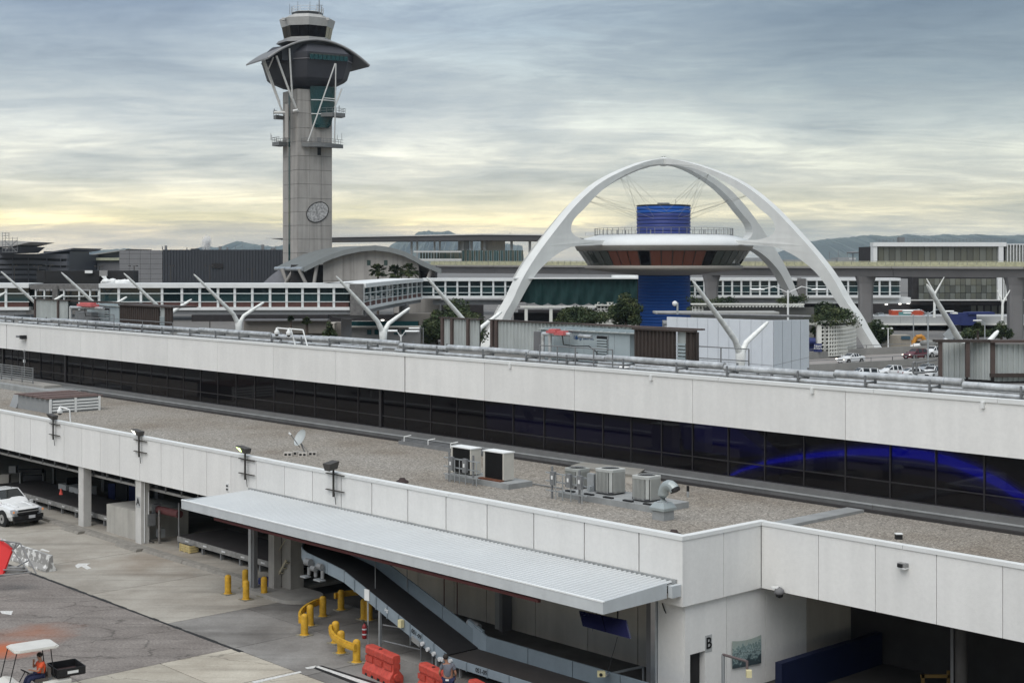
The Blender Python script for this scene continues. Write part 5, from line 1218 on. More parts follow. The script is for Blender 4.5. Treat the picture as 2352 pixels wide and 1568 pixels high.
# ================================================================ ROOF PIPES
pr_ = thing('roof_pipe_run', 'pair of long silver insulated pipes on racks along the upper roof edge', 'pipes', ST(-70, 51.6, 10.5))
PZ, PT = 11.14, 51.55
brk = [-150, -128, -112, -100, -88.6, -79.5, -73, -66, -61.7, -55, -49.5, -42, -36, -30, -24, -16, -6]
for i, (a, b) in enumerate(zip(brk[:-1], brk[1:])):
    dz = (.06, -.05, .03, 0, .05, -.03)[i % 6]
    MB(ST).cyl((a + .02, PT, PZ + dz), (b - .02, PT, PZ + dz), .15, n=12).build('upper_pipe', pipem, pr_)
    for k in range(int((b - a) / 1.5)): 
        x = a + 1.5 * k + .7; 
        MB(ST).cyl((x, PT, PZ + dz), (x + .04, PT, PZ + dz), .158, n=12).build('pipe_band', galv, pr_) if k % 3 == 0 else None
for i, (a, b) in enumerate(((-150, -119), (-117.5, -92), (-91, -78), (-77, -67.2), (-66, -49.8), (-47.4, -6))):
    MB(ST).cyl((a, PT - .32, PZ - .34), (b, PT - .32, PZ - .34), .11, n=12).build('lower_pipe', pipem, pr_)
MB(ST).path([(-49.8, PT - .3, PZ - .36), (-48.5, PT - .1, PZ - .38), (-46.5, PT + .9, PZ - .42), (-45.2, PT + 1.2, PZ - .42)], .11, 10).build('pipe_elbow', pipem, pr_)
MB(ST).cyl((-47.5, PT - .32, PZ - .34), (-47.3, PT - .32, PZ - .34), .15, n=12).build('pipe_end', pipem, pr_)
x = -120.0; k = 0
while x < -8:
    m = MB(ST); m.box((x - .035, PT - .52, 10.5), (x + .035, PT - .45, PZ + .1)); m.box((x - .035, PT + .22, 10.5), (x + .035, PT + .30, PZ + .2)); m.box((x - .05, PT - .5, PZ - .52), (x + .05, PT + .3, PZ - .45)); m.box((x - .05, PT - .5, PZ - .24), (x + .05, PT + .3, PZ - .17))
    m.build('pipe_stand', rack, pr_); x += (3.4, 3.0, 3.9)[k % 3]; k += 1
for u, v in ((185, 802), (430, 762), (820, 797), (1600, 0)): pass
# thinner rear pipes and clutter
pr2 = thing('roof_pipe_run', 'tangle of bent silver pipes and conduits on the roof left of the ribbed screens', 'pipes', ST(-80, 53, 10.5))
def rp(pts, r): MB(ST).path(pts, r, 8).build('pipe', pipem, pr2)
rp([(-92, 53.2, 10.9), (-79, 53.2, 10.9), (-78.2, 52.6, 10.95), (-70, 52.6, 10.95)], .09); rp([(-80, 52.4, 10.7), (-74.6, 52.4, 10.7), (-74, 52.9, 10.75), (-68, 52.9, 10.75)], .08)
rp([(-78, 52.2, 10.75), (-78, 52.2, 11.15), (-75, 52.2, 11.2), (-72.5, 52.2, 11.2)], .07)
for k in range(11):
    s = -119 + k * 4.4 + rnd.uniform(-.5, .5); MB(ST).lathe([(0, .0), (.28, .0), (.24, .14), (.12, .22), (0, .24)], ST(s, 51.0, 10.5), 10).build('roof_drain', black, pr2)
for s in (-77.2, -66, -100): MB(ST).box((s, 51.9, 10.5), (s + .5, 52.1, 11.1)).build('junction_box', rack, pr2)
pr3 = thing('roof_pipe_run', 'flat band of long pale pipes behind the upper pipe at the right', 'pipes', ST(-35, 53.5, 10.5))
MB(ST).box((-50, 52.6, 10.62), (-6, 53.0, 10.7)).build('cable_tray', galv, pr3); MB(ST).cyl((-52, 53.6, 10.72), (-6, 53.6, 10.72), .08, n=8).build('pipe', pipem, pr3)
for s in (-43, -41.5, -40.7, -39.4): MB(ST).box((s, 53.2, 10.5), (s + .1, 53.3, 11.05)).build('tray_post', rack, pr3)
def stand_rail(name, label, s0, s1, t, z0, h, n, rows_=(.5, 1.0), par=None):
    rt = thing(name, label, 'railing', ST(s0, t, z0)); 
    for k in rows_: MB(ST).cyl((s0, t, z0 + h * k), (s1, t, z0 + h * k), .03, n=6).build('rail', rack, rt)
    for k in range(n + 1): s = s0 + (s1 - s0) * k / n; MB(ST).cyl((s, t, z0), (s, t, z0 + h), .035, n=6).build('post', rack, rt)
    return rt
stand_rail('roof_railing', 'grey roof guard rail over the pipes in front of the red topped unit', SI(1240, 51.0), SI(1407, 51.0), 51.0, 10.6, 1.05, 4)
stand_rail('roof_railing', 'grey roof guard rail over the pipes at the left mechanical screens', SI(200, 51.0), SI(397, 51.0), 51.0, 10.6, 1.0, 3)
stand_rail('roof_railing', 'short grey roof guard rail right of the left brown screen', SI(667, 53.0) - 40 if False else SI(667 - 0, 53.0) if False else -113.5 + 2.5, -108.0, 55.0, 10.5, 1.1, 1)
stand_rail('roof_railing', 'grey double rail between brown screen and the forked pole', SI(1594, 55.0), SI(1720, 55.0), 55.0, 10.6, 1.15, 2)

# ================================================================ ROOF MECHANICAL SCREENS
def corr(mb, s0, s1, t, z0, z1, pitch=.3, dep=.07, fr=ST, axis=0):
    n = max(2, int(abs(s1 - s0) / pitch)); pr = []
    for i in range(n):
        a = s0 + (s1 - s0) * i / n; d = (s1 - s0) / n
        pr += [(a, 0), (a + d * .35, 0), (a + d * .5, dep), (a + d * .85, dep)]
    pr.append((s1, 0))
    g = (lambda a, o, z: fr(a, t + o, z)) if axis == 0 else (lambda a, o, z: fr(t + o, a, z))
    mb.loft([[g(a, o, z0) for a, o in pr], [g(a, o, z1) for a, o in pr]], cap=False, closed=False); return mb
def screen(name, label, u0, u1, t, zt_, mm, posts, cap=brown, z0=10.5):
    rt = thing(name, label, 'screen', ST(SI(u0, t), t, z0)); s0, s1 = SI(u0, t), SI(u1, t)
    corr(MB(), s0, s1, t, z0, zt_).build('corrugated_sheet', mm, rt)
    MB(ST).box((s0, t + .08, z0), (s1, t + .1, zt_ - .02)).build('backing', darkc, rt)
    MB(ST).box((s0 - .1, t - .12, zt_), (s1 + .1, t + .3, zt_ + .07)).build('cap_rail', cap, rt)
    for u in posts: s = SI(u, t); MB(ST).box((s - .10, t - .14, z0), (s + .10, t - .02, zt_)).build('post', brownp, rt)
    return rt
screen('equipment_screen', 'short pale corrugated screen with brown posts left of the arch foot', 1013, 1101, 57.0, 12.42, lightcorr, (1018, 1040, 1077))
sc2 = screen('equipment_screen', 'long pale corrugated screen with brown top rail behind the air handler', 1128, 1460, 57.0, 12.42, lightcorr, (1132, 1142))
s0, s1 = SI(1457, 54.6), SI(1595, 54.6)
bs = thing('equipment_screen', 'dark brown corrugated screen enclosure with louvre left of the white panelled box', 'screen', ST(s0, 54.6, 10.5))
sa, sb_ = SI(1552, 54.6), SI(1575, 54.6)
corr(MB(), s0, sa, 54.6, 10.5, 12.45, .24, .08).build('corrugated_sheet', brown, bs); corr(MB(), sb_, s1, 54.6, 10.5, 12.45, .24, .08).build('corrugated_sheet', brown, bs)
MB(ST).box((sa, 54.75, 10.5), (sb_, 54.8, 12.45)).build('inner_panel', lightcorr, bs)
for k in range(7): MB(ST).box((sa + .05, 54.62, 10.75 + k * .17), (sb_ - .05, 54.72, 10.84 + k * .17)).build('louvre_slat', acblue, bs)
MB(ST).box((s0 - .1, 54.5, 12.45), (s1 + .05, 54.75, 12.55)).build('cap_rail', brown, bs); MB(ST).box((s1 - .06, 54.7, 10.5), (s1, 54.95, 12.45)).build('side_sheet', brown, bs)
MB(ST).box((s0 - 6, 56.85, 12.42), (s1 - 1.5, 57.2, 12.5)).build('cap_rail', brownp, bs)
# air handler
def air_handler(label, u0, u1, t, zt_, lu, txt, depth=2.2):
    rt = thing('air_handler', label, 'air handler', ST(SI(u0, t), t, 10.5)); s0, s1 = SI(u0, t), SI(u1, t)
    n = max(3, int((s1 - s0) / 1.1)); d = (s1 - s0) / n
    for k in range(n): MB(ST).box((s0 + d * k + .01, t, 10.6), (s0 + d * (k + 1) - .01, t + .06, zt_)).build('casing_panel', acblue, rt)
    MB(ST).box((s0 + .05, t + .05, 10.6), (s1 - .02, t + depth, zt_ - .02)).build('casing', acblue, rt)
    k = s0 - .1
    while k < s1: MB(ST).box((k, t - .15, zt_), (k + .5, t + depth, zt_ + .05)).build('roof_panel', lightcorr, rt); MB(ST).box((k + .5, t - .15, zt_), (k + .56, t + depth, zt_ + .12)).build('roof_seam', acblue, rt); k += .56
    a, b = SI(lu[0], t), SI(lu[1], t)
    MB(ST).box((a, t - .05, 10.7), (b, t - .01, zt_ - .15)).build('louvre_frame', galv, rt); MB(ST).box((a + .06, t - .07, 10.75), (b - .06, t - .05, zt_ - .2)).build('louvre_back', black, rt)
    nn = 8
    for k in range(nn): z = 10.8 + (zt_ - 1.0 - 10.1) * k / nn; MB(ST).box((a + .05, t - .12, z), (b - .05, t - .07, z + .09)).build('louvre_slat', acblue, rt)
    if txt: text(txt, .17, ST(SI(1341, t), t - .012, zt_ - .35), E1, (0, 0, 1), mat('logo blue', (.02, .06, .16), .5), 'lettering', rt, .004); MB(ST).box((SI(1322.5, t), t - .02, zt_ - .45), (SI(1326, t), t - .004, zt_ - .25)).build('logo', MT['logo blue'], rt)
    return rt, s0, s1
ah, a0, a1 = air_handler('large pale blue air handler with louvre and ribbed top behind the roof railing', 1242, 1447, 54.9, 12.2, (1371, 1398), 'Energy Labs Inc.')
MB(ST).box((SI(1224, 54.9), 54.95, 10.6), (SI(1241, 54.9), 55.6, 12.05)).build('control_box', midgrey, ah)
vp = thing('valve_assembly', 'silver valve pipes with two pink red covers in front of the large air handler', 'valves', ST(SI(1255, 54), 54.2, 10.5))
sv = SI(1247, 54.2)
for ds in (0, .55): MB(ST).path([(sv + ds, 54.2, 10.6), (sv + ds, 54.2, 12.0), (sv + ds + 1.6, 54.2, 12.05)], .11, 8).build('pipe', pipem, vp)
pink = mat('faded red cover', (.52, .13, .13), .6, var=.15)
for (x, z) in ((sv + .55, 12.08), (sv + 1.15, 12.0)):
    m = MB(ST); m.box((x, 53.9, z), (x + .72, 54.5, z + .13)); m.box((x + .1, 54.0, z + .13), (x + .62, 54.4, z + .22)); m.build('cover', pink, vp)
MB(ST).cyl((sv + 2.8, 54.2, 12.0), (sv + 3.7, 54.2, 11.98), .1, n=8).build('pipe', pipem, vp)
MB(ST).path([(sv + 1.6, 54.1, 12.0), (sv + 1.7, 54.1, 11.5), (sv + 2.6, 54.1, 11.45), (sv + 3.6, 54.1, 11.5), (sv + 4.2, 54.1, 11.2), (sv + 4.1, 54.1, 10.7)], .03, 6).build('hose', cablem, vp)
MB(ST).cyl((sv - 1.6, 53.6, 10.95), (sv + 1.2, 53.6, 10.95), .12, n=8).build('pipe', pipem, vp)
# left group
screen('equipment_screen', 'pale corrugated screen with brown posts at far left above the terminal roof', 152 / 1.0 * 1, 266, 57.0, 12.42, lightcorr, (155, 230)) if False else None
rt = screen('equipment_screen', 'pale corrugated screen with brown posts at far left above the terminal', 79, 156, 57.0, 12.42, lightcorr, (82, 135))
ah2, b0, b1 = air_handler('smaller pale air handler with louvre beside the left brown screen', 200, 274, 55.5, 12.25, (241, 253), None)
s0, s1 = SI(275, 55.3), SI(396, 55.3)
bs = thing('equipment_screen', 'dark brown corrugated screen enclosure at the left end of the roof', 'screen', ST(s0, 55.3, 10.5))
sa, sb_ = SI(366, 55.3), SI(378, 55.3)
corr(MB(), s0, sa, 55.3, 10.5, 12.35, .34, .1).build('corrugated_sheet', brown, bs); corr(MB(), sb_, s1, 55.3, 10.5, 12.35, .34, .1).build('corrugated_sheet', brown, bs)
MB(ST).box((sa, 55.4, 10.5), (sb_, 55.5, 12.35)).build('inner_panel', lightcorr, bs)
for k in range(6): MB(ST).box((sa + .05, 55.3, 10.7 + k * .17), (sb_ - .05, 55.38, 10.79 + k * .17)).build('louvre_slat', acblue, bs)
MB(ST).box((s0 - .1, 55.2, 12.35), (s1 + .05, 57.4, 12.45)).build('cap_rail', brown, bs); MB(ST).box((s0 - 14, 57.2, 12.35), (s0, 57.5, 12.5)).build('cap_rail', brown, bs)
vp = thing('valve_assembly', 'silver valve pipes with one faded red cover beside the left air handler', 'valves', ST(SI(185, 54.5), 54.5, 10.5))
sv = SI(162, 54.5)
MB(ST).path([(sv, 54.5, 10.6), (sv, 54.5, 12.05), (sv + 6, 54.5, 12.1)], .12, 8).build('pipe', pipem, vp)
m = MB(ST); m.box((sv + 2.0, 54.1, 12.2), (sv + 4.6, 54.8, 12.4)); m.box((sv + 2.3, 54.2, 12.4), (sv + 4.3, 54.7, 12.52)); m.build('cover', pink, vp)
MB(ST).path([(sv + 3, 54.3, 12.0), (sv + 3.2, 54.3, 11.4), (sv + 5.5, 54.3, 11.4), (sv + 6, 54.3, 10.9)], .04, 6).build('hose', cablem, vp); MB(ST).box((sv + .6, 54.6, 10.7), (sv + 3.6, 55.2, 11.7)).build('valve_box', rack, vp)
# right corrugated screens
rs = thing('equipment_screen', 'tall pale corrugated screens with rusty brown posts at the far right', 'screen', P(2250, 870, 61))
def wall2(u0, Ya, u1, Yb, z0, z1, mm, nm, off=0.0, n=None):
    a, b = P(u0, 600, Ya), P(u1, 600, Yb); d = b - a; d.z = 0; ln = d.length; d.normalize(); nn = Vector((d.y, -d.x, 0)); pr = []
    n = n or max(2, int(ln / .22))
    for i in range(n):
        f0 = ln * i / n; w_ = ln / n
        pr += [(f0, 0), (f0 + w_ * .4, 0), (f0 + w_ * .5, .05), (f0 + w_ * .9, .05)]
    pr.append((ln, 0)); m = MB()
    g = lambda f, o, z: Vector((a.x + d.x * f + nn.x * (o + off), a.y + d.y * f + nn.y * (o + off), z))
    m.loft([[g(f, o, z0) for f, o in pr], [g(f, o, z1) for f, o in pr]], cap=False, closed=False); return m.build(nm, mm, rs)
wall2(2155, 61.4, 2218, 60.8, 11.0, 12.5, lightcorr, 'corrugated_sheet'); wall2(2224, 60.8, 2276, 60.3, 11.0, 12.58, lightcorr, 'corrugated_sheet'); wall2(2284, 60.3, 2420, 60.6, 10.95, 12.5, lightcorr, 'corrugated_sheet')
for u, w_ in ((2157, 8), (2219, 9), (2276, 10)): fb(MB(), u, ZV(0, 1) and 786, u + w_, 868 if u < 2200 else 866, 60.2, .15).build('post', brownp, rs)
fb(MB(), 2150, 780.5, 2282, 786, 60.15, .5).build('cap_rail', brown, rs); fb(MB(), 2276, 781, 2430, 787, 60.0, .5).build('cap_rail', brownp, rs); fb(MB(), 2276, 858, 2430, 866, 60.1, .3).build('base_rail', brown, rs)
fb(MB(), 2164, 790, 2420, 880, 62.0, .1).build('backing', darkc, rs)
lp_ = thing('pipe_loop', 'dark grey pipe loop standing on the roof left of the right screens', 'pipes', P(2100, 868, 64))
MB().path([P(2152, 852, 62), P(2108, 856, 62.5), P(2100, 858, 62.6), P(2097, 852, 62.6), P(2097, 834, 62.6), P(2101, 831, 62.6), P(2105, 834, 62.6), P(2105, 866, 62.6)], .05, 8).build('pipe', rack, lp_)
MB().path([P(2105, 833, 62.6), P(2152, 826, 62)], .035, 6).build('pipe', rack, lp_)

# ================================================================ LOWER ROOF FITTINGS (z 5.9)
RZ = 5.9
def RG(u, v, z=RZ): return G(u, v, z)
# box condensers
def condenser(label, u0, u1, t, zb, ht, dep, cover=True):
    s0, s1 = SI(u0, t), SI(u1, t); rt = thing('condenser_unit', label, 'air conditioner', ST(s0, t, RZ), 'box condensers on the gravel roof')
    cm = mat('cream casing', (.52, .50, .45), .6, var=.1)
    MB(ST).box((s0, t + .06, zb), (s1, t + dep, zb + ht)).build('casing', cm, rt); MB(ST).box((s0 - .03, t - .02, zb + ht), (s1 + .03, t + dep + .03, zb + ht + .05)).build('lid', white, rt)
    MB(ST).box((s0 + .0, t, zb), (s0 + .1, t + .06, zb + ht)).build('corner_post', cm, rt); MB(ST).box((s1 - .08, t, zb), (s1, t + .06, zb + ht)).build('corner_post', cm, rt)
    n = 22; m = MB(ST)
    for k in range(n): x = s0 + .12 + (s1 - s0 - .22) * k / n; m.box((x, t + .01, zb + .06), (x + .02, t + .06, zb + ht - .04))
    m.build('coil_fins', black, rt, kind='stuff'); MB(ST).box((s0 + .1, t + .03, zb + .02), (s1 - .08, t + .058, zb + ht)).build('coil', black, rt)
    return rt
pad = thing('equipment_curb', 'long grey equipment curb under the two box condensers', 'curb', ST(SI(1024, 42.6), 42.6, RZ))
ca, cb_ = SI(1022, 42.75), SI(1168, 42.75); MB(ST).box((ca, 42.75, RZ - .05), (cb_, 44.2, RZ + .24)).build('curb', flash, pad); MB(ST).box((ca + 2.2, 42.85, RZ + .24), (ca + 3.7, 43.1, RZ + .3)).build('rusty_tray', mat('rust', (.14, .05, .025), .9, var=.4, scale=4), pad)
condenser('cream box condenser behind the conduit rack, left of the pair', 1036, 1082, 43.1, RZ + .3, 1.15, .6); condenser('cream box condenser with black coil face, right of the pair', 1110, 1157, 43.1, RZ + .28, 1.2, .62)
def conduit_rack(label, u0, u1, t, z1, rows_, boxes, extra):
    rt = thing('conduit_rack', label, 'rack', ST(SI(u0, t), t, RZ)); s0, s1 = SI(u0, t), SI(u1, t)
    for s in (s0, s1): MB(ST).cyl((s, t, RZ - .05), (s, t, z1), .05, n=8).build('post', rack, rt)
    for z in rows_: MB(ST).box((s0 - .35, t - .05, z), (s1 + .45, t - .0, z + .05)).build('cross_channel', galv, rt)
    for f in boxes: s = s0 + (s1 - s0) * f; MB(ST).box((s - .13, t - .2, rows_[1] - .1), (s + .13, t - .06, rows_[0] + .12)).build('disconnect_box', rack, rt); MB(ST).box((s - .05, t - .21, rows_[1] + .14), (s + .05, t - .202, rows_[1] + .3)).build('label_plate', white, rt)
    for f in extra: s = s0 + (s1 - s0) * f; MB(ST).cyl((s, t - .1, RZ - .05), (s, t - .1, rows_[0]), .022, n=6).build('conduit', galv, rt)
conduit_rack('steel conduit rack with two disconnect boxes before the cream condensers', 1032, 1087, 42.4, 7.25, (6.95, 6.55, 6.2), (.18, .75), (.1, .3, .5, .75, 1.2))
def fan_unit(label, u, v, w_, h, dark=False):
    p = RG(u, v, RZ + .25); rt = thing('fan_condenser', label, 'air conditioner', (p.x, p.y, RZ + .25), 'round-cornered fan condensers')
    fr = lambda x, y, z: Vector((p.x, p.y, 0)) + E1 * x + E2 * y + Vector((0, 0, z)); b = w_ / 2; z0 = RZ + .32; z1 = z0 + h
    cm = mat('fan unit grey', (.34, .35, .33), .6) if dark else mat('fan unit beige', (.43, .44, .42), .6)
    def rr(k, z): return [fr(sx * b * k - cx_ * sx, sy * b * k - cy_ * sy, z) for sx, sy, cx_, cy_ in ((1, -1, .12, 0), (1, -1, 0, .12), (1, 1, 0, .12), (1, 1, .12, 0), (-1, 1, .12, 0), (-1, 1, 0, .12), (-1, -1, 0, .12), (-1, -1, .12, 0))]
    MB().loft([rr(.93, z0), rr(.93, z1 - .1)]).build('coil', black, rt)
    MB().loft([rr(1.03, z1 - .1), rr(1.03, z1)]).build('top_rim', cm, rt); MB().loft([rr(1.03, z0 - .02), rr(1.03, z0 + .06)]).build('base_pan', mat('base dark', (.06, .06, .065)), rt)
    for sx, sy in ((1, 1), (1, -1), (-1, 1), (-1, -1)): MB().loft([[fr(sx * (b - .0), sy * (b - .10), z0), fr(sx * (b - .10), sy * (b - 0), z0), fr(sx * (b - .14), sy * (b - .14), z0)], [fr(sx * (b - .0), sy * (b - .10), z1 - .1), fr(sx * (b - .10), sy * b, z1 - .1), fr(sx * (b - .14), sy * (b - .14), z1 - .1)]]).build('corner_post', cm, rt)
    n = 9
    for k in range(n):
        x = -b + .14 + (2 * b - .28) * (k + .5) / n
        for sgn in (-1, 1):
            MB(fr).box((x - .012, sgn * b - .02, z0), (x + .012, sgn * b + .035, z1 - .1)).build('fin', cm, rt)
            MB(fr).box((sgn * b - .02, x - .012, z0), (sgn * b + .035, x + .012, z1 - .1)).build('fin', cm, rt)
    m = MB(); c = (p.x, p.y, z1)
    m.lathe([(.03, .03), (b * .78, .012)], c, 20); m.build('fan_grille', black, rt)
    m = MB(); 
    for r_ in (.12, .2, .28, .36): 
        if r_ < b: m.lathe([(r_ - .008, .03), (r_ + .008, .034)], c, 20)
    m.build('grille_ring', rack, rt)
    MB().lathe([(b * .80, .005), (b * .84, .03), (b * .88, .005)], c, 24).build('fan_collar', cm, rt)
pad = thing('equipment_curb', 'low grey platform under the fan condensers', 'curb', ST(SI(1290, 41.7), 41.7, RZ))
pa_, pb_ = SI(1282, 43.1), SI(1507, 43.1); MB(ST).box((pa_, 43.1, RZ - .05), (pb_, 45.1, RZ + .25)).build('curb', flash, pad)
for k in range(5): s = pa_ + (pb_ - pa_) * (k + .5) / 5; MB(ST).box((s - .25, 43.2, RZ + .25), (s + .25, 43.35, RZ + .31)).build('rubber_foot', black, pad)
fan_unit('weathered dark fan condenser behind the conduit rack', 1326, 1119, .85, .78, True); fan_unit('larger beige fan condenser in the middle of the platform', 1402, 1132, .98, .98); fan_unit('beige fan condenser at the right end of the platform next to the vent hood', 1485, 1148, .92, .95)
conduit_rack('steel conduit rack with three disconnect boxes before the fan condensers', 1268, 1331, 42.6, 7.25, (6.95, 6.6, 6.2), (.12, .7, 1.1), (.2, .45, .75, 1.15))
ec = thing('junction_cabinet', 'small grey cabinet standing between the fan condensers', 'cabinet', ST(SI(1356, 44.0), 42.9, RZ)); s = SI(1356, 44.0); MB(ST).box((s - .2, 44.0, RZ + .25), (s + .2, 44.2, RZ + 1.0)).build('cabinet', galv, ec); MB(ST).cyl((s, 43.9, RZ + .2), (s + .1, 43.9, RZ + .5), .05).build('pipe', galv, ec)
ht_ = thing('roof_hatch', 'wide flat grey roof hatch slab behind the fan condensers', 'hatch', ST(SI(1400, 45.5), 45.5, RZ))
q = [RG(1311, 1070, RZ + .4), RG(1461, 1092, RZ + .4), RG(1481, 1078, RZ + .4), RG(1340, 1062, RZ + .4)]
MB().prism([Vector((p.x, p.y, RZ + .36)) for p in q], (0, 0, .07)).build('hatch_lid', mat('dull sheet', (.27, .26, .235), .8, var=.2), ht_)
cc_ = sum(q, Vector()) / 4; MB().prism([Vector((cc_.x + (p.x - cc_.x) * .93, cc_.y + (p.y - cc_.y) * .93, RZ - .02)) for p in q], (0, 0, .37)).build('hatch_curb', coldstucco, ht_)
# vent hood
p = RG(1523, 1192); vh = thing('gooseneck_vent', 'galvanised gooseneck vent hood curving right on a square base', 'vent', (p.x, p.y, RZ))
fr = lambda x, y, z: Vector((p.x, p.y, 0)) + E1 * x + E2 * y + Vector((0, 0, z))
MB(fr).box((-.3, -.3, RZ - .02), (.3, .3, RZ + .38)).build('curb', flash, vh)
sq = lambda k, z: [fr(-k, -k, z), fr(k, -k, z), fr(k, k, z), fr(-k, k, z)]
hood = mat('hood metal', (.38, .42, .42), .45, metal=.4, var=.12, scale=2)
MB().loft([sq(.38, RZ + .38), sq(.38, RZ + .48), sq(.24, RZ + .68)]).build('cap', hood, vh)
m = MB(); rings = []; path_ = [(0, RZ + .66), (0, RZ + .95)] + [(.34 - .34 * math.cos(a), RZ + .95 + .42 * math.sin(a)) for a in [R(x) for x in (20, 40, 60, 80, 100, 120, 140, 150)]]
pth = [fr(x, 0, z) for x, z in path_]
for i, q_ in enumerate(pth):
    d = (pth[min(i + 1, len(pth) - 1)] - pth[max(0, i - 1)]).normalized(); qq = d.to_track_quat('Z', 'Y'); rings.append([q_ + qq @ Vector((math.cos(2 * math.pi * k / 14) * .21, math.sin(2 * math.pi * k / 14) * .21, 0)) for k in range(14)])
m.loft(rings, cap=False, smooth=False); m.build('duct', hood, vh); MB().loft([rings[-1], [q_ + Vector((0, 0, .03)) for q_ in rings[-2]]], cap=True).build('mouth', black, vh)
MB().cyl(fr(0, 0, RZ + .66), fr(0, 0, RZ + .70), .25, n=14).build('collar', galv, vh)
p = RG(1580, 1141); rt = thing('vent_pipe', 'short grey vent pipe with black top right of the gooseneck', 'vent', (p.x, p.y, RZ)); MB().cyl(p, p + Vector((0, 0, .25)), .055).build('pipe', galv, rt); MB().cyl(p + Vector((0, 0, .25)), p + Vector((0, 0, .48)), .06).build('cap', black, rt)
for u, v, lb in ((924, 1108, 'small dark roof drain hat near the parapet above the canopy'), (1548, 1230, 'dark roof drain hat tucked behind the parapet corner')):
    p = RG(u, v); o = MB().lathe([(0, .22), (.12, .22), (.16, .14), (.28, .08), (.30, 0)], (p.x, p.y, RZ), 14).build('roof_drain', mat('cast dark', (.045, .03, .028), .8)); tag(o, lb, 'roof drain')
p = RG(2064, 1236); rt = thing('roof_box', 'small dark box with white lid alone on the right gravel roof', 'box', (p.x, p.y, RZ)); MB().box((p.x - .12, p.y - .1, RZ - .03), (p.x + .12, p.y + .1, RZ + .16)).build('box', black, rt); MB().box((p.x - .13, p.y - .11, RZ + .16), (p.x + .13, p.y + .11, RZ + .19)).build('lid', white, rt)
o = MB(ST).path([tuple(toST(RG(1196, 1109))) + (RZ + .06,), tuple(toST(RG(1290, 1124))) + (RZ + .06,)], .03).build('ground_conduit', rack); tag(o, 'thin conduit lying on the gravel between the two equipment curbs', 'conduit')
# ladder rack lying at window foot
lr = thing('stored_track', 'folded grey metal track lying along the window foot', 'track', tp(960, 985, 49.2))
for k, t_off in enumerate((48.9, 49.1, 49.3)): MB(ST).box((SI(925, 49.2), t_off, RZ), (SI(1112, 49.2), t_off + .08, RZ + .2 + .05 * k)).build('channel', rack, lr)
for u, v in ((935, 0), (990, 0), (1042, 0)): s = SI(u, 49.1); MB(ST).path([(s, 48.9, RZ + .2), (s, 48.9, RZ + .45), (s + .35, 49.1, RZ + .55)], .03, 6).build('bracket', white, lr)
# dish
p = RG(690, 1046); sd_ = thing('satellite_dish', 'grey satellite dish weighted with concrete blocks on the gravel roof', 'satellite dish', (p.x, p.y, RZ))
cbk = mat('concrete block', (.52, .49, .45), .9)
for dx, dy in ((-.62, -.15), (-.2, .25), (.15, -.2), (.62, .1)):
    MB().box((p.x + dx - .22, p.y + dy - .12, RZ - .01), (p.x + dx + .22, p.y + dy + .12, RZ + .19)).build('block', cbk, sd_)
    for k in (-.1, .1): MB().box((p.x + dx + k - .065, p.y + dy - .125, RZ + .04), (p.x + dx + k + .065, p.y + dy - .11, RZ + .15)).build('block_hole', black, sd_)
MB().path([(p.x + .25, p.y, RZ + .1), (p.x + .02, p.y, RZ + .65)], .035, 8).build('mast', rack, sd_)
m = MB(); ax = Vector((-.62, -.60, .50)).normalized(); q = ax.to_track_quat('Z', 'Y'); c = Vector((p.x, p.y, RZ + .92)); rings = []
for r_, h_ in ((.01, -.09), (.15, -.075), (.28, -.035), (.38, .03), (.40, .05)): rings.append([c + q @ Vector((r_ * math.cos(a) , r_ * 1.15 * math.sin(a), h_)) for a in [2 * math.pi * k / 24 for k in range(24)]])
m.loft(rings, cap=False, smooth=True); m.build('dish', mat('dish grey', (.42, .45, .45), .5), sd_)
tip = c + ax * .62 + Vector((-.05, 0, -.10)); MB().cyl(c + Vector((0, 0, -.5)) + ax * .05, tip, .022).build('feed_arm', rack, sd_); MB().cyl(tip, tip + Vector((-.12, 0, .10)), .05).build('feed_horn', white, sd_); MB().cyl(c + Vector((.05, 0, -.3)), p + Vector((.5, 0, .1)), .015).build('brace', rack, sd_)
# louvred penthouse at left
lv = thing('louvred_vent', 'low grey rooftop vent house with rusty ribbed lid and white louvres at left', 'vent', RG(100, 960))
def q4(pts, z): return [RG(u, v, z) for u, v in pts]
top = q4([(69, 908.0), (153, 904), (199, 917), (112, 922)], 7.0) if False else None
s0_, t0_ = toST(RG(92, 953)); S0, S1, T0, T1 = s0_ - 3.2, s0_ + 3.4, t0_ - .2, t0_ + 3.4
cvx = SI(112, 42.0)
TA = 41.6; sL, sM, sR_ = SI(42, TA), SI(113, TA), 0
MB(ST).box((sL, TA, RZ), (sM, TA + 3.6, RZ + .95)).build('house', mat('vent house grey', (.27, .28, .285), .7, var=.1), lv)
m = MB(ST)
for k in range(4):
    z = RZ + .12 + .2 * k
    for (ta, tb_) in ((TA + .2, TA + 1.75), (TA + 1.9, TA + 3.45)): MB(ST).box((sM + .01, ta, z), (sM + .07, tb_, z + .11)).build('louvre_slat', white, lv)
for ta in (TA, TA + 1.76, TA + 3.46): MB(ST).box((sM, ta, RZ), (sM + .09, ta + .14, RZ + .95)).build('louvre_frame', white, lv)
for k in range(7): 
    sa_ = sL - .2 + (sM - sL + .4) * k / 7; MB(ST).box((sa_, TA - .2, RZ + .95), (sa_ + (sM - sL) / 8, TA + 3.8, RZ + 1.0 + .03 * (k % 2))).build('lid_rib', mat('rusty lid', (.13, .085, .075), .8, var=.3, scale=3), lv)
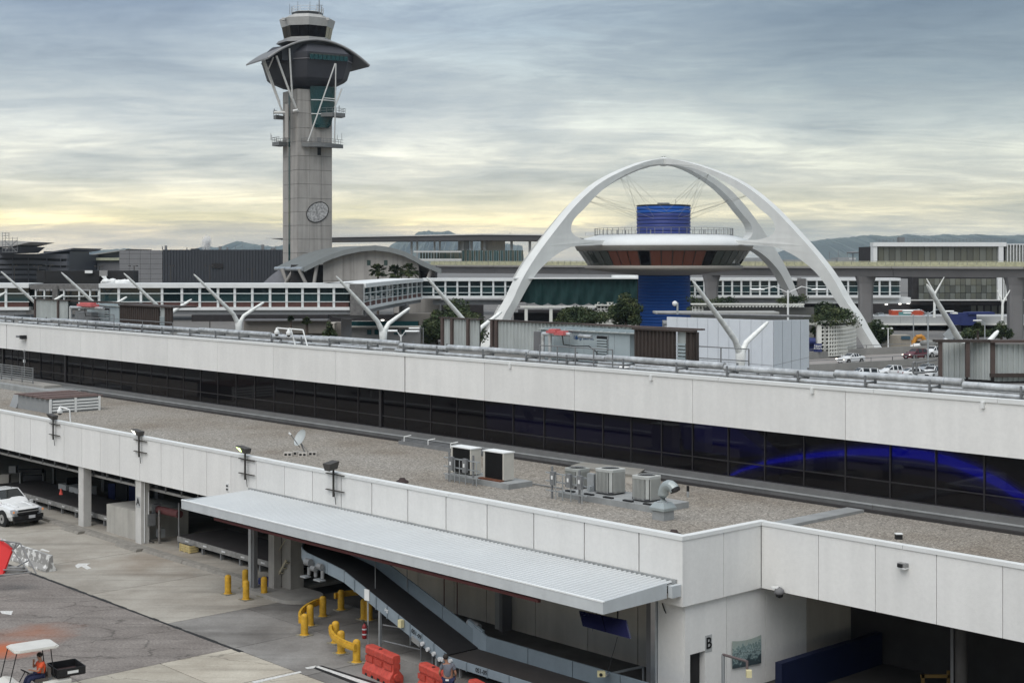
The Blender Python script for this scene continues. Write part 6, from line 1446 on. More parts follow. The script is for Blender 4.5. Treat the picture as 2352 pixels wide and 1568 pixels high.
a = ST(sL - 1.0, TA + .6, RZ); MB(ST).hexa([ST(sL - 1.7, TA + .1, RZ), ST(sL - .2, TA - .1, RZ), ST(sL - .1, TA + .2, RZ + .1), ST(sL - 1.6, TA + .4, RZ + .1), ST(sL - 1.9, TA + .5, RZ + .75), ST(sL - .1, TA + .3, RZ + .85), ST(sL - .1, TA + .4, RZ + .85), ST(sL - 1.9, TA + .6, RZ + .75)]).build('side_cowl', MT['vent house grey'], lv)
# raised walkway with railing at far left against the windows
wk = thing('raised_platform', 'grey raised roof platform with slatted railing at the left window foot', 'platform', ST(-108, 46, RZ))
sE = SI(185, 49.4)
MB(ST).box((-150, 47.0, RZ - .02), (sE, 47.25, RZ + .38)).build('curb', flash, wk); MB(ST).box((-150, 47.25, RZ), (sE, 49.45, RZ + .30)).build('deck', flash, wk); 
MB(ST).box((SI(0, 48), 48.0, RZ + .3), (SI(110, 48.3), 49.4, RZ + .5)).build('step', concrete, wk)
ss0, ss1 = SI(-20, 48.2), SI(75, 48.2)
for k in range(7): MB(ST).box((ss0, 48.2, RZ + .65 + .17 * k), (ss1, 48.24, RZ + .69 + .17 * k)).build('rail', galv, wk)
for k in range(5): s = ss0 + (ss1 - ss0) * k / 4; MB(ST).box((s - .03, 48.18, RZ + .3), (s + .03, 48.26, RZ + 1.75)).build('post', rack, wk)

# ================================================================ PARAPET LAMPS AND CAMERAS
lampg = mat('lamp bronze', (.055, .05, .045), .6)
def plamp(label, u, vtop, vbot, flip, lit_, lens=None):
    s = SI(u, 38.85); rt = thing('flood_lamp', label, 'lamp', ST(s, 38.85, ZT(u, vbot, 38.85)), 'flood lamps clamped to the parapet')
    z0, z1 = ZT(u, vbot, 38.85), ZT(u, vtop, 38.85)
    MB(ST).cyl((s, 38.82, z0), (s, 38.82, z1 - .2), .05, n=8).build('pole', lampg, rt)
    for z in (z0 + .25, z0 + (z1 - z0) * .62): MB(ST).box((s - .7, 38.86, z), (s + .7, 38.95, z + .04)).build('wall_bracket', lampg, rt)
    zt2 = z1
    if flip: # lamp facing the camera-left, seen from its side
        MB(ST).hexa([ST(s - .12, 38.70, zt2 - .2), ST(s + .2, 38.70, zt2 - .26), ST(s + .2, 39.0, zt2 - .26), ST(s - .12, 39.0, zt2 - .2), ST(s - .65, 38.66, zt2 + .08), ST(s + .26, 38.66, zt2), ST(s + .26, 39.04, zt2), ST(s - .65, 39.04, zt2 + .08)]).build('housing', lampg, rt)
        MB(ST).prism([ST(s - .58, 38.655, zt2 + .03), ST(s - .2, 38.655, zt2 + .0), ST(s - .08, 38.68, zt2 - .18), ST(s - .22, 38.68, zt2 - .17)], E2 * -.01).build('lens', lens or lampg, rt)
    else:
        MB(ST).hexa([ST(s - .18, 38.45, zt2 - .38), ST(s + .22, 38.45, zt2 - .38), ST(s + .22, 38.9, zt2 - .3), ST(s - .18, 38.9, zt2 - .3), ST(s - .26, 38.4, zt2 - .06), ST(s + .30, 38.4, zt2 - .06), ST(s + .30, 38.95, zt2 + .05), ST(s - .26, 38.95, zt2 + .05)]).build('housing', lampg, rt)
    MB(ST).path([(s + .07, 38.8, z1 - .2), (s + .09, 38.8, z0 + .3), (s + .14, 38.86, z0 - .35)], .018, 6).build('cable', cablem, rt)
lensw = mat('lens white', (.8, .8, .75), .3, emit=(1, 1, .9), es=1.3); lensg = mat('lens greenish', (.7, .8, .5), .3, emit=(.72, 1, .35), es=1.4)
plamp('unlit dark flood lamp on the parapet left of the dome camera', 123, 954, 1009, True, False)
plamp('lit flood lamp with white lens above column A', 320, 990, 1049, True, True, lensw)
plamp('lit flood lamp with greenish lens above the canopy end', 564, 1029, 1101, True, True, lensg)
plamp('unlit flood lamp facing out beyond the dish, rightmost on the parapet', 767, 1060, 1140, False, False)
def domecam(name, label, base, top, tip, dark=False):
    rt = thing(name, label, 'camera', base); MB().path([base, top, tip], .045, 8).build('arm', white, rt)
    MB().lathe([(0, .0), (.06, 0), (.09, -.12), (.16, -.2), (.17, -.36), (.12, -.40)], tip, 16).build('housing', white, rt); MB().lathe([(.12, -.40), (.09, -.48), (0, -.52)], tip, 14).build('dome', black, rt)
b_ = ST(SI(162, 39.05), 39.05, 6.15); domecam('dome_camera', 'white dome camera on bent arm above the left parapet', b_, ST(SI(160, 39), 39.0, 7.0), ST(SI(134, 38.6), 38.7, 7.15))
MB(ST)
for u0, u1, lb in ((678, 643, 'white dome camera on goose arm at the upper parapet, left one'), (706, 673, 'white dome camera on goose arm at the upper parapet, right one')):
    s = SI(u0, 50.05); domecam('dome_camera', lb.replace('dome', 'dome'), ST(s, 50.05, 10.8), ST(s - .4, 50.0, 11.75), ST(SI(u1 - 20 if False else u1 - 30 + 0, 49.6) if False else s - 1.5, 49.7, 11.8))
rt = thing('dome_camera', 'dark dome camera hanging under the inner corner of the fascia', 'camera', ST(-33.3, 43.3, 3.4)); c = P(1790, 1357, 53.4)
MB().lathe([(0, .16), (.05, .16), (.17, .06), (.19, -.06), (.15, -.1)], c, 18).build('housing', midgrey, rt); MB().lathe([(.15, -.1), (.13, -.2), (0, -.26)], c, 18).build('dome', black, rt); MB().box((c.x - .3, c.y - .05, c.z + .1), (c.x + .05, c.y + .1, c.z + .16)).build('bracket', coping, rt)
rt = thing('wall_light', 'small dark box light on the right fascia panel', 'lamp', ST(SI(2076, TF2), TF2, 4.9)); s = SI(2076, 43.45); z = ZT(2076, 1301, 43.4)
MB(ST).box((s - .16, 43.28, z - .02), (s + .16, 43.49, z + .13)).build('housing', mat('housing grey', (.25, .25, .25), .5), rt); MB(ST).box((s - .12, 43.22, z), (s + .06, 43.28, z + .11)).build('lens', black, rt); MB(ST).box((s - .17, 43.26, z - .06), (s + .17, 43.49, z - .02)).build('base', white, rt)
rt = thing('wall_light', 'small dark wedge light on the upper fascia at far left', 'lamp', ST(SI(52, TU), TU, 9.9)); s = SI(52, 49.8); z = ZT(52, 775, 49.8)
MB(ST).box((s - .4, 49.4, z), (s + .25, 49.7, z + .16)).build('housing', rack, rt); MB(ST).box((s + .2, 49.45, z - .1), (s + .6, 49.88, z + .2)).build('arm', black, rt)
rt = thing('cctv_camera', 'white camera on a post in front of the blue core', 'camera', P(1552, 722, 118)); MB().cyl(P(1556, 722, 118), P(1556, 695, 118), .08, n=8).build('post', galv, rt); MB().sphere(P(1550, 697, 118), .22).build('housing', white, rt); fb(MB(), 1547, 694, 1556, 698, 118, .2).build('bracket', white, rt); fb(MB(), 1549, 699, 1552, 705, 118, .15).build('lens', black, rt)
rt = thing('cctv_camera', 'tiny grey post lamp beside the far left window', 'lamp', ST(SI(58, 50.1), 50.1, 6.4)); s = SI(56, 49.6); MB(ST).cyl((s, 49.6, 6.2), (s, 49.6, 8.6), .04).build('post', rack, rt); MB(ST).sphere((s, 49.6, 8.65), .11).build('housing', rack, rt)
# door with notice at far left
rt = thing('notice_sheet', 'small white notice stuck on the dark door at far left', 'notice', ST(SI(55, 50.2), 50.2, 7)); s = SI(57, 50.3); z = ZT(57, 829, 50.3); MB(ST).box((s - .2, 50.24, z - .12), (s + .2, 50.26, z + .12)).build('paper', white, rt)
# ================================================================ TREES
leafm = bpy.data.materials.new('foliage'); leafm.use_nodes = True; t_ = leafm.node_tree; b_ = t_.nodes['Principled BSDF']
g_ = nd(t_, 'ShaderNodeNewGeometry'); n_ = nd(t_, 'ShaderNodeTexNoise'); n_.inputs['Scale'].default_value = .5; n_.inputs['Detail'].default_value = 5; t_.links.new(g_.outputs['Position'], n_.inputs['Vector'])
r_ = ramp(t_, [(.32, (.020, .035, .018)), (.5, (.045, .065, .028)), (.7, (.095, .105, .045))]); t_.links.new(n_.outputs[0], r_.inputs[0]); 
ri_ = ramp(t_, [(0, .72), (1, 1.3)]); t_.links.new(g_.outputs['Random Per Island'], ri_.inputs[0]); t_.links.new(mixc(t_, 1.0, r_.outputs[0], ri_.outputs[0], 'MULTIPLY'), b_.inputs['Base Color'])
b_.inputs['Roughness'].default_value = .7; b_.inputs['Specular IOR Level'].default_value = .2
bark = mat('bark', (.09, .07, .055), .95, var=.3, scale=3)
def crown(mb, blobs, n, size, rr):
    for k in range(n):
        c, rad = rr.choice(blobs)
        while True:
            d = Vector((rr.uniform(-1, 1), rr.uniform(-1, 1), rr.uniform(-1, 1)))
            if .2 < d.length < 1: break
        d = d.normalized() * (rr.random() ** .35)
        p = c + Vector((d.x * rad[0], d.y * rad[1], d.z * rad[2])); a = Vector((rr.gauss(0, 1), rr.gauss(0, 1), rr.gauss(0, .6))).normalized(); b = a.cross(Vector((rr.gauss(0, 1), rr.gauss(0, 1), rr.gauss(0, 1)))).normalized(); s_ = size * rr.uniform(.6, 1.3)
        mb.quad([p - a * s_, p - b * s_ * .5, p + a * s_, p + b * s_ * .5])
def tree(label, u, vt, vb, wpx, Yt, seed, n=2600, name='broadleaf_tree', leaf=.26):
    rr = random.Random(seed); X_ = XU(u, Yt); W_ = wpx * Yt / F; zt_, zb_ = ZV(vt, Yt), max(.5, ZV(vb, Yt)); root = thing(name, label, 'tree', (X_, Yt, 0)); hh = zt_ - zb_
    blobs = []
    nb_ = 13
    for k in range(nb_):
        fx = rr.uniform(-.8, .8); fz = rr.uniform(.15, .85); sc_ = 1 - .45 * abs(fx)
        blobs.append((Vector((X_ + fx * W_ / 2 * .8, Yt + rr.uniform(-.3, .3) * W_, zb_ + hh * (.12 + .66 * fz * sc_))), (W_ * rr.uniform(.18, .30), W_ * rr.uniform(.18, .28), hh * rr.uniform(.16, .28))))
    blobs.append((Vector((X_, Yt, zb_ + hh * .72)), (W_ * .22, W_ * .22, hh * .25))); blobs.append((Vector((X_, Yt, zb_ + hh * .4)), (W_ * .36, W_ * .3, hh * .28)))
    m = MB(); crown(m, blobs, n, leaf, rr); m.build('crown', leafm, root)
    m = MB(); tz_ = zb_ + hh * .35; m.cyl((X_, Yt, 0), (X_ + .1, Yt, tz_), .28, .17, n=8)
    for c, _ in blobs[:6]: m.cyl((X_ + .1, Yt, tz_ - rr.uniform(0, 1)), c, .10, .04, n=6)
    m.build('trunk', bark, root)
tree('large dark green tree to the left of the near arch foot', 1050, 680, 790, 150, 236, 1, 9000)
tree('dark leafy tree behind and lower than the large tree', 1003, 708, 790, 80, 243, 11, 4000)
tree('round bushy tree in front of the low white beam wall', 1330, 700, 748, 150, 250, 2, 6000)
tree('tall bushy tree touching the left side of the blue core', 1436, 668, 752, 84, 256, 3, 7000)
tree('low spreading shrub tree right of the blue core', 1630, 692, 716, 100, 248, 4, 3000)
tree('dense tree behind the right arch leg above the perforated wall', 1895, 690, 748, 115, 256, 5, 6000)
tree('broad tree to the right of the right arch foot', 2014, 730, 812, 76, 262, 6, 5000)
tree('dark bush line below the blue cabin', 2236, 750, 800, 110, 286, 7, 4500)
tree('dark tree beside the rightmost guideway column', 2300, 735, 800, 52, 284, 8, 1800)
def shrub(label, u0, u1, v, Ys, seed, h=1.6):
    rr = random.Random(seed); root = thing('trailing_shrub', label, 'shrub', P((u0 + u1) / 2, v, Ys)); bl = []
    for k in range(9): u = u0 + (u1 - u0) * k / 8; bl.append((P(u, v - 3 * rr.random() * 1.5, Ys) + Vector((0, 0, rr.uniform(-.2, .4))), (1.2, .8, h * rr.uniform(.3, .6))))
    m = MB(); crown(m, bl, 900, .2, rr); m.build('foliage', leafm, root)
shrub('trailing green plants over the edge of the round perforated wall', 1862, 1965, 738, 236, 21, 2.0); shrub('small dark shrub on the long planter wall', 1795, 1842, 694, 240, 22); shrub('low green shrubs in the planter beside the blue core', 1590, 1680, 696, 243, 23)
def palm(label, u, vc, rpx, Yt, seed, dark=False):
    rr = random.Random(seed); X_ = XU(u, Yt); zc0 = ZV(vc, Yt); r0 = rpx * Yt / F; root = thing('fan_palm', label, 'palm tree', (X_, Yt, 0)); m = MB(); c = Vector((X_, Yt, zc0))
    for k in range(60):
        az_ = rr.uniform(0, 6.283); el_ = rr.uniform(-.5, 1.35); d = Vector((math.cos(az_) * math.cos(el_), math.sin(az_) * math.cos(el_), math.sin(el_))); L_ = r0 * rr.uniform(.75, 1.05)
        st_ = c + d * L_ * .55; sd = d.cross(Vector((0, 0, 1))).normalized() if abs(d.z) < .98 else Vector((1, 0, 0)); m.cyl(c, st_, .04, n=4)
        for j in range(9):
            f = (j - 4) / 4; dd = (d + sd * f * .9).normalized(); tip_ = st_ + dd * L_ * .5 * (1 - .25 * abs(f)) + Vector((0, 0, -.25 * L_ * (.5 + rr.random() * .5))); wv = dd.cross(Vector((0, 0, 1))).normalized() * .15
            md = (st_ + tip_) / 2 + Vector((0, 0, .1)); m.quad([st_, md - wv, tip_, md + wv])
    m.build('fronds', leafm, root)
    MB().cyl((X_, Yt, 0), c, .28, .2, n=8).build('trunk', bark, root)
palm('leftmost fan palm before the vaulted concrete wall', 868, 624, 25, 286, 31); palm('middle fan palm before the vaulted concrete wall', 907, 627, 25, 287, 32); palm('rightmost fan palm before the vaulted concrete wall', 939, 624, 26, 285, 33)
palm('dark palm in the gap of the perforated wall', 1872, 760, 14, 240, 34); palm('palm below the elevated road near the blue cabin', 2246, 752, 16, 280, 35)
palm('shaded palm beneath the footbridge left of its pier', 705, 738, 13, 228, 36); palm('small shaded palm under the left footbridge', 668, 732, 9, 229, 37)
tree('dark conical shrub below the footbridge near its pier', 757, 735, 790, 34, 226, 38, 1200)
# ================================================================ VEHICLES
chrome = mat('rim alloy', (.40, .40, .40), .35, metal=.6); carw = mat('car white', (.72, .73, .73), .3, var=.03, coat=.5); carr = mat('car maroon', (.10, .012, .02), .3, var=.1, coat=.5); cargrey = mat('car silver', (.40, .42, .43), .3, metal=.4, coat=.4)
hl = mat('headlight glow', (.8, .8, .75), .2, emit=(1, .9, .7), es=2.2); hlo = mat('headlight clear', (.45, .47, .5), .15); tl = mat('tail light', (.25, .01, .01), .3); plate = mat('number plate', (.55, .56, .58), .5)
def vehicle(kind, label, cat, paint, loc, rotz, group=None, lights=False, scale=1.0, near=False):
    root = thing('parked_car' if kind != 'moving' else 'car', label, cat, loc, group, rotz) if False else thing({'sedan': 'sedan_car', 'suv': 'suv_car', 'pickup': 'pickup_truck'}[kind], label, cat, loc, group, rotz)
    root.scale = (scale,) * 3
    S = dict(sedan=dict(L=4.6, W=.90, prof=[(-2.3, .38, .86), (-2.22, .25, 1.0), (-1.6, .22, 1.06), (-.6, .2, .98), (.85, .2, .97), (1.6, .2, .86), (2.15, .22, .74), (2.3, .35, .62)], cab=[(-1.75, 1.04, 1.06, .72, .60), (-1.0, .98, 1.40, .76, .56), (.05, .97, 1.45, .78, .58), (1.1, .95, .98, .74, .66)], wb=(-1.38, 1.38), wr=.33),
             suv=dict(L=4.8, W=.95, prof=[(-2.4, .45, 1.0), (-2.35, .3, 1.1), (-1.6, .25, 1.12), (-.6, .25, 1.08), (.9, .25, 1.08), (1.7, .25, 1.02), (2.3, .3, .92), (2.42, .42, .75)], cab=[(-2.3, 1.1, 1.12, .82, .7), (-2.1, 1.1, 1.68, .84, .66), (.3, 1.08, 1.76, .86, .66), (1.2, 1.06, 1.10, .82, .72)], wb=(-1.45, 1.5), wr=.37),
             pickup=dict(L=5.6, W=.98, prof=[(-2.8, .5, 1.06), (-2.75, .4, 1.1), (-1.0, .38, 1.1), (-.5, .35, 1.1), (.9, .32, 1.12), (1.7, .32, 1.10), (2.5, .36, 1.02), (2.72, .5, .86)], cab=[(-1.12, 1.1, 1.12, .86, .76), (-.95, 1.1, 1.72, .88, .68), (.45, 1.1, 1.78, .9, .68), (1.35, 1.1, 1.14, .86, .76)], wb=(-1.75, 1.75), wr=.40))[kind]
    W_ = S['W']
    def rng(x, zl, zt, taper):
        w_ = W_ * taper
        return [Vector((x, y, z)) for y, z in ((-w_ * .88, zl), (-w_, zl + .2), (-w_, zt - .22), (-w_ * .95, zt - .06), (-w_ * .78, zt), (0, zt + .035), (w_ * .78, zt), (w_ * .95, zt - .06), (w_, zt - .22), (w_, zl + .2), (w_ * .88, zl))]
    n = len(S['prof']); rings = [rng(x, zl, zt, (.86 if i in (0,) else .95 if i == 1 else .84 if i == n - 1 else .95 if i == n - 2 else 1)) for i, (x, zl, zt) in enumerate(S['prof'])]
    MB().loft(rings, smooth=False).build('body', paint, root)
    cab = S['cab']; cr = [[Vector((x, -wb_, zb)), Vector((x, -wt_, zt)), Vector((x, 0, zt + (.008 if zt > 1.2 else 0))), Vector((x, wt_, zt)), Vector((x, wb_, zb))] for x, zb, zt, wb_, wt_ in cab]
    MB().loft(cr, closed=False).build('cabin', paint, root)
    def pane(q, nm, k=.86, off_=.018):
        q = [Vector(p) for p in q]; c = sum(q, Vector()) / len(q); nn = (q[1] - q[0]).cross(q[-1] - q[0]).normalized(); 
        if nn.dot(c - Vector((0, 0, .9))) < 0: nn = -nn
        q = [c + (p - c) * k + nn * .004 for p in q]; MB().prism(q, nn * off_).build(nm, gcar, root)
    def sub(q, k0, k1): return [q[0].lerp(q[1], k0), q[0].lerp(q[1], k1), q[3].lerp(q[2], k1), q[3].lerp(q[2], k0)]
    ws = [cr[-1][0], cr[-1][4], cr[-2][3], cr[-2][1]]; pane(ws, 'windshield', .90); rw = [cr[0][0], cr[0][4], cr[1][3], cr[1][1]]; pane(rw, 'rear_window', .84)
    for a, b in ((0, 1), (4, 3)):
        mid = [cr[1][a], cr[-2][a], cr[-2][b], cr[1][b]]; pane(sub(mid, .04, .47), 'side_window', .86); pane(sub(mid, .52, .96), 'side_window', .86)
        tri = [cr[-2][a], cr[-1][a], cr[-2][b]]; pane(tri, 'side_window', .7)
        if kind != 'pickup': tri = [cr[0][a], cr[1][a], cr[1][b]]; pane(tri, 'side_window', .66)
    f = S['prof'][-1][0]; r = S['prof'][0][0]; zf = S['prof'][-1][2]
    for sg in (-1, 1):
        for wx in S['wb']:
            y = sg * W_; wr_ = S['wr']
            MB().cyl((wx, y - sg * .24, wr_), (wx, y + sg * .012, wr_), wr_ + .09, n=20).build('wheel_arch', black, root)
            w_ = MB().cyl((wx, y - sg * .2, wr_), (wx, y + sg * .03, wr_), wr_, n=22).build('wheel', rubber, root)
            m = MB(); m.cyl((wx, y + sg * .02, wr_), (wx, y + sg * .038, wr_), wr_ * .62, n=16); m.build('rim', chrome, w_)
            MB().cyl((wx, y + sg * .03, wr_), (wx, y + sg * .045, wr_), wr_ * .2, n=8).build('hub', rubber, w_)
        MB().box((f - .16, sg * W_ * .82 - .16, zf - .02 - .04), (f + .035 - (.05 if sg else 0), sg * W_ * .82 + .04 * 0 + .0 + (.1 if sg < 0 else .02), zf + .11)).build('headlight', hl if lights else hlo, root)
        MB().box((r - .01, sg * W_ * .72 - .08, 1.0 - .2), (r + .12, sg * W_ * .72 + .1, 1.0)).build('tail_light', tl, root)
        MB().box((cab[-1][0] - .25, sg * (W_ + .02), 1.0), (cab[-1][0] - .1, sg * (W_ + .18), 1.16)).build('mirror', paint, root)
        for dx in (-.15, .95 if kind != 'sedan' else .9): MB().box((dx - .9, sg * (W_ + .004), .82), (dx - .74, sg * (W_ + .02), .86)).build('door_handle', black if near else paint, root)
    MB().box((f - .05, -W_ * .58, zf - .30), (f + .03, W_ * .58, zf - .02)).build('grille', black, root); MB().box((f - .1, -W_ * .7, .3), (f + .05, W_ * .7, .48)).build('front_bumper', black if kind == 'pickup' else paint, root)
    MB().box((f + .03, -.15, zf - .42), (f + .06, .15, zf - .27)).build('number_plate', plate, root)
    MB().box((r - .04, -W_ * .8, .35), (r + .1, W_ * .8, .58)).build('rear_bumper', chrome if kind == 'pickup' else paint, root)
    if kind == 'pickup': MB().box((-2.62, -.8, 1.08), (-1.2, .8, 1.115)).build('bed_opening', black, root)
    if kind == 'suv' : 
        for sg in (-1, 1): MB().box((-1.7, sg * .62 - .02, 1.74), (.2, sg * .62 + .02, 1.79)).build('roof_rail', black, root)
    return root
rdir = (G(1858, 840) - G(2100, 826)); ra = math.atan2(rdir.y, rdir.x)
p = G(1954, 833.5); c0 = vehicle('sedan', 'white sedan with headlights on driving along the ramp road', 'car', carw, (p.x, p.y, .012), ra, lights=True, scale=1.04)
p = G(2103, 824); vehicle('suv', 'maroon car with lit headlights following on the ramp road', 'car', carr, (p.x, p.y, .012), ra, lights=True, scale=.94)
p = G(2146, 819.5); vehicle('pickup', 'white pickup truck behind the maroon car, partly hidden by the ribbed screens', 'truck', carw, (p.x, p.y, .012), ra)
pdir = Vector((1, -.28, 0)); pa_ = math.atan2(-.18, -1)
def pc(kind, label, u, v, h, col, rot, sc_=1.0): Yp = (H - h) * F / (v - HV); vehicle(kind, label, {'sedan': 'car', 'suv': 'car', 'pickup': 'truck'}[kind], col, (XU(u, Yp), Yp, -.055), rot, 'white vehicles parked below the ramp road', scale=sc_)
pc('suv', 'white parked wagon with dark side windows, leftmost in the parking row', 1980, 842, 1.75, carw, math.pi + .22, .95)
pc('pickup', 'white parked pickup truck with tall cab, second in the parking row', 2052, 836, 1.75, carw, math.pi + .25, .95)
pc('sedan', 'white parked sedan just right of the parked pickup truck', 2106, 845, 1.42, carw, .2, 1.05)
pc('suv', 'white parked car behind the steel lamp pole, close to the ribbed screens', 2140, 839, 1.7, carw, ra + .3, .95)
pc('sedan', 'pale parked car half hidden behind the pipe loop', 2128, 834, 1.45, cargrey, ra + .1, .98)
pc('sedan', 'white parked sedan at far left end of the parking row', 1930, 852, 1.45, carw, ra + math.pi, .98)
for k, (u, v, kind, col, lb) in enumerate(((905, 776, 'sedan', carw, 'white car parked beyond the roof edge below the footbridge bend'), (955, 777, 'sedan', carw, 'white car just left of the large tree beyond the roof edge'), (2110, 786, 'suv', carw, 'white car parked beneath the elevated road near the construction site'), (2180, 770, 'suv', cargrey, 'silver car parked behind the diamond road sign'), (2130, 724, 'sedan', cargrey, 'grey car on the elevated road right of the orange bus'), (2022, 724, 'sedan', cargrey, 'dark silver car on the elevated road left of the orange bus'))):
    if v > 760: Yp = (H - 1.4) * F / (v - HV); loc = (XU(u, Yp), Yp, -.055)
    else: Yp = 333.5; loc = (XU(u, Yp), Yp, ZV(732, Yp))
    vehicle(kind, lb, 'car', col, loc, ra + .2 * k)
MB()
rdd = thing('road_deck', 'r', 'r'); del rdd['label'], rdd['category']; rdd['kind'] = 'structure'; fb(MB(), 2002, 732.5, 2420, 735, 330.5, 11).build('deck_surface', road, rdd)
# hand-placed construction site & signs beyond the road
cs = thing('site_hut', 'tan site hut with blue sign beyond the ramp road', 'hut', P(2055, 800, 262)); fb(MB(), 2025, 770, 2092, 800, 262, 4).build('body', mat('hut tan', (.33, .30, .25), .8, var=.1), cs); fb(MB(), 2070, 771.5, 2091, 779, 261.8, .1).build('sign_panel', mat('sign teal', (.05, .10, .14), .5), cs)
ex = thing('excavator', 'small orange yellow excavator arm beside the tan site hut', 'excavator', P(2110, 800, 258))
MB().path([P(2096, 796, 257), P(2104, 774, 257), P(2118, 772, 257), P(2126, 786, 257)], .38, 8).build('arm', mat('machine orange', (.50, .22, .03), .6, var=.2), ex); fb(MB(), 2100, 782, 2122, 796, 257.5, 2).build('body', MT['machine orange'], ex)
tp_ = thing('tarp_pile', 'pale tarpaulin covered pile right of the excavator', 'tarpaulin', P(2160, 790, 255)); m = MB(); [m.sphere(P(2125 + 9 * k, 788 + (k % 3) * 2, 255), 1.0 + .3 * (k % 2), 8, 5, .6) for k in range(9)]; m.build('pile', mat('tarp grey', (.22, .22, .21), .8, var=.3), tp_)
sg = thing('road_sign', 'back of a grey diamond road sign on a post by the ramp', 'road sign', P(2182, 790, 235)); c = P(2182, 768, 235); r0 = 1.15
MB().prism([c + Vector((0, 0, r0)), c + Vector((r0, 0, 0)), c + Vector((0, 0, -r0)), c + Vector((-r0, 0, 0))], (0, .05, 0)).build('sign_panel', galv, sg); MB().cyl((c.x, c.y + .1, 0), (c.x, c.y + .1, c.z + r0), .06).build('post', rack, sg)
bs_ = thing('blue_sign', 'dark blue direction sign with white text beside the perforated wall', 'sign', P(1880, 806, 237)); fb(MB(), 1870, 789, 1888, 808, 234, .3).build('sign_panel', bl_, bs_); text('Upper', .35, P(1879, 794, 233.95), (1, 0, 0), (0, 0, 1), white, 'lettering', bs_); text('Return', .35, P(1879, 800, 233.95), (1, 0, 0), (0, 0, 1), white, 'lettering', bs_)
bx = thing('blue_canopy', 'dark blue rounded awning beside the blue direction sign', 'awning', P(1862, 790, 236)); MB().cyl(P(1858, 784, 235.5), P(1872, 784, 235.5), .6, n=12).build('canvas', bl_, bx); fb(MB(), 1859, 786, 1870, 806, 235.8, 1).build('body', bl_, bx)
# ================================================================ STREET LAMPS
def tlamp(label, u, vt, Yl, w_=17, col=None, vb=None):
    col = col or lampg; p = P(u, vt, Yl); rt = thing('street_lamp', label, 'street lamp', (p.x, Yl, 0)); h = w_ / 2 * Yl / F
    MB().cyl((p.x, Yl, 0), p, .12, .09, n=8).build('pole', col, rt); MB().box((p.x - h * .35, Yl - .04, p.z - .05), (p.x + h * .35, Yl + .04, p.z + .05)).build('cross_arm', col, rt)
    for sx in (-1, 1): MB().box((p.x + sx * h - .45 * h, Yl - .25, p.z - .1), (p.x + sx * h * 1.0 + (.0), Yl + .25, p.z + .12)).build('lamp_head', col, rt)
for u, lb in ((33, 'dark twin-head lamp post at far left before the banded building'), (88, 'dark twin-head lamp post, second from the left edge'), (115, 'dark twin-head lamp post right of the pair before the banded building'), (229, 'dark twin-head lamp post above the black enclosure'), (308, 'dark twin-head lamp post before the grey panelled wall'), (392, 'dark twin-head lamp post before the charcoal wall, left one'), (482, 'dark twin-head lamp post with white box before the charcoal wall'), (579, 'dark twin-head lamp post right end of the charcoal wall')):
    tlamp(lb, u, 609 + (u % 5) * .6 + (6 if u > 570 else 0), 300, 15 + (u % 3))
tlamp('white twin-head lamp post right of the right arch foot', 2040, 754, 252, 20, white)
def cobra(label, u, vt, Yl, left, right, col=None, r_=.1):
    col = col or galv; p = P(u, vt, Yl); rt = thing('street_lamp', label, 'street lamp', (p.x, Yl, 0)); MB().cyl((p.x, Yl, 0), p, r_ * 1.3, r_, n=8).build('pole', col, rt)
    for d in (left, right):
        if not d: continue
        e = P(u + d[0], vt + d[1], Yl); mid = (p + e) / 2 + Vector((0, 0, abs(d[0]) * Yl / F * .12)); MB().path([p + Vector((0, 0, -.3)), mid, e], r_ * .55, 6).build('lamp_arm', col, rt)
        sx = 1 if d[0] > 0 else -1; MB().loft([[e + Vector((sx * x, y_ * w2, z2)) for y_, z2 in ((-1, 0), (0, .12), (1, 0), (0, -.12))] for x, w2 in ((-.35, .1), (.1, .28), (.9, .3), (1.15, .08))]).build('lamp_head', white, rt)
cobra('tall twin cobra street lamp in front of the elevated road', 2131.5, 716, 205, (-40, -2), (41, -1))
cobra('thin grey street lamp behind the twin cobra lamp', 2098, 722, 262, (-9, -3), None)
cobra('small street lamp beside the guideway column at right', 2262, 740, 255, (-12, -4), None)
cobra('white curved twin street lamp under the footbridge bend', 921, 768, 150, (-16, -8), (17, -7), white, .08)
cobra('small single lamp by the tree left of arch foot', 972, 752, 200, (-14, 2), None, rack, .06)
cobra('tall white twin lamp mast right of the blue core crossing the footbridge', 1825 - 15, 666, 150, (-62, -1), (62, -1), white, .1)
for u, v in ((1871, 700), (1930, 700)): pass
cobra('slim lamp post in front of the tan wall under the right bridge', 1872 - 5 , 712, 340, (-8, -4), None, rack, .06)

# ================================================================ CONVEYORS
belt = mat('belt black', (.014, .013, .014), .75, var=.3, scale=3); cside = mat('conveyor blue grey', (.24, .29, .33), .55, metal=.1, var=.12, scale=1.5); cguard = mat('conveyor guard grey', (.17, .21, .24), .6, var=.12)
cv = thing('inclined_conveyor', 'blue grey inclined baggage conveyor curving up beneath the canopy', 'conveyor', ST(-46, 36.6, 0))
cl_ = [(-42.9, 36.6, .74), (-49.6, 36.6, 2.86), (-50.8, 36.62, 3.02), (-52.0, 36.7, 3.12)]
for k in range(1, 9): a = math.pi / 2 * k / 8; cl_.append((-52.0 - 2.2 * math.sin(a), 38.9 - 2.2 * math.cos(a), 3.12 + .03 * k))
cl_.append((-54.2, 41.0, 3.4))
def offs(i, o):
    a = Vector(cl_[max(0, i - 1)]); b = Vector(cl_[min(len(cl_) - 1, i + 1)]); d = (b - a); d.z = 0; d.normalize(); n = Vector((d.y, -d.x, 0)); n = n if i < 3 else n
    p = Vector(cl_[i]); q = p + Vector((-d.y, d.x, 0)) * o; return q
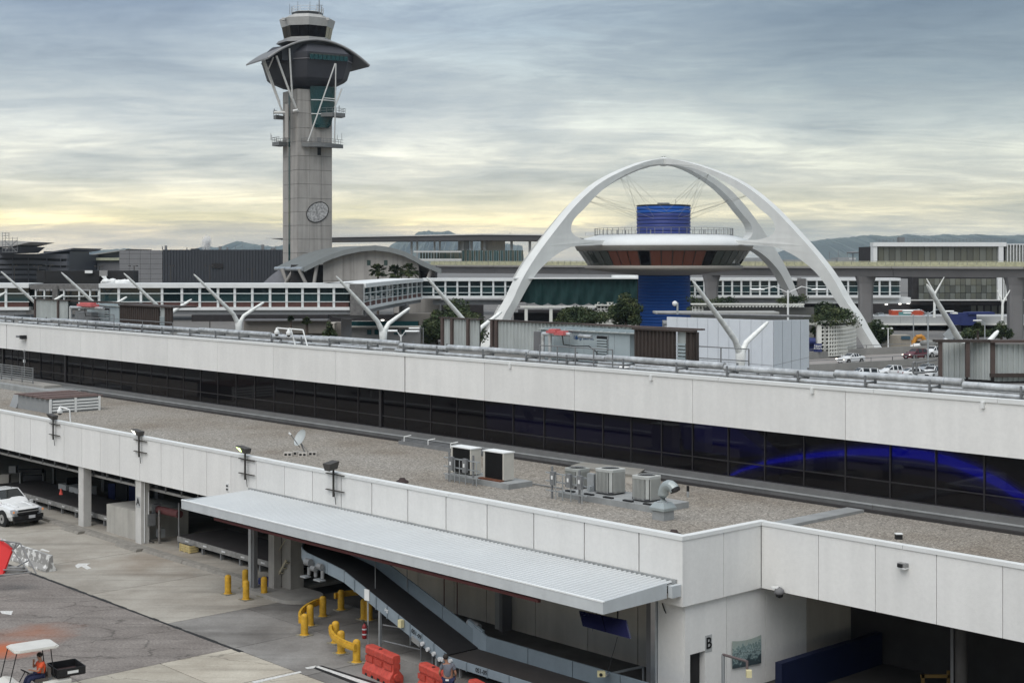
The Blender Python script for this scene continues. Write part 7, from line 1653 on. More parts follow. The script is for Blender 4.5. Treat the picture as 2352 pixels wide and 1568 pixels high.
def beltsec(i, o, dz): q = offs(i, o); return ST(q.x, q.y, q.z + dz)
K = len(cl_)
# o > 0 is the camera side (d points -s so left normal is -t)
m = MB(); m.loft([[beltsec(i, .78, 0), beltsec(i, -.78, 0), beltsec(i, -.78, -.05), beltsec(i, .78, -.05)] for i in range(K)]); m.build('belt', belt, cv)
def side(i0, i1, f0, f1, o, z0, z1, nm, mm, th2=.05):
    def q(i, oo, z): return beltsec(i, oo, z)
    def L_(oo, z, f): return q(i0, oo, z).lerp(q(i1, oo, z), f)
    return MB().hexa([L_(o, z0, f0), L_(o, z0, f1), L_(o + th2, z0, f1), L_(o + th2, z0, f0), L_(o, z1, f0), L_(o, z1, f1), L_(o + th2, z1, f1), L_(o + th2, z1, f0)]).build(nm, mm, cv)
nS = 9
for k in range(nS): side(0, 1, k / nS + .003, (k + 1) / nS - .003, .80, -.42, .06, 'side_panel', cside); side(0, 1, k / nS - .004, k / nS + .004, .86, -.44, .05, 'side_rib', cguard, .02)
for i in range(1, K - 1): side(i, i + 1, .01, .99, .80, -.42, .08, 'side_panel', cside)
for k in range(3): side(0, 1, k / 3 + .002, (k + 1) / 3 - .002, -.86, -.3, .55, 'guard_panel', cguard)
for i in range(1, 5): side(i, i + 1, .0, 1, -.86, -.3, .55 - .05 * i, 'guard_panel', cguard)
side(0, 1, .005, .02, .88, -.5, .1, 'end_plate', cside); side(0, 1, -.03, .10, -.95, -.2, .75, 'drive_housing', cside, .12)
MB(ST).cyl((-43.7, 37.6, 1.55), (-43.1, 37.6, 1.45), .16, n=12).build('drive_motor', rack, cv)
wd = mat('white gauge', (.6, .6, .6), .5)
def onside(f, z, r_): p = beltsec(0, .87, z).lerp(beltsec(1, .87, z), f); return p
for f, z in ((.02, -.22), (.045, -.3), (.10, -.28), (.155, -.3), (.205, -.25)): p = onside(f, z, 0); MB().cyl(p, p - E2 * .1, .085, n=10).build('roller_cap', wd, cv)
p = onside(.23, -.3, 0); MB(ST).hexa([p2 for p2 in [ST(toST(p)[0] - .45, 35.62, p.z), ST(toST(p)[0] + .05, 35.62, p.z - .15), ST(toST(p)[0] + .05, 35.74, p.z - .15), ST(toST(p)[0] - .45, 35.74, p.z), ST(toST(p)[0] - .45, 35.62, p.z + .2), ST(toST(p)[0] + .05, 35.62, p.z + .05), ST(toST(p)[0] + .05, 35.74, p.z + .05), ST(toST(p)[0] - .45, 35.74, p.z + .2)]]).build('control_box', galv, cv)
p = onside(.40, -.05, 0); MB(ST).box((toST(p)[0] - .1, 35.55, p.z - .2), (toST(p)[0] + .1, 35.72, p.z + .1)).build('switch_box', mat('cream box', (.62, .56, .33), .6), cv)
p = onside(.755, -.16, 0); MB(ST).box((toST(p)[0] - .16, 35.70, p.z - .2), (toST(p)[0] + .16, 35.73, p.z + .26)).build('white_plate', white, cv)
dv = (beltsec(0, .87, 0) - beltsec(1, .87, 0)).normalized(); upv = Vector((0, 0, 1)); up2 = (upv - dv * upv.dot(dv)).normalized()
text('0S1-09', .17, onside(.27, -.10, 0) - E2 * .01, dv, up2, black, 'lettering', cv, .004)
text('HS', .14, onside(.56, -.14, 0) - E2 * .01, dv, up2, white, 'lettering', cv, .004)
# motor cluster at the top
for (s, t, z, r_, l_) in ((-52.2, 35.6, 2.95, .16, .35), (-51.7, 35.55, 2.75, .12, .3), (-51.3, 35.6, 2.9, .13, .3)): MB(ST).cyl((s, t, z), (s + l_, t, z), r_, n=12).build('drive_motor', rack, cv)
for k in range(3): MB(ST).cyl((-52.0 + .5 * k, 35.62, 2.75), (-52.0 + .5 * k, 35.62, 2.4), .08, n=8).build('roller_bearing', rack, cv)
MB(ST).box((-52.3, 35.35, 2.3), (-51.9, 35.65, 2.36)).build('drip_tray', galv, cv); MB(ST).box((-51.3, 35.35, 2.32), (-50.8, 35.65, 2.38)).build('drip_tray', galv, cv)
# legs
def cleg(s, z): 
    for t in (35.78, 37.4): MB(ST).box((s - .05, t - .05, 0), (s + .05, t + .05, z)).build('leg', galv, cv)
cleg(-47.15, 1.7); cleg(-43.5, .5)
for s, z in ((-44.3, .8),): MB(ST).box((s - .04, 36.2, 0), (s + .04, 36.28, z)).build('leg', rack, cv)
MB(ST).path([(-47.1, 35.9, .45), (-45.0, 36.2, .45), (-45.0, 36.2, 1.2), (-47.1, 35.9, 1.1)], .035, 6).build('brace', rack, cv)
MB(ST).path([(-45.0, 36.2, 0), (-45.0, 36.2, 1.2)], .04, 6).build('brace', rack, cv)
# flat conveyor
fc = thing('flat_conveyor', 'long low flat baggage conveyor running to the corner block', 'conveyor', ST(-38, 36.5, 0))
MB(ST).box((-42.85, 35.75, .64), (-30.2, 37.35, .70)).build('belt', mat('belt brown black', (.035, .030, .028), .8, var=.25, scale=2), fc)
x = -42.8; k = 0
while x < -30.5: MB(ST).box((x + .01, 35.68, .42), (x + 1.17, 35.74, .73)).build('side_panel', cside, fc); MB(ST).box((x - .02, 35.655, .40), (x + .02, 35.68, .74)).build('side_rib', cguard, fc); x += 1.2
x = -42.4
while x < -30.5: MB(ST).box((x + .01, 37.38, .5), (x + 2.37, 37.46, 1.28)).build('guard_panel', cguard, fc); x += 2.4
MB(ST).hexa([ST(-43.2, 37.38, .5), ST(-42.4, 37.38, .5), ST(-42.4, 37.46, .5), ST(-43.2, 37.46, .5), ST(-43.2, 37.38, 1.55), ST(-42.4, 37.38, 1.28), ST(-42.4, 37.46, 1.28), ST(-43.2, 37.46, 1.55)]).build('guard_panel', cside, fc)
for s in (-42.2, -39.5, -36.5, -33.5): MB(ST).box((s, 35.8, 0), (s + .08, 35.9, .42)).build('leg', rack, fc); MB(ST).box((s, 37.2, 0), (s + .08, 37.3, .6)).build('leg', rack, fc)
text('0S1-09', .17, ST(-40.75, 35.67, .57), E1, (0, 0, 1), black, 'lettering', fc, .004); MB(ST).cyl((-42.5, 35.68, .62), (-42.5, 35.58, .62), .08, n=10).build('roller_cap', wd, fc)
# emergency switch on bracket
eb = thing('switch_bracket', 'steel bracket arm with cream emergency switch at the canopy right end', 'switch', ST(-36, 37.6, 0))
MB().path([P(1478, 1568, 53.5), P(1477, 1530, 53.5), P(1447, 1536, 53), P(1392, 1549, 51.5)], .05, 6).build('arm', galv, eb); c = P(1381, 1546.5, 51.3); MB().box((c.x - .14, c.y - .1, c.z - .09), (c.x + .14, c.y + .1, c.z + .09)).build('switch_box', MT['cream box'], eb); MB().cyl((c.x - .02, c.y - .14, c.z), (c.x - .02, c.y - .1, c.z), .06).build('button', black, eb)
m_ = MB().path([P(1396, 1545, 51.5), P(1403, 1515, 51.5), P(1411, 1490, 51.5), P(1418, 1462, 51.5)], .012, 5).build('pull_cord', cablem, eb)
eb = thing('switch_bracket', 'rusty steel bracket arm holding a cream switch in front of the poster', 'switch', P(1660, 1568, 50.5))
MB().path([P(1661, 1600, 50.5), P(1661, 1502, 50.5)], .06, 6).build('post', galv, eb); MB().path([P(1661, 1502, 50.5), P(1716, 1518, 48.8), P(1716, 1545, 48.8)], .045, 6).build('arm', mat('rusty arm', (.14, .11, .11), .8), eb); c = P(1720, 1546, 48.7); MB().box((c.x - .09, c.y - .08, c.z - .12), (c.x + .09, c.y + .08, c.z + .12)).build('switch_box', MT['cream box'], eb)
# hanging screens
hs = thing('display_screens', 'two dark blue flat display screens hanging under the canopy corner', 'screen', ST(-35.5, 36.5, 3.2)); scrm = mat('screen navy', (.012, .013, .045), .25, var=.15, spec=.5)
for (ua, ub) in ((0, .49), (.51, 1)):
    A_, B_, C_, D_ = tp(1329.5, 1402, 36.5), tp(1436, 1424, 36.5), tp(1447, 1466, 36.1), tp(1338.4, 1437, 36.1)
    MB().prism([A_.lerp(B_, ua), A_.lerp(B_, ub), D_.lerp(C_, ub), D_.lerp(C_, ua)], E2 * .07).build('screen_panel', scrm, hs)
for k in (.35, .8): q = tp(1329.5, 1402, 36.5).lerp(tp(1436, 1424, 36.5), k); MB().cyl(q + E2 * .1, q + E2 * .1 + Vector((0, 0, .65)), .03, n=6).build('bracket', black, hs)
cb = thing('loose_cable', 'black cable looping from the canopy end to the corner block wall', 'cable', ST(-34.5, 39, 3.2)); MB().path([P(1521, 1384, 52.2), P(1526, 1400, 52.2), P(1533, 1412, 52.2), P(1542, 1421, 52.2), P(1555, 1424, 52.1), P(1556, 1421, 52.0)], .025, 6).build('cable', cablem, cb)
# poster banner
pb = thing('poster_banner', 'sagging printed banner with pale teal picture on the corner wall', 'banner', P(1715, 1535, 53)); S_ = -33.84
def wallp(u, v): Y_ = S_ / (E1.x * (u - CU) / F + E1.y); return P(u, v, Y_)
top = [(1682, 1471.5), (1697, 1471.5), (1712, 1469.5), (1727, 1465.5), (1740, 1460.5), (1748, 1457)]; bot = [(1682, 1535), (1697, 1532.5), (1712, 1529.5), (1727, 1526), (1740, 1523.5), (1748, 1521.5)]
pm = bpy.data.materials.new('poster print'); pm.use_nodes = True; t_ = pm.node_tree; g_ = nd(t_, 'ShaderNodeNewGeometry'); sp_ = nd(t_, 'ShaderNodeSeparateXYZ'); t_.links.new(g_.outputs['Position'], sp_.inputs[0])
n_ = nd(t_, 'ShaderNodeTexNoise'); n_.inputs['Scale'].default_value = 6; n_.inputs['Detail'].default_value = 5; t_.links.new(g_.outputs['Position'], n_.inputs['Vector'])
zf_ = nd(t_, 'ShaderNodeMapRange'); t_.links.new(sp_.outputs[2], zf_.inputs[0]); zf_.inputs[1].default_value = .85; zf_.inputs[2].default_value = 1.95
a_ = math_(t_, 'ADD', zf_.outputs[0], math_(t_, 'MULTIPLY', math_(t_, 'SUBTRACT', n_.outputs[0], .5), 1.1))
r_ = ramp(t_, [(.12, (.04, .06, .07)), (.26, (.10, .16, .17)), (.34, (.30, .38, .38)), (.45, (.06, .10, .11)), (.52, (.33, .42, .42)), (.66, (.12, .19, .19)), (.72, (.36, .44, .42)), (1, (.34, .39, .35))]); t_.links.new(a_, r_.inputs[0]); t_.links.new(r_.outputs[0], t_.nodes['Principled BSDF'].inputs['Base Color']); t_.nodes['Principled BSDF'].inputs['Roughness'].default_value = .7
m = MB(); m.loft([[wallp(*a), wallp(*b)] for a, b in zip(top, bot)], cap=False, closed=False); o = m.build('printed_sheet', pm, pb); sm = o.modifiers.new('thick', 'SOLIDIFY'); sm.thickness = .01
# extinguisher
exr = mat('extinguisher red', (.22, .012, .015), .35, var=.1); fe = thing('fire_extinguisher', 'dark red fire extinguisher hanging on the conveyor support post', 'fire extinguisher', P(837, 1471, 59.6)); c = P(837, 1466, 59.6)
MB().lathe([(0, 0), (.09, .01), (.10, .06), (.10, .48), (.07, .56), (.03, .60), (.03, .64)], (c.x, c.y, c.z), 14).build('cylinder', exr, fe); MB().box((c.x - .05, c.y - .02, c.z + .62), (c.x + .09, c.y + .02, c.z + .68)).build('handle', black, fe); MB().path([(c.x + .05, c.y, c.z + .64), (c.x + .14, c.y, c.z + .5), (c.x + .12, c.y, c.z + .2)], .014, 5).build('hose', black, fe)
for z in (.17, .38): MB().lathe([(.103, z), (.103, z + .055)], c, 14).build('label_band', plate, fe)
MB().box((c.x + .14, c.y + .05, 0), (c.x + .2, c.y + .12, c.z + 1.7)).build('post', galv, cv) if False else None
pp = thing('support_post', 'thin steel post carrying the red extinguisher beneath the conveyor', 'post', (c.x + .12, c.y + .14, 0)); MB().box((c.x + .1, c.y + .12, 0), (c.x + .16, c.y + .18, 1.95)).build('post', galv, pp)
# ================================================================ BOLLARDS AND GUARD RAILS
def zz4(zx, zy): return (495.8 + .22321 * zx, 1218 + .22321 * zy)
bz = [(125, 660, 470, 'yellow bollard left of the canopy post, leftmost of all'), (304, 600, 437, 'yellow bollard directly behind another by the canopy post'), (311, 718, 538, 'yellow bollard with scuff mark in front of the canopy post'), (497, 680, 497, 'yellow bollard right of the canopy post before the concrete island'),
      (912, 1085, 875, 'yellow bollard at the front end of the curved left guard rail'), (970, 985, 787, 'yellow bollard in the middle of the curved left guard rail'), (1101, 892, 703, 'yellow bollard at the rear end of the curved left guard rail'), (1288, 825, 643, 'yellow bollard carrying the straight rail under the conveyor'), (1525, 920, 727, 'yellow bollard under the conveyor behind the thin post'), (1577, 930, 745, 'yellow bollard under the conveyor, closest to the grey column'),
      (1232, 1165, 952, 'yellow bollard at the rear end of the right guard rail'), (1288, 1270, 1055, 'yellow bollard in the middle of the right guard rail'), (1448, 1365, 1145, 'yellow bollard at the front end of the right guard rail by the red barrier')]
bproto_ = None; BP = []
for (zx, zy, zt_, lb) in bz:
    u, v = zz4(zx, zy - 8); p = G(u, v); p.z = 0
    if bproto_ is None:
        bproto_ = thing('bollard', lb, 'bollard', (0, 0, 0), 'yellow steel bollards on the apron'); r0 = .155
        MB().lathe([(r0, 0), (r0, .80), (r0 * .93, .86), (r0 * .7, .905), (r0 * .35, .93), (0, .935)], (0, 0, 0), 20).build('post', yellow, bproto_)
        MB().box((-.27, -.27, 0), (.27, .27, .035)).build('base_plate', mat('bollard base', (.27, .25, .19), .9, var=.35, scale=6), bproto_); MB().lathe([(r0 + .01, 0), (r0 + .06, .036), (r0, .07)], (0, 0, 0), 18).build('base_ring', yellow, bproto_)
        bproto_.location = p; bproto_.rotation_euler = (0, 0, -.83)
    else: dup(bproto_, p, -.83 + rnd.uniform(-.1, .1), lb)
    BP.append(p)
def grail(label, pts, z0=.55, z1=.82, thk=.10, ends=True):
    rt = thing('guard_rail', label, 'guard rail', pts[0]); n = len(pts); m = MB(); rings = []
    for i, p in enumerate(pts):
        d = (pts[min(n - 1, i + 1)] - pts[max(0, i - 1)]); d.z = 0; d.normalize(); nn = Vector((-d.y, d.x, 0)) * thk / 2
        rings.append([Vector((p.x, p.y, z0)) - nn, Vector((p.x, p.y, z1)) - nn, Vector((p.x, p.y, z1)) + nn, Vector((p.x, p.y, z0)) + nn])
    m.loft(rings); m.build('rail_beam', yellow, rt)
    rings2 = [[r[0].lerp(r[1], .25) - (r[3] - r[0]) * .05, r[0].lerp(r[1], .75) - (r[3] - r[0]) * .05, r[0].lerp(r[1], .75) - (r[3] - r[0]) * .3, r[0].lerp(r[1], .25) - (r[3] - r[0]) * .3] for r in rings]
    MB().loft(rings2).build('rail_rib', yellow, rt)
def curve(p0, pc_, p1, n=10): return [p0 * (1 - f) ** 2 + pc_ * 2 * f * (1 - f) + p1 * f * f for f in [k / n for k in range(n + 1)]]
off_ = E1 * -.0 + E2 * -.0
tow = lambda p, k: p + Vector((0, -1, 0)) * k
a, b, c = BP[4], BP[5], BP[6]; o1 = Vector((-.24, .10, 0)); grail('curved yellow guard rail fixed to three bollards at the left of the bay', curve(a + Vector((-.2, -.02, 0)), b * 2 - (a + c) / 2 + Vector((-.45, .1, 0)), c + Vector((-.18, .1, 0))), .52, .80)
a, b, c = BP[10], BP[11], BP[12]; grail('curved yellow guard rail fixed to three bollards beside the red barriers', curve(a + Vector((-.2, -.05, 0)), b * 2 - (a + c) / 2 + Vector((-.28, -.28, 0)), c + Vector((-.02, -.22, 0))), .52, .80)
a = BP[7]; grail('straight yellow guard rail running back under the conveyor', [a + Vector((-.28, -.1, 0)), a + Vector((.0, .25, 0)) + E2 * 0, a + E1 * .3 + E2 * 2.4], .55, .80)
# ================================================================ PLASTIC BARRIERS
def barrier(label, u0, v0, u1, v1, L_=2.05):
    a, b = G(u0, v0), G(u1, v1); d = (b - a).normalized(); c = a + d * L_ / 2; ang = math.atan2(d.y, d.x); rt = thing('water_barrier', label, 'barrier', (c.x, c.y, 0), 'orange red plastic water barriers', ang)
    def prof(x, k): return [Vector((x, y * k, z)) for y, z in ((-.36, 0), (-.36, .22), (-.30, .30), (-.17, .46), (-.15, .74), (-.21, .79), (-.21, 1.0), (-.16, 1.06), (.16, 1.06), (.21, 1.0), (.21, .79), (.15, .74), (.17, .46), (.30, .30), (.36, .22), (.36, 0))]
    xs = [-L_ / 2, -L_ / 2 + .08, -.40, -.34, -.30, .30, .34, .40, L_ / 2 - .08, L_ / 2]
    ks = [.80, 1, 1, .84, .97, .97, .84, 1, 1, .80]
    MB().loft([prof(x, k) for x, k in zip(xs, ks)]).build('shell', redp, rt)
    for x in (-.7, 0, .7):
        for sg in (-1, 1): MB().box((x - .26, sg * .17, .50), (x + .26, sg * .21, .70)).build('raised_panel', redp, rt)
    for x in (-.65, -.2, .25, .7): MB().box((x - .07, -.37, .0), (x + .07, -.33, .09)).build('fork_slot', black, rt)
    MB().cyl((L_ / 2 - .02, 0, .25), (L_ / 2 + .1, 0, .25), .14, n=10).build('coupling_lug', redp, rt); MB().cyl((-.15, 0, 1.05), (-.15, 0, 1.08), .07, n=10).build('filler_cap', black, rt)
barrier('orange red plastic barrier nearest the yellow guard rail', 848, 1541, 922, 1575); barrier('orange red plastic barrier partly hidden behind the grey-shirted worker', 971, 1585, 1045, 1622, 1.9); barrier('orange red plastic barrier at the bottom edge beside the flat conveyor', 1085, 1626, 1160, 1668, 2.1)

# ================================================================ BAY CONTENTS
bc = thing('baggage_carousel', 'long dark flat baggage belt on steel legs inside the shaded bay', 'conveyor', ST(-75, 41, .1))
belt_dark = mat('belt shaded', (.034, .030, .030), .85, var=.25, scale=1); steelw = mat('worn pale steel', (.25, .245, .235), .7, var=.4, scale=4)  # belt colour darkened to carry the shade of the bay
for (a, b) in ((-96, -79.6), (-71.3, -59.6)):
    MB(ST).box((a, 40.15, .72), (b, 43.2, .80)).build('belt', belt_dark, bc)
    x = a
    while x < b - .1: e = min(x + 1.9, b); MB(ST).box((x + .01, 40.08, .50), (e - .01, 40.14, .78)).build('side_panel', steelw, bc); x = e
    x = a + .6
    while x < b: MB(ST).box((x, 40.15, .13), (x + .12, 40.3, .5)).build('leg', rack, bc); MB(ST).box((x + .3, 40.06, .60), (x + .65, 40.078, .68)).build('reflector', wd, bc); x += 1.9
cb = thing('concrete_block', 'big plain concrete block between the white columns', 'block', ST(-75, 39.6, .1)); MB(ST).box((SI(245, 39.45), 39.45, .12), (SI(319, 39.45), 42.6, 1.75)).build('block', mat('smooth concrete', (.42, .405, .37), .85, var=.12, scale=1.2, streak=.15), cb)
wc = thing('wooden_crate', 'yellow wooden crate on the kerb walkway under the canopy end', 'crate', ST(SI(410, 39.9), 39.9, .13)); s0 = SI(412, 39.8)
plk = mat('yellow timber', (.52, .42, .20), .8, var=.2, scale=5)
for j in range(3): MB(ST).box((s0, 39.8, .16 + .13 * j), (s0 + 1.15, 39.83, .27 + .13 * j)).build('plank', plk, wc); MB(ST).box((s0 + 1.14, 39.82, .16 + .13 * j), (s0 + 1.17, 40.3, .27 + .13 * j)).build('plank', plk, wc)
for x in (.05, .52, 1.0): MB(ST).box((s0 + x, 39.77, .13), (s0 + x + .1, 39.80, .55)).build('batten', plk, wc)
MB(ST).box((s0 + .03, 39.84, .13), (s0 + 1.12, 40.28, .5)).build('contents', darkc, wc)
eqp = thing('pipe_manifold', 'dark red pipework and valve cabinet beside column A', 'machinery', ST(-69, 39.8, .13)); ox = MT['oxide red pipe']; s = SI(352, 40.2)
MB(ST).cyl((s + .4, 40.3, 1.9), (s + 2.8, 40.3, 1.95), .22, n=12).build('duct', mat('dusty red duct', (.13, .045, .045), .7, var=.3, scale=3), eqp); MB(ST).box((s, 40.1, 1.5), (s + .4, 40.5, 2.2)).build('valve_box', rack, eqp); MB(ST).cyl((s + 2.9, 40.2, .13), (s + 2.9, 40.2, 2.6), .05).build('post', rack, eqp); MB(ST).cyl((s + 1.15, 39.95, .13), (s + 1.15, 39.95, 2.0), .06).build('post', mat('speckled post', (.2, .19, .18), .8, var=.5, scale=8), eqp); MB(ST).box((s + .5, 40.1, .4), (s + 1.0, 40.4, .85)).build('pump_box', galv, eqp)
MB(ST).path([(s - .3, 39.8, 1.2), (s - .1, 39.7, .6), (s + .5, 39.6, .3), (s + 1.0, 39.7, .2)], .03, 6).build('hose', cablem, eqp)
ld = thing('metal_steps', 'beige metal steps with handrail beside the island column', 'steps', ST(-60.3, 39.2, .1)); bg = mat('beige paint', (.40, .36, .26), .7)
q0 = G(620, 1356); sx, tx = toST(G(622, 1345, .13)); 
for dt in (0, .6): MB(ST).path([(sx, tx + dt, .15), (sx + .1, tx + dt, 1.3), (sx + 1.3, tx + dt, 2.6)], .025, 6).build('handrail', bg, ld); MB(ST).hexa([ST(sx, tx + dt, .13), ST(sx + .15, tx + dt, .13), ST(sx + .15, tx + dt + .04, .13), ST(sx, tx + dt + .04, .13), ST(sx + 1.25, tx + dt, 1.6), ST(sx + 1.4, tx + dt, 1.6), ST(sx + 1.4, tx + dt + .04, 1.6), ST(sx + 1.25, tx + dt + .04, 1.6)]).build('stringer', bg, ld)
for k in range(5): MB(ST).box((sx + .15 + .24 * k, tx + .04, .3 + .28 * k), (sx + .42 + .24 * k, tx + .6, .34 + .28 * k)).build('tread', bg, ld)
bl3 = thing('blue_bin', 'blue plastic tub on the floor beside the metal steps', 'tub', G(605, 1345)); p = G(606, 1342, .2); MB(ST).box((toST(p)[0] - .5, toST(p)[1], .13), (toST(p)[0] + .4, toST(p)[1] + .5, .45)).build('tub', mat('tub blue', (.03, .05, .22), .5), bl3)
# baggage tractor
bt = thing('baggage_tractor', 'white baggage tractor parked in the shaded bay behind the first column', 'tractor', G(160, 1160)); fw = mat('tractor white', (.50, .50, .49), .6, var=.15)
p = G(158, 1150, .13); s, t = toST(p); s0 = SI(134, 42.5); t0 = 42.5
MB(ST).box((s0, t0, .55), (s0 + 1.1, t0 + 1.3, 1.15)).build('rear_hood', fw, bt); MB(ST).box((s0 + 1.0, t0, .35), (s0 + 1.5, t0 + 1.3, .6)).build('footwell', fw, bt); MB(ST).hexa([ST(s0 + 1.45, t0, .4), ST(s0 + 2.9, t0, .4), ST(s0 + 2.9, t0 + 1.3, .4), ST(s0 + 1.45, t0 + 1.3, .4), ST(s0 + 1.65, t0, 1.15), ST(s0 + 2.9, t0, 1.15), ST(s0 + 2.9, t0 + 1.3, 1.15), ST(s0 + 1.65, t0 + 1.3, 1.15)]).build('front_hood', fw, bt)
MB(ST).box((s0 + .9, t0 + .1, 1.1), (s0 + 1.05, t0 + 1.2, 1.6)).build('seat_back', black, bt); MB(ST).box((s0 + 1.0, t0 + .2, .7), (s0 + 1.4, t0 + 1.1, .9)).build('seat', black, bt); MB(ST).cyl((s0 + 1.75, t0 + .65, 1.1), (s0 + 1.6, t0 + .65, 1.45), .03).build('steering_column', black, bt)
for x in (.55, 2.25): 
    for tt in (t0 - .05, t0 + 1.1): MB(ST).cyl((s0 + x, tt, .48), (s0 + x, tt + .25, .48), .36, n=18).build('wheel', rubber, bt)
oc = thing('traffic_cone', 'small red cone on the carousel edge in the shaded bay', 'cone', G(140, 1140)); p = P(140, 1135, 86); MB().cyl(p, p + Vector((0, 0, .35)), .12, .03, n=10).build('cone', redp, oc)
# machinery and dark panels at the far left of the bay
mc = thing('bay_machinery', 'dark switchgear cabinets and frames at the left end of the bay', 'machinery', ST(-88, 44, .1))
for (u0, v0, u1, v1, Yp, mm) in ((20, 1070, 36, 1086, 98, rack), (36, 1078, 96, 1087, 99, mat('dark frame', (.05, .05, .052))), (0, 1090, 20, 1160, 100, MT['concrete']), (47, 1092, 100, 1150, 101, mat('shutter dark', (.045, .045, .05), .7)), (97, 1080, 100, 1150, 100, rack), (44, 1085, 47, 1122, 98.5, mat('frame pale', (.35, .35, .34))), (120, 1075, 124, 1130, 100, rack), (190, 1110, 205, 1150, 97, MT['shutter dark'])): fb(MB(), u0, v0, u1, v1, Yp, .5).build('cabinet', mm, mc)
bm_ = thing('blue_curtain', 'deep blue panels at the back of the bay left of column A', 'panel', ST(-75, 48, 0)); 
for u0, u1 in ((248, 264), (296, 318)): fb(MB(), u0, 1110, u1, 1150, 95, .2).build('panel', bl_, bm_)
for u0, u1 in ((266, 292),): fb(MB(), u0, 1110, u1, 1150, 95, .2).build('grey_panel', MT['shutter dark'], bm_)
# right bay, its darkness put into the colours of these pieces
rb2 = thing('blue_partition', 'low deep blue partition in the dark right-hand bay', 'partition', ST(-32, 46, 0)); MB(ST).box((-32.6, 42.9, .0), (-32.3, 49.4, 1.25)).build('panel', mat('partition blue', (.001, .005, .028), .6, var=.2), rb2)
cR = thing('bay_column', 'dark round column standing inside the right-hand bay', 'column', P(2208, 1568, 50)); c = P(2208, 1568, 51); MB().cyl((c.x, c.y, 0), (c.x, c.y, 3.65), .22, n=14).build('shaft', mat('shaft dark', (.07, .065, .062), .8, var=.2), cR); MB().box((c.x - .36, c.y, 0), (c.x - .28, c.y + .1, 3.65)).build('pipe', midgrey, cR)
yb = thing('yellow_barrier', 'dim yellow guard frame at the bottom of the right-hand bay', 'barrier', P(2130, 1568, 47))
for u0, v0, u1, v1 in ((2115, 1549, 2185, 1556), (2117, 1549, 2124, 1600), (2176, 1540, 2185, 1600)): fb(MB(), u0, v0, u1, v1, 51.5, .1).build('rail', mat('shaded yellow', (.10, .06, .012), .8, var=.3), yb)
MB().box((-.1, 0, 0), (.1, .1, .1)) 
# ================================================================ PICKUP TRUCK AT LEFT
p = G(46, 1213); hd = Vector((E1.x, E1.y, 0)); trk = vehicle('pickup', 'white pickup truck with black grille at the left edge near the kerb', 'truck', carw, (0, 0, 0), 0, near=True)
ang = math.atan2(E1.y, E1.x) + .10
trk.rotation_euler = (0, 0, ang); trk.scale = (1.08, 1.10, 1.12)
fx = G(58, 1208); trk.location = (fx.x - math.cos(ang) * 2.75 , fx.y - math.sin(ang) * 2.75 + .15, 0.0)
for sg in (-1, 1): MB().box((2.62, sg * .72 - .22, .78), (2.80, sg * .72 + .16, .93)).build('headlight', hlo, trk); MB().box((2.70, sg * .86 - .06, .80), (2.815, sg * .86 + .04, .90)).build('indicator', mat('amber lens', (.5, .2, .08), .3, emit=(1, .45, .2), es=.2), trk)
MB().box((2.70, -.62, .68), (2.80, .62, .93)).build('upper_grille', black, trk); MB().box((2.79, -.64, .80), (2.82, .64, .84)).build('chrome_bar', chrome, trk); MB().box((2.68, -.88, .42), (2.84, .88, .62)).build('bumper_black', black, trk); MB().box((2.68, -.84, .26), (2.82, .84, .40)).build('lower_valance', black, trk); MB().box((2.845, .0, .44), (2.86, .38, .60)).build('front_plate', plate, trk)
for y in (-.45, .45): MB().hexa([(1.25, y - .05, 1.135), (2.5, y - .04, 1.045), (2.5, y + .04, 1.045), (1.25, y + .05, 1.135), (1.25, y - .03, 1.175), (2.5, y - .02, 1.075), (2.5, y + .02, 1.075), (1.25, y + .03, 1.175)]).build('hood_crease', carw, trk)
MB().cyl((.4, .3, 1.78), (.3, .3, 2.15), .012, n=5).build('aerial', black, trk)
# ================================================================ JERSEY BARRIER, RED BOARD
jb = thing('jersey_barrier', 'concrete jersey barrier with peeling white paint at the left', 'barrier', G(60, 1315))
peel = bpy.data.materials.new('peeling paint'); peel.use_nodes = True; t_ = peel.node_tree; g_ = nd(t_, 'ShaderNodeNewGeometry'); n_ = nd(t_, 'ShaderNodeTexNoise'); n_.inputs['Scale'].default_value = 3.2; n_.inputs['Detail'].default_value = 6; t_.links.new(g_.outputs['Position'], n_.inputs['Vector']); r_ = ramp(t_, [(.50, (.27, .265, .255)), (.56, (.66, .66, .64))], 'LINEAR'); t_.links.new(n_.outputs[0], r_.inputs[0]); t_.links.new(r_.outputs[0], t_.nodes['Principled BSDF'].inputs['Base Color']); t_.nodes['Principled BSDF'].inputs['Roughness'].default_value = .85
eb_, ea_ = G(104, 1314), G(-30, 1268); d = (ea_ - eb_).normalized(); n2 = Vector((-d.y, d.x, 0)); n2 = n2 if n2.y > 0 else -n2
pr_j = [(-.0, 0), (0, .08), (.16, .30), (.22, .84), (.40, .84), (.46, .30), (.62, .08), (.62, 0)]
MB().loft([[Vector((q.x, q.y, z)) + n2 * y for y, z in pr_j] for q in (eb_, eb_ + d * 3.0)]).build('segment', peel, jb); MB().loft([[Vector((q.x, q.y, z)) + n2 * y for y, z in pr_j] for q in (eb_ + d * 3.06, eb_ + d * 6.1)]).build('segment', peel, jb)
rb3 = thing('red_sign_board', 'bright red square board leaning on a grey metal frame at the left edge', 'board', G(10, 1318)); redb = mat('board red', (.62, .02, .02), .5, var=.08)
Yb = 70.5; q = [P(-40, 1236, Yb - .3), P(-6, 1237, Yb), P(28, 1260, Yb), P(6, 1318, Yb - .9), P(-40, 1322, Yb - 1.2)]; MB().prism(q, (.05, .12, 0)).build('board', redb, rb3)
fr_m = mat('frame grey', (.20, .20, .20), .6)
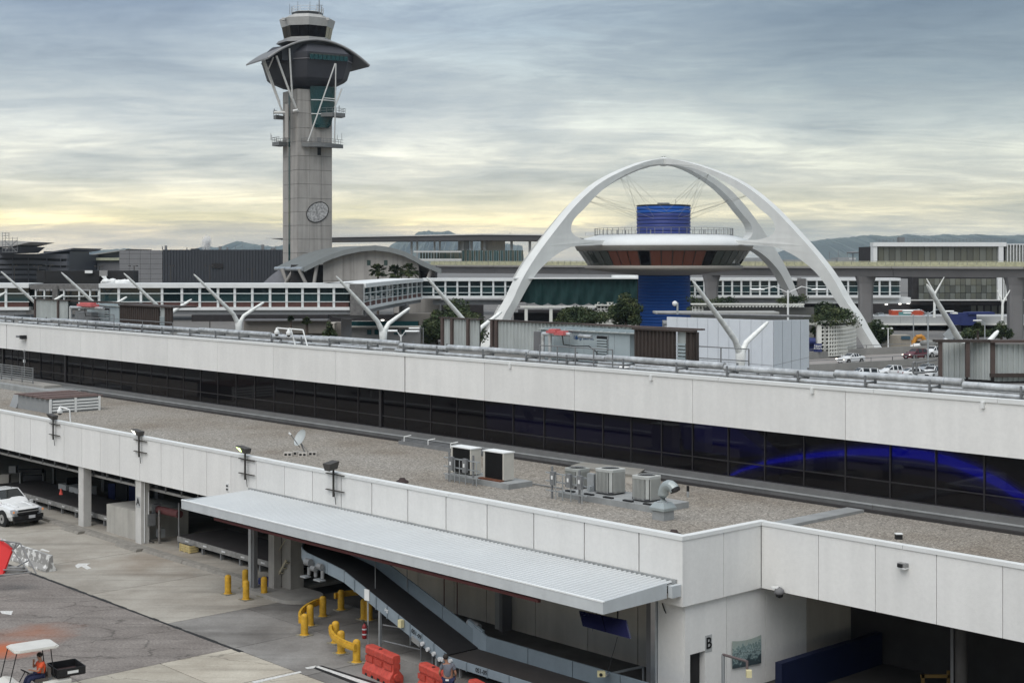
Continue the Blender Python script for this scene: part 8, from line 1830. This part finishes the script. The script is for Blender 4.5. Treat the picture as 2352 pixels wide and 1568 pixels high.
for a, b in (((0, 1240), (46, 1247)), ((46, 1247), (83, 1316)), ((38, 1246), (30, 1262)), ((12, 1241), (30, 1258)), ((28, 1262), (70, 1318)), ((0, 1322), (72, 1313)), ((8, 1308), (62, 1309)), ((46, 1247), (30, 1262)), ((66, 1286), (40, 1300))): MB().cyl(P(*a, Yb - (.1 if a[1] < 1290 else .8)), P(*b, Yb - (.1 if b[1] < 1290 else .9)), .035, n=6).build('frame_tube', fr_m, rb3)
fb(MB(), 8, 1303, 52, 1316, Yb - .6, .4).build('ballast', steelw, rb3)
# ================================================================ PEOPLE
skinm = mat('skin', (.33, .17, .11), .6, var=.08, scale=6); hairm = mat('dark hair', (.02, .015, .012), .7)
def skin_mesh(name, nodes, m, parent, sub=2, extra=0.0):
    me = bpy.data.meshes.new(name); me.from_pydata([n[0] for n in nodes], [(i, n[2]) for i, n in enumerate(nodes) if n[2] is not None], [])
    o = bpy.data.objects.new(name, me); C.objects.link(o); md = o.modifiers.new('skin', 'SKIN'); sl = me.skin_vertices[0].data
    for i, n in enumerate(nodes): r = n[1]; r = r if isinstance(r, tuple) else (r, r); sl[i].radius = (r[0] + extra, r[1] + extra); sl[i].use_root = (i == 0)
    md.use_smooth_shade = True; s = o.modifiers.new('sub', 'SUBSURF'); s.levels = sub; s.render_levels = sub
    me2 = bpy.data.meshes.new_from_object(o.evaluated_get(bpy.context.evaluated_depsgraph_get())); me2.name = name
    bpy.data.objects.remove(o); me2.materials.clear(); me2.materials.append(m)
    ob = bpy.data.objects.new(name, me2); C.objects.link(ob); ob.parent = parent; ORG[ob.name] = Vector((0, 0, 0)); return ob
def person(label, loc, rotz, J, shirt, trousers, shoes, short=False, group=None):
    root = thing('person', label, 'person', loc, group, rotz if rotz else 1e-9)
    V = {k: Vector(v) for k, v in J.items()}
    def mid(a, b, f=.5): return V[a].lerp(V[b], f)
    nodes = []; idx = {}
    def add(k, p, r, par): idx[k] = len(nodes); nodes.append((tuple(p), r, idx[par] if par else None))
    add('pelvis', V['pelvis'], .145, None); add('waist', mid('pelvis', 'chest', .45), .135, 'pelvis'); add('chest', V['chest'], .155, 'waist'); add('neckb', mid('chest', 'head', .42), .07, 'chest'); add('neck', mid('chest', 'head', .62), .055, 'neckb'); add('head', V['head'], .088, 'neck'); add('crown', V['head'] + (V['head'] - V['chest']).normalized() * .10, .075, 'head')
    fwd = V['look'].normalized(); add('nose', V['head'] + fwd * .085 + Vector((0, 0, -.015)), .018, 'head')
    for s in ('l', 'r'):
        add('sh' + s, V['sh' + s], .062, 'chest'); add('el' + s, V['el' + s], .042, 'sh' + s); add('wr' + s, V['wr' + s], .028, 'el' + s)
        d = (V['wr' + s] - V['el' + s]).normalized(); sd = d.cross(Vector((0, 0, 1))); sd = sd.normalized() if sd.length > .1 else Vector((0, 1, 0)); pm_ = V['wr' + s] + d * .07; add('palm' + s, pm_, (.036, .022), 'wr' + s)
        for k, (o_, L_) in enumerate(((-.03, .062), (-.010, .072), (.010, .068), (.03, .052))):
            b0 = pm_ + sd * o_ + d * .02; add('f%d' % k + s, b0 + d * L_ * .55, .009, 'palm' + s); add('g%d' % k + s, b0 + d * L_ * .9 + Vector((0, 0, -.02)), .008, 'f%d' % k + s)
        add('th' + s, V['wr' + s] + d * .03 - sd * .045, .011, 'wr' + s); add('tt' + s, V['wr' + s] + d * .07 - sd * .055, .009, 'th' + s)
        add('hip' + s, V['hip' + s], .098, 'pelvis'); add('kn' + s, V['kn' + s], .062, 'hip' + s); add('cf' + s, mid('kn' + s, 'an' + s, .3), .058, 'kn' + s); add('an' + s, V['an' + s], .038, 'cf' + s); add('toe' + s, V['toe' + s], .034, 'an' + s)
    skin_mesh('body', nodes, skinm, root)
    def sub_(keys, ex, name, m, cut=None):
        ks = [k for k in keys]; mp = {k: i for i, k in enumerate(ks)}; nn = []
        for k in ks:
            p, r, par = nodes[idx[k]]; pk = [q for q in idx if idx[q] == par][0] if par is not None else None
            if cut and k in cut: f, pk2 = cut[k]; p = tuple(Vector(nodes[idx[pk2]][0]).lerp(Vector(p), f)); r = r * 1.25 if not isinstance(r, tuple) else r
            nn.append((p, (r if isinstance(r, tuple) else (r, r)), mp.get(pk) if pk in mp else None))
        return skin_mesh(name, nn, m, root, 2, ex)
    sub_(['pelvis', 'waist', 'chest', 'neckb', 'shl', 'ell', 'shr', 'elr'], .030, 'shirt', shirt, {'ell': (.62, 'shl'), 'elr': (.62, 'shr'), 'neckb': (.55, 'chest')})
    if short: sub_(['pelvis', 'hipl', 'knl', 'hipr', 'knr'], .036, 'shorts', trousers, {'knl': (.7, 'hipl'), 'knr': (.7, 'hipr')})
    else: sub_(['pelvis', 'hipl', 'knl', 'cfl', 'anl', 'hipr', 'knr', 'cfr', 'anr'], .026, 'trousers', trousers)
    for s in ('l', 'r'): MB().hexa([V['an' + s] + Vector((x, y, z)) for z in (-.08, .03) for x, y in ((-.07, -.05), (.19, -.05), (.19, .05), (-.07, .05))]).build('shoe', shoes, root)
    h = V['head']; m = MB(); up = (V['head'] - V['chest']).normalized(); m.sphere(h + up * .055 - fwd * .022, .105, 14, 8, .95); m.build('hair', hairm, root)
    sdv = fwd.cross(up).normalized()
    for sg in (-1, 1):
        MB().sphere(h + fwd * .082 + sdv * .032 * sg + up * .018, .012, 8, 5).build('eye', black, root); MB().sphere(h + sdv * .088 * sg - up * .01, .022, 8, 5).build('ear', skinm, root)
    MB().sphere(h + fwd * .083 - up * .045, .018, 8, 5, .4).build('mouth', mat('lips', (.22, .08, .07), .6), root)
    return root
# worker in grey shirt, seen from behind, leaning to the left
gsh = mat('grey t-shirt', (.13, .135, .16), .85, var=.15, scale=8); navy = mat('navy cloth', (.015, .02, .06), .85); org = mat('orange hi-vis', (.75, .10, .03), .6, var=.12, scale=8); refl = mat('reflective tape', (.6, .58, .5), .4)
wl = P(1030, 1505, 52.0)
wk_ = person('worker in grey t-shirt and navy shorts standing in front of the second red barrier', (wl.x, 52.0, 0), 0,
       dict(pelvis=(0, 0, .95), chest=(-.03, .02, 1.36), head=(-.10, .02, 1.66), look=(-.5, .8, -.3), shl=(-.20, .02, 1.42), ell=(-.33, .04, 1.15), wrl=(-.30, .22, .98), shr=(.16, .02, 1.40), elr=(.27, -.02, 1.12), wrr=(.24, .16, .92), hipl=(-.10, 0, .88), knl=(-.12, .03, .48), anl=(-.12, 0, .08), toel=(-.12, .16, .03), hipr=(.10, 0, .88), knr=(.12, .05, .48), anr=(.13, 0, .08), toer=(.13, .16, .03)), gsh, navy, black, True)
MB().box((.0 - .1, -.185, .90), (.02, -.178, .96)).build('belt_badge', white, wk_)
# ================================================================ UTILITY CART WITH DRIVER
ca_ = math.atan2(-.8, -1.13); cx, cy = -17.55, 52.75
ct = thing('utility_cart', 'small white utility cart with canopy roof and black cargo box at bottom left', 'utility cart', (cx, cy, 0), None, ca_)
cream = mat('cart white', (.62, .60, .55), .45, var=.1, coat=.3); cseat = mat('seat tan', (.10, .085, .075), .7)
def rbox(x0, x1, y0, y1, z0, z1, r, nm, m, par=ct):
    q = lambda k, z: [Vector((x, y, z)) for x, y in ((x0 + r - k, y0 + (0 if k == 0 else 0)), (x1 - r, y0), (x1, y0 + r), (x1, y1 - r), (x1 - r, y1), (x0 + r, y1), (x0, y1 - r), (x0, y0 + r))]
    return MB().loft([q(0, z0), q(0, z1)]).build(nm, m, par)
rbox(-.82, .80, -.62, .62, 1.86, 1.91, .12, 'roof', cream); rbox(-.78, .76, -.58, .58, 1.91, 1.94, .14, 'roof_top', cream)
for sx, tx_ in ((.72, .98), (-.50, -.62)):
    for sy in (-.54, .54): MB().cyl((sx, sy, 1.87), (tx_, sy, .80), .02, n=8).build('roof_post', black, ct)
# body
MB().loft([[Vector((x, y, z)) for y, z in ((-.55 * k, .28), (-.58 * k, .55), (-.50 * k, zt_), (.50 * k, zt_), (.58 * k, .55), (.55 * k, .28))] for x, zt_, k in ((.62, .78, 1), (.9, .84, 1), (1.15, .76, .95), (1.33, .60, .82), (1.38, .45, .75))]).build('front_cowl', cream, ct)
MB().box((-.5, -.55, .28), (.65, .55, .34)).build('floor', black, ct)
MB().loft([[Vector((x, y, z)) for y, z in ((-.56, .32), (-.58, .60), (-.5, .68), (.5, .68), (.58, .60), (.56, .32))] for x in (-1.25, -1.0, -.3, -.22)]).build('rear_body', cream, ct)
MB().box((-.42, -.5, .68), (.05, .5, .80)).build('seat', cseat, ct); MB().box((-.52, -.5, .80), (-.42, .5, 1.15)).build('seat_back', cseat, ct)
for y0_, y1_, x0_, x1_ in ((-.60, -.57, -1.75, -.72), (.57, .60, -1.75, -.72), (-.57, .57, -1.78, -1.75), (-.57, .57, -.75, -.72)): MB().box((x0_, y0_, .76), (x1_, y1_, 1.04)).build('box_side', black, ct)
MB().box((-1.75, -.57, .74), (-.75, .57, .77)).build('box_floor', mat('cargo dusty', (.06, .035, .035), .9, var=.4, scale=5), ct)
MB().box((-1.5, .601, .84), (-1.1, .606, .94)).build('name_plate', white, ct)
for x in (-.78, .98):
    for sg in (-1, 1):
        w_ = MB().cyl((x, sg * .42, .22), (x, sg * .60, .22), .22, n=18).build('wheel', rubber, ct); MB().cyl((x, sg * .60, .22), (x, sg * .615, .22), .12, n=14).build('rim', cream, w_)
        MB().cyl((x, sg * .40, .26), (x, sg * .585, .26), .27, n=18).build('wheel_arch', black, ct)
MB().cyl((.55, .28, .75), (.36, .28, 1.08), .02, n=8).build('steering_column', black, ct)
m = MB(); c_ = Vector((.35, .28, 1.10)); n_ = Vector((-.5, 0, .86)).normalized(); q_ = n_.to_track_quat('Z', 'Y'); pr = [c_ + q_ @ Vector((.17 * math.cos(2 * math.pi * k / 14), .17 * math.sin(2 * math.pi * k / 14), 0)) for k in range(15)]; m.path([tuple(p) for p in pr], .014, 6); m.build('steering_wheel', black, ct)
dr = person('cart driver in orange shirt and dark trousers with hand raised to his chin', (cx, cy, 0), ca_,
       dict(pelvis=(-.22, .28, .90), chest=(-.24, .28, 1.26), head=(-.17, .28, 1.56), look=(.85, .3, -.35), shl=(-.22, .45, 1.32), ell=(-.04, .56, 1.10), wrl=(.14, .42, 1.14), shr=(-.22, .11, 1.32), elr=(-.02, .05, 1.14), wrr=(.02, .20, 1.38),
            hipl=(-.18, .37, .86), knl=(.24, .42, .84), anl=(.34, .42, .44), toel=(.48, .42, .38), hipr=(-.18, .19, .86), knr=(.24, .15, .84), anr=(.38, .15, .44), toer=(.52, .15, .38)), org, navy, black)
MB().box((-.40, .20, 1.02), (-.05, .24, 1.06)).build('reflective_tape', refl, dr) if False else None
for y_ in (.17, .39):
    MB().box((-.405, y_ - .02, 1.0), (-.395, y_ + .02, 1.34)).build('reflective_tape', refl, dr)
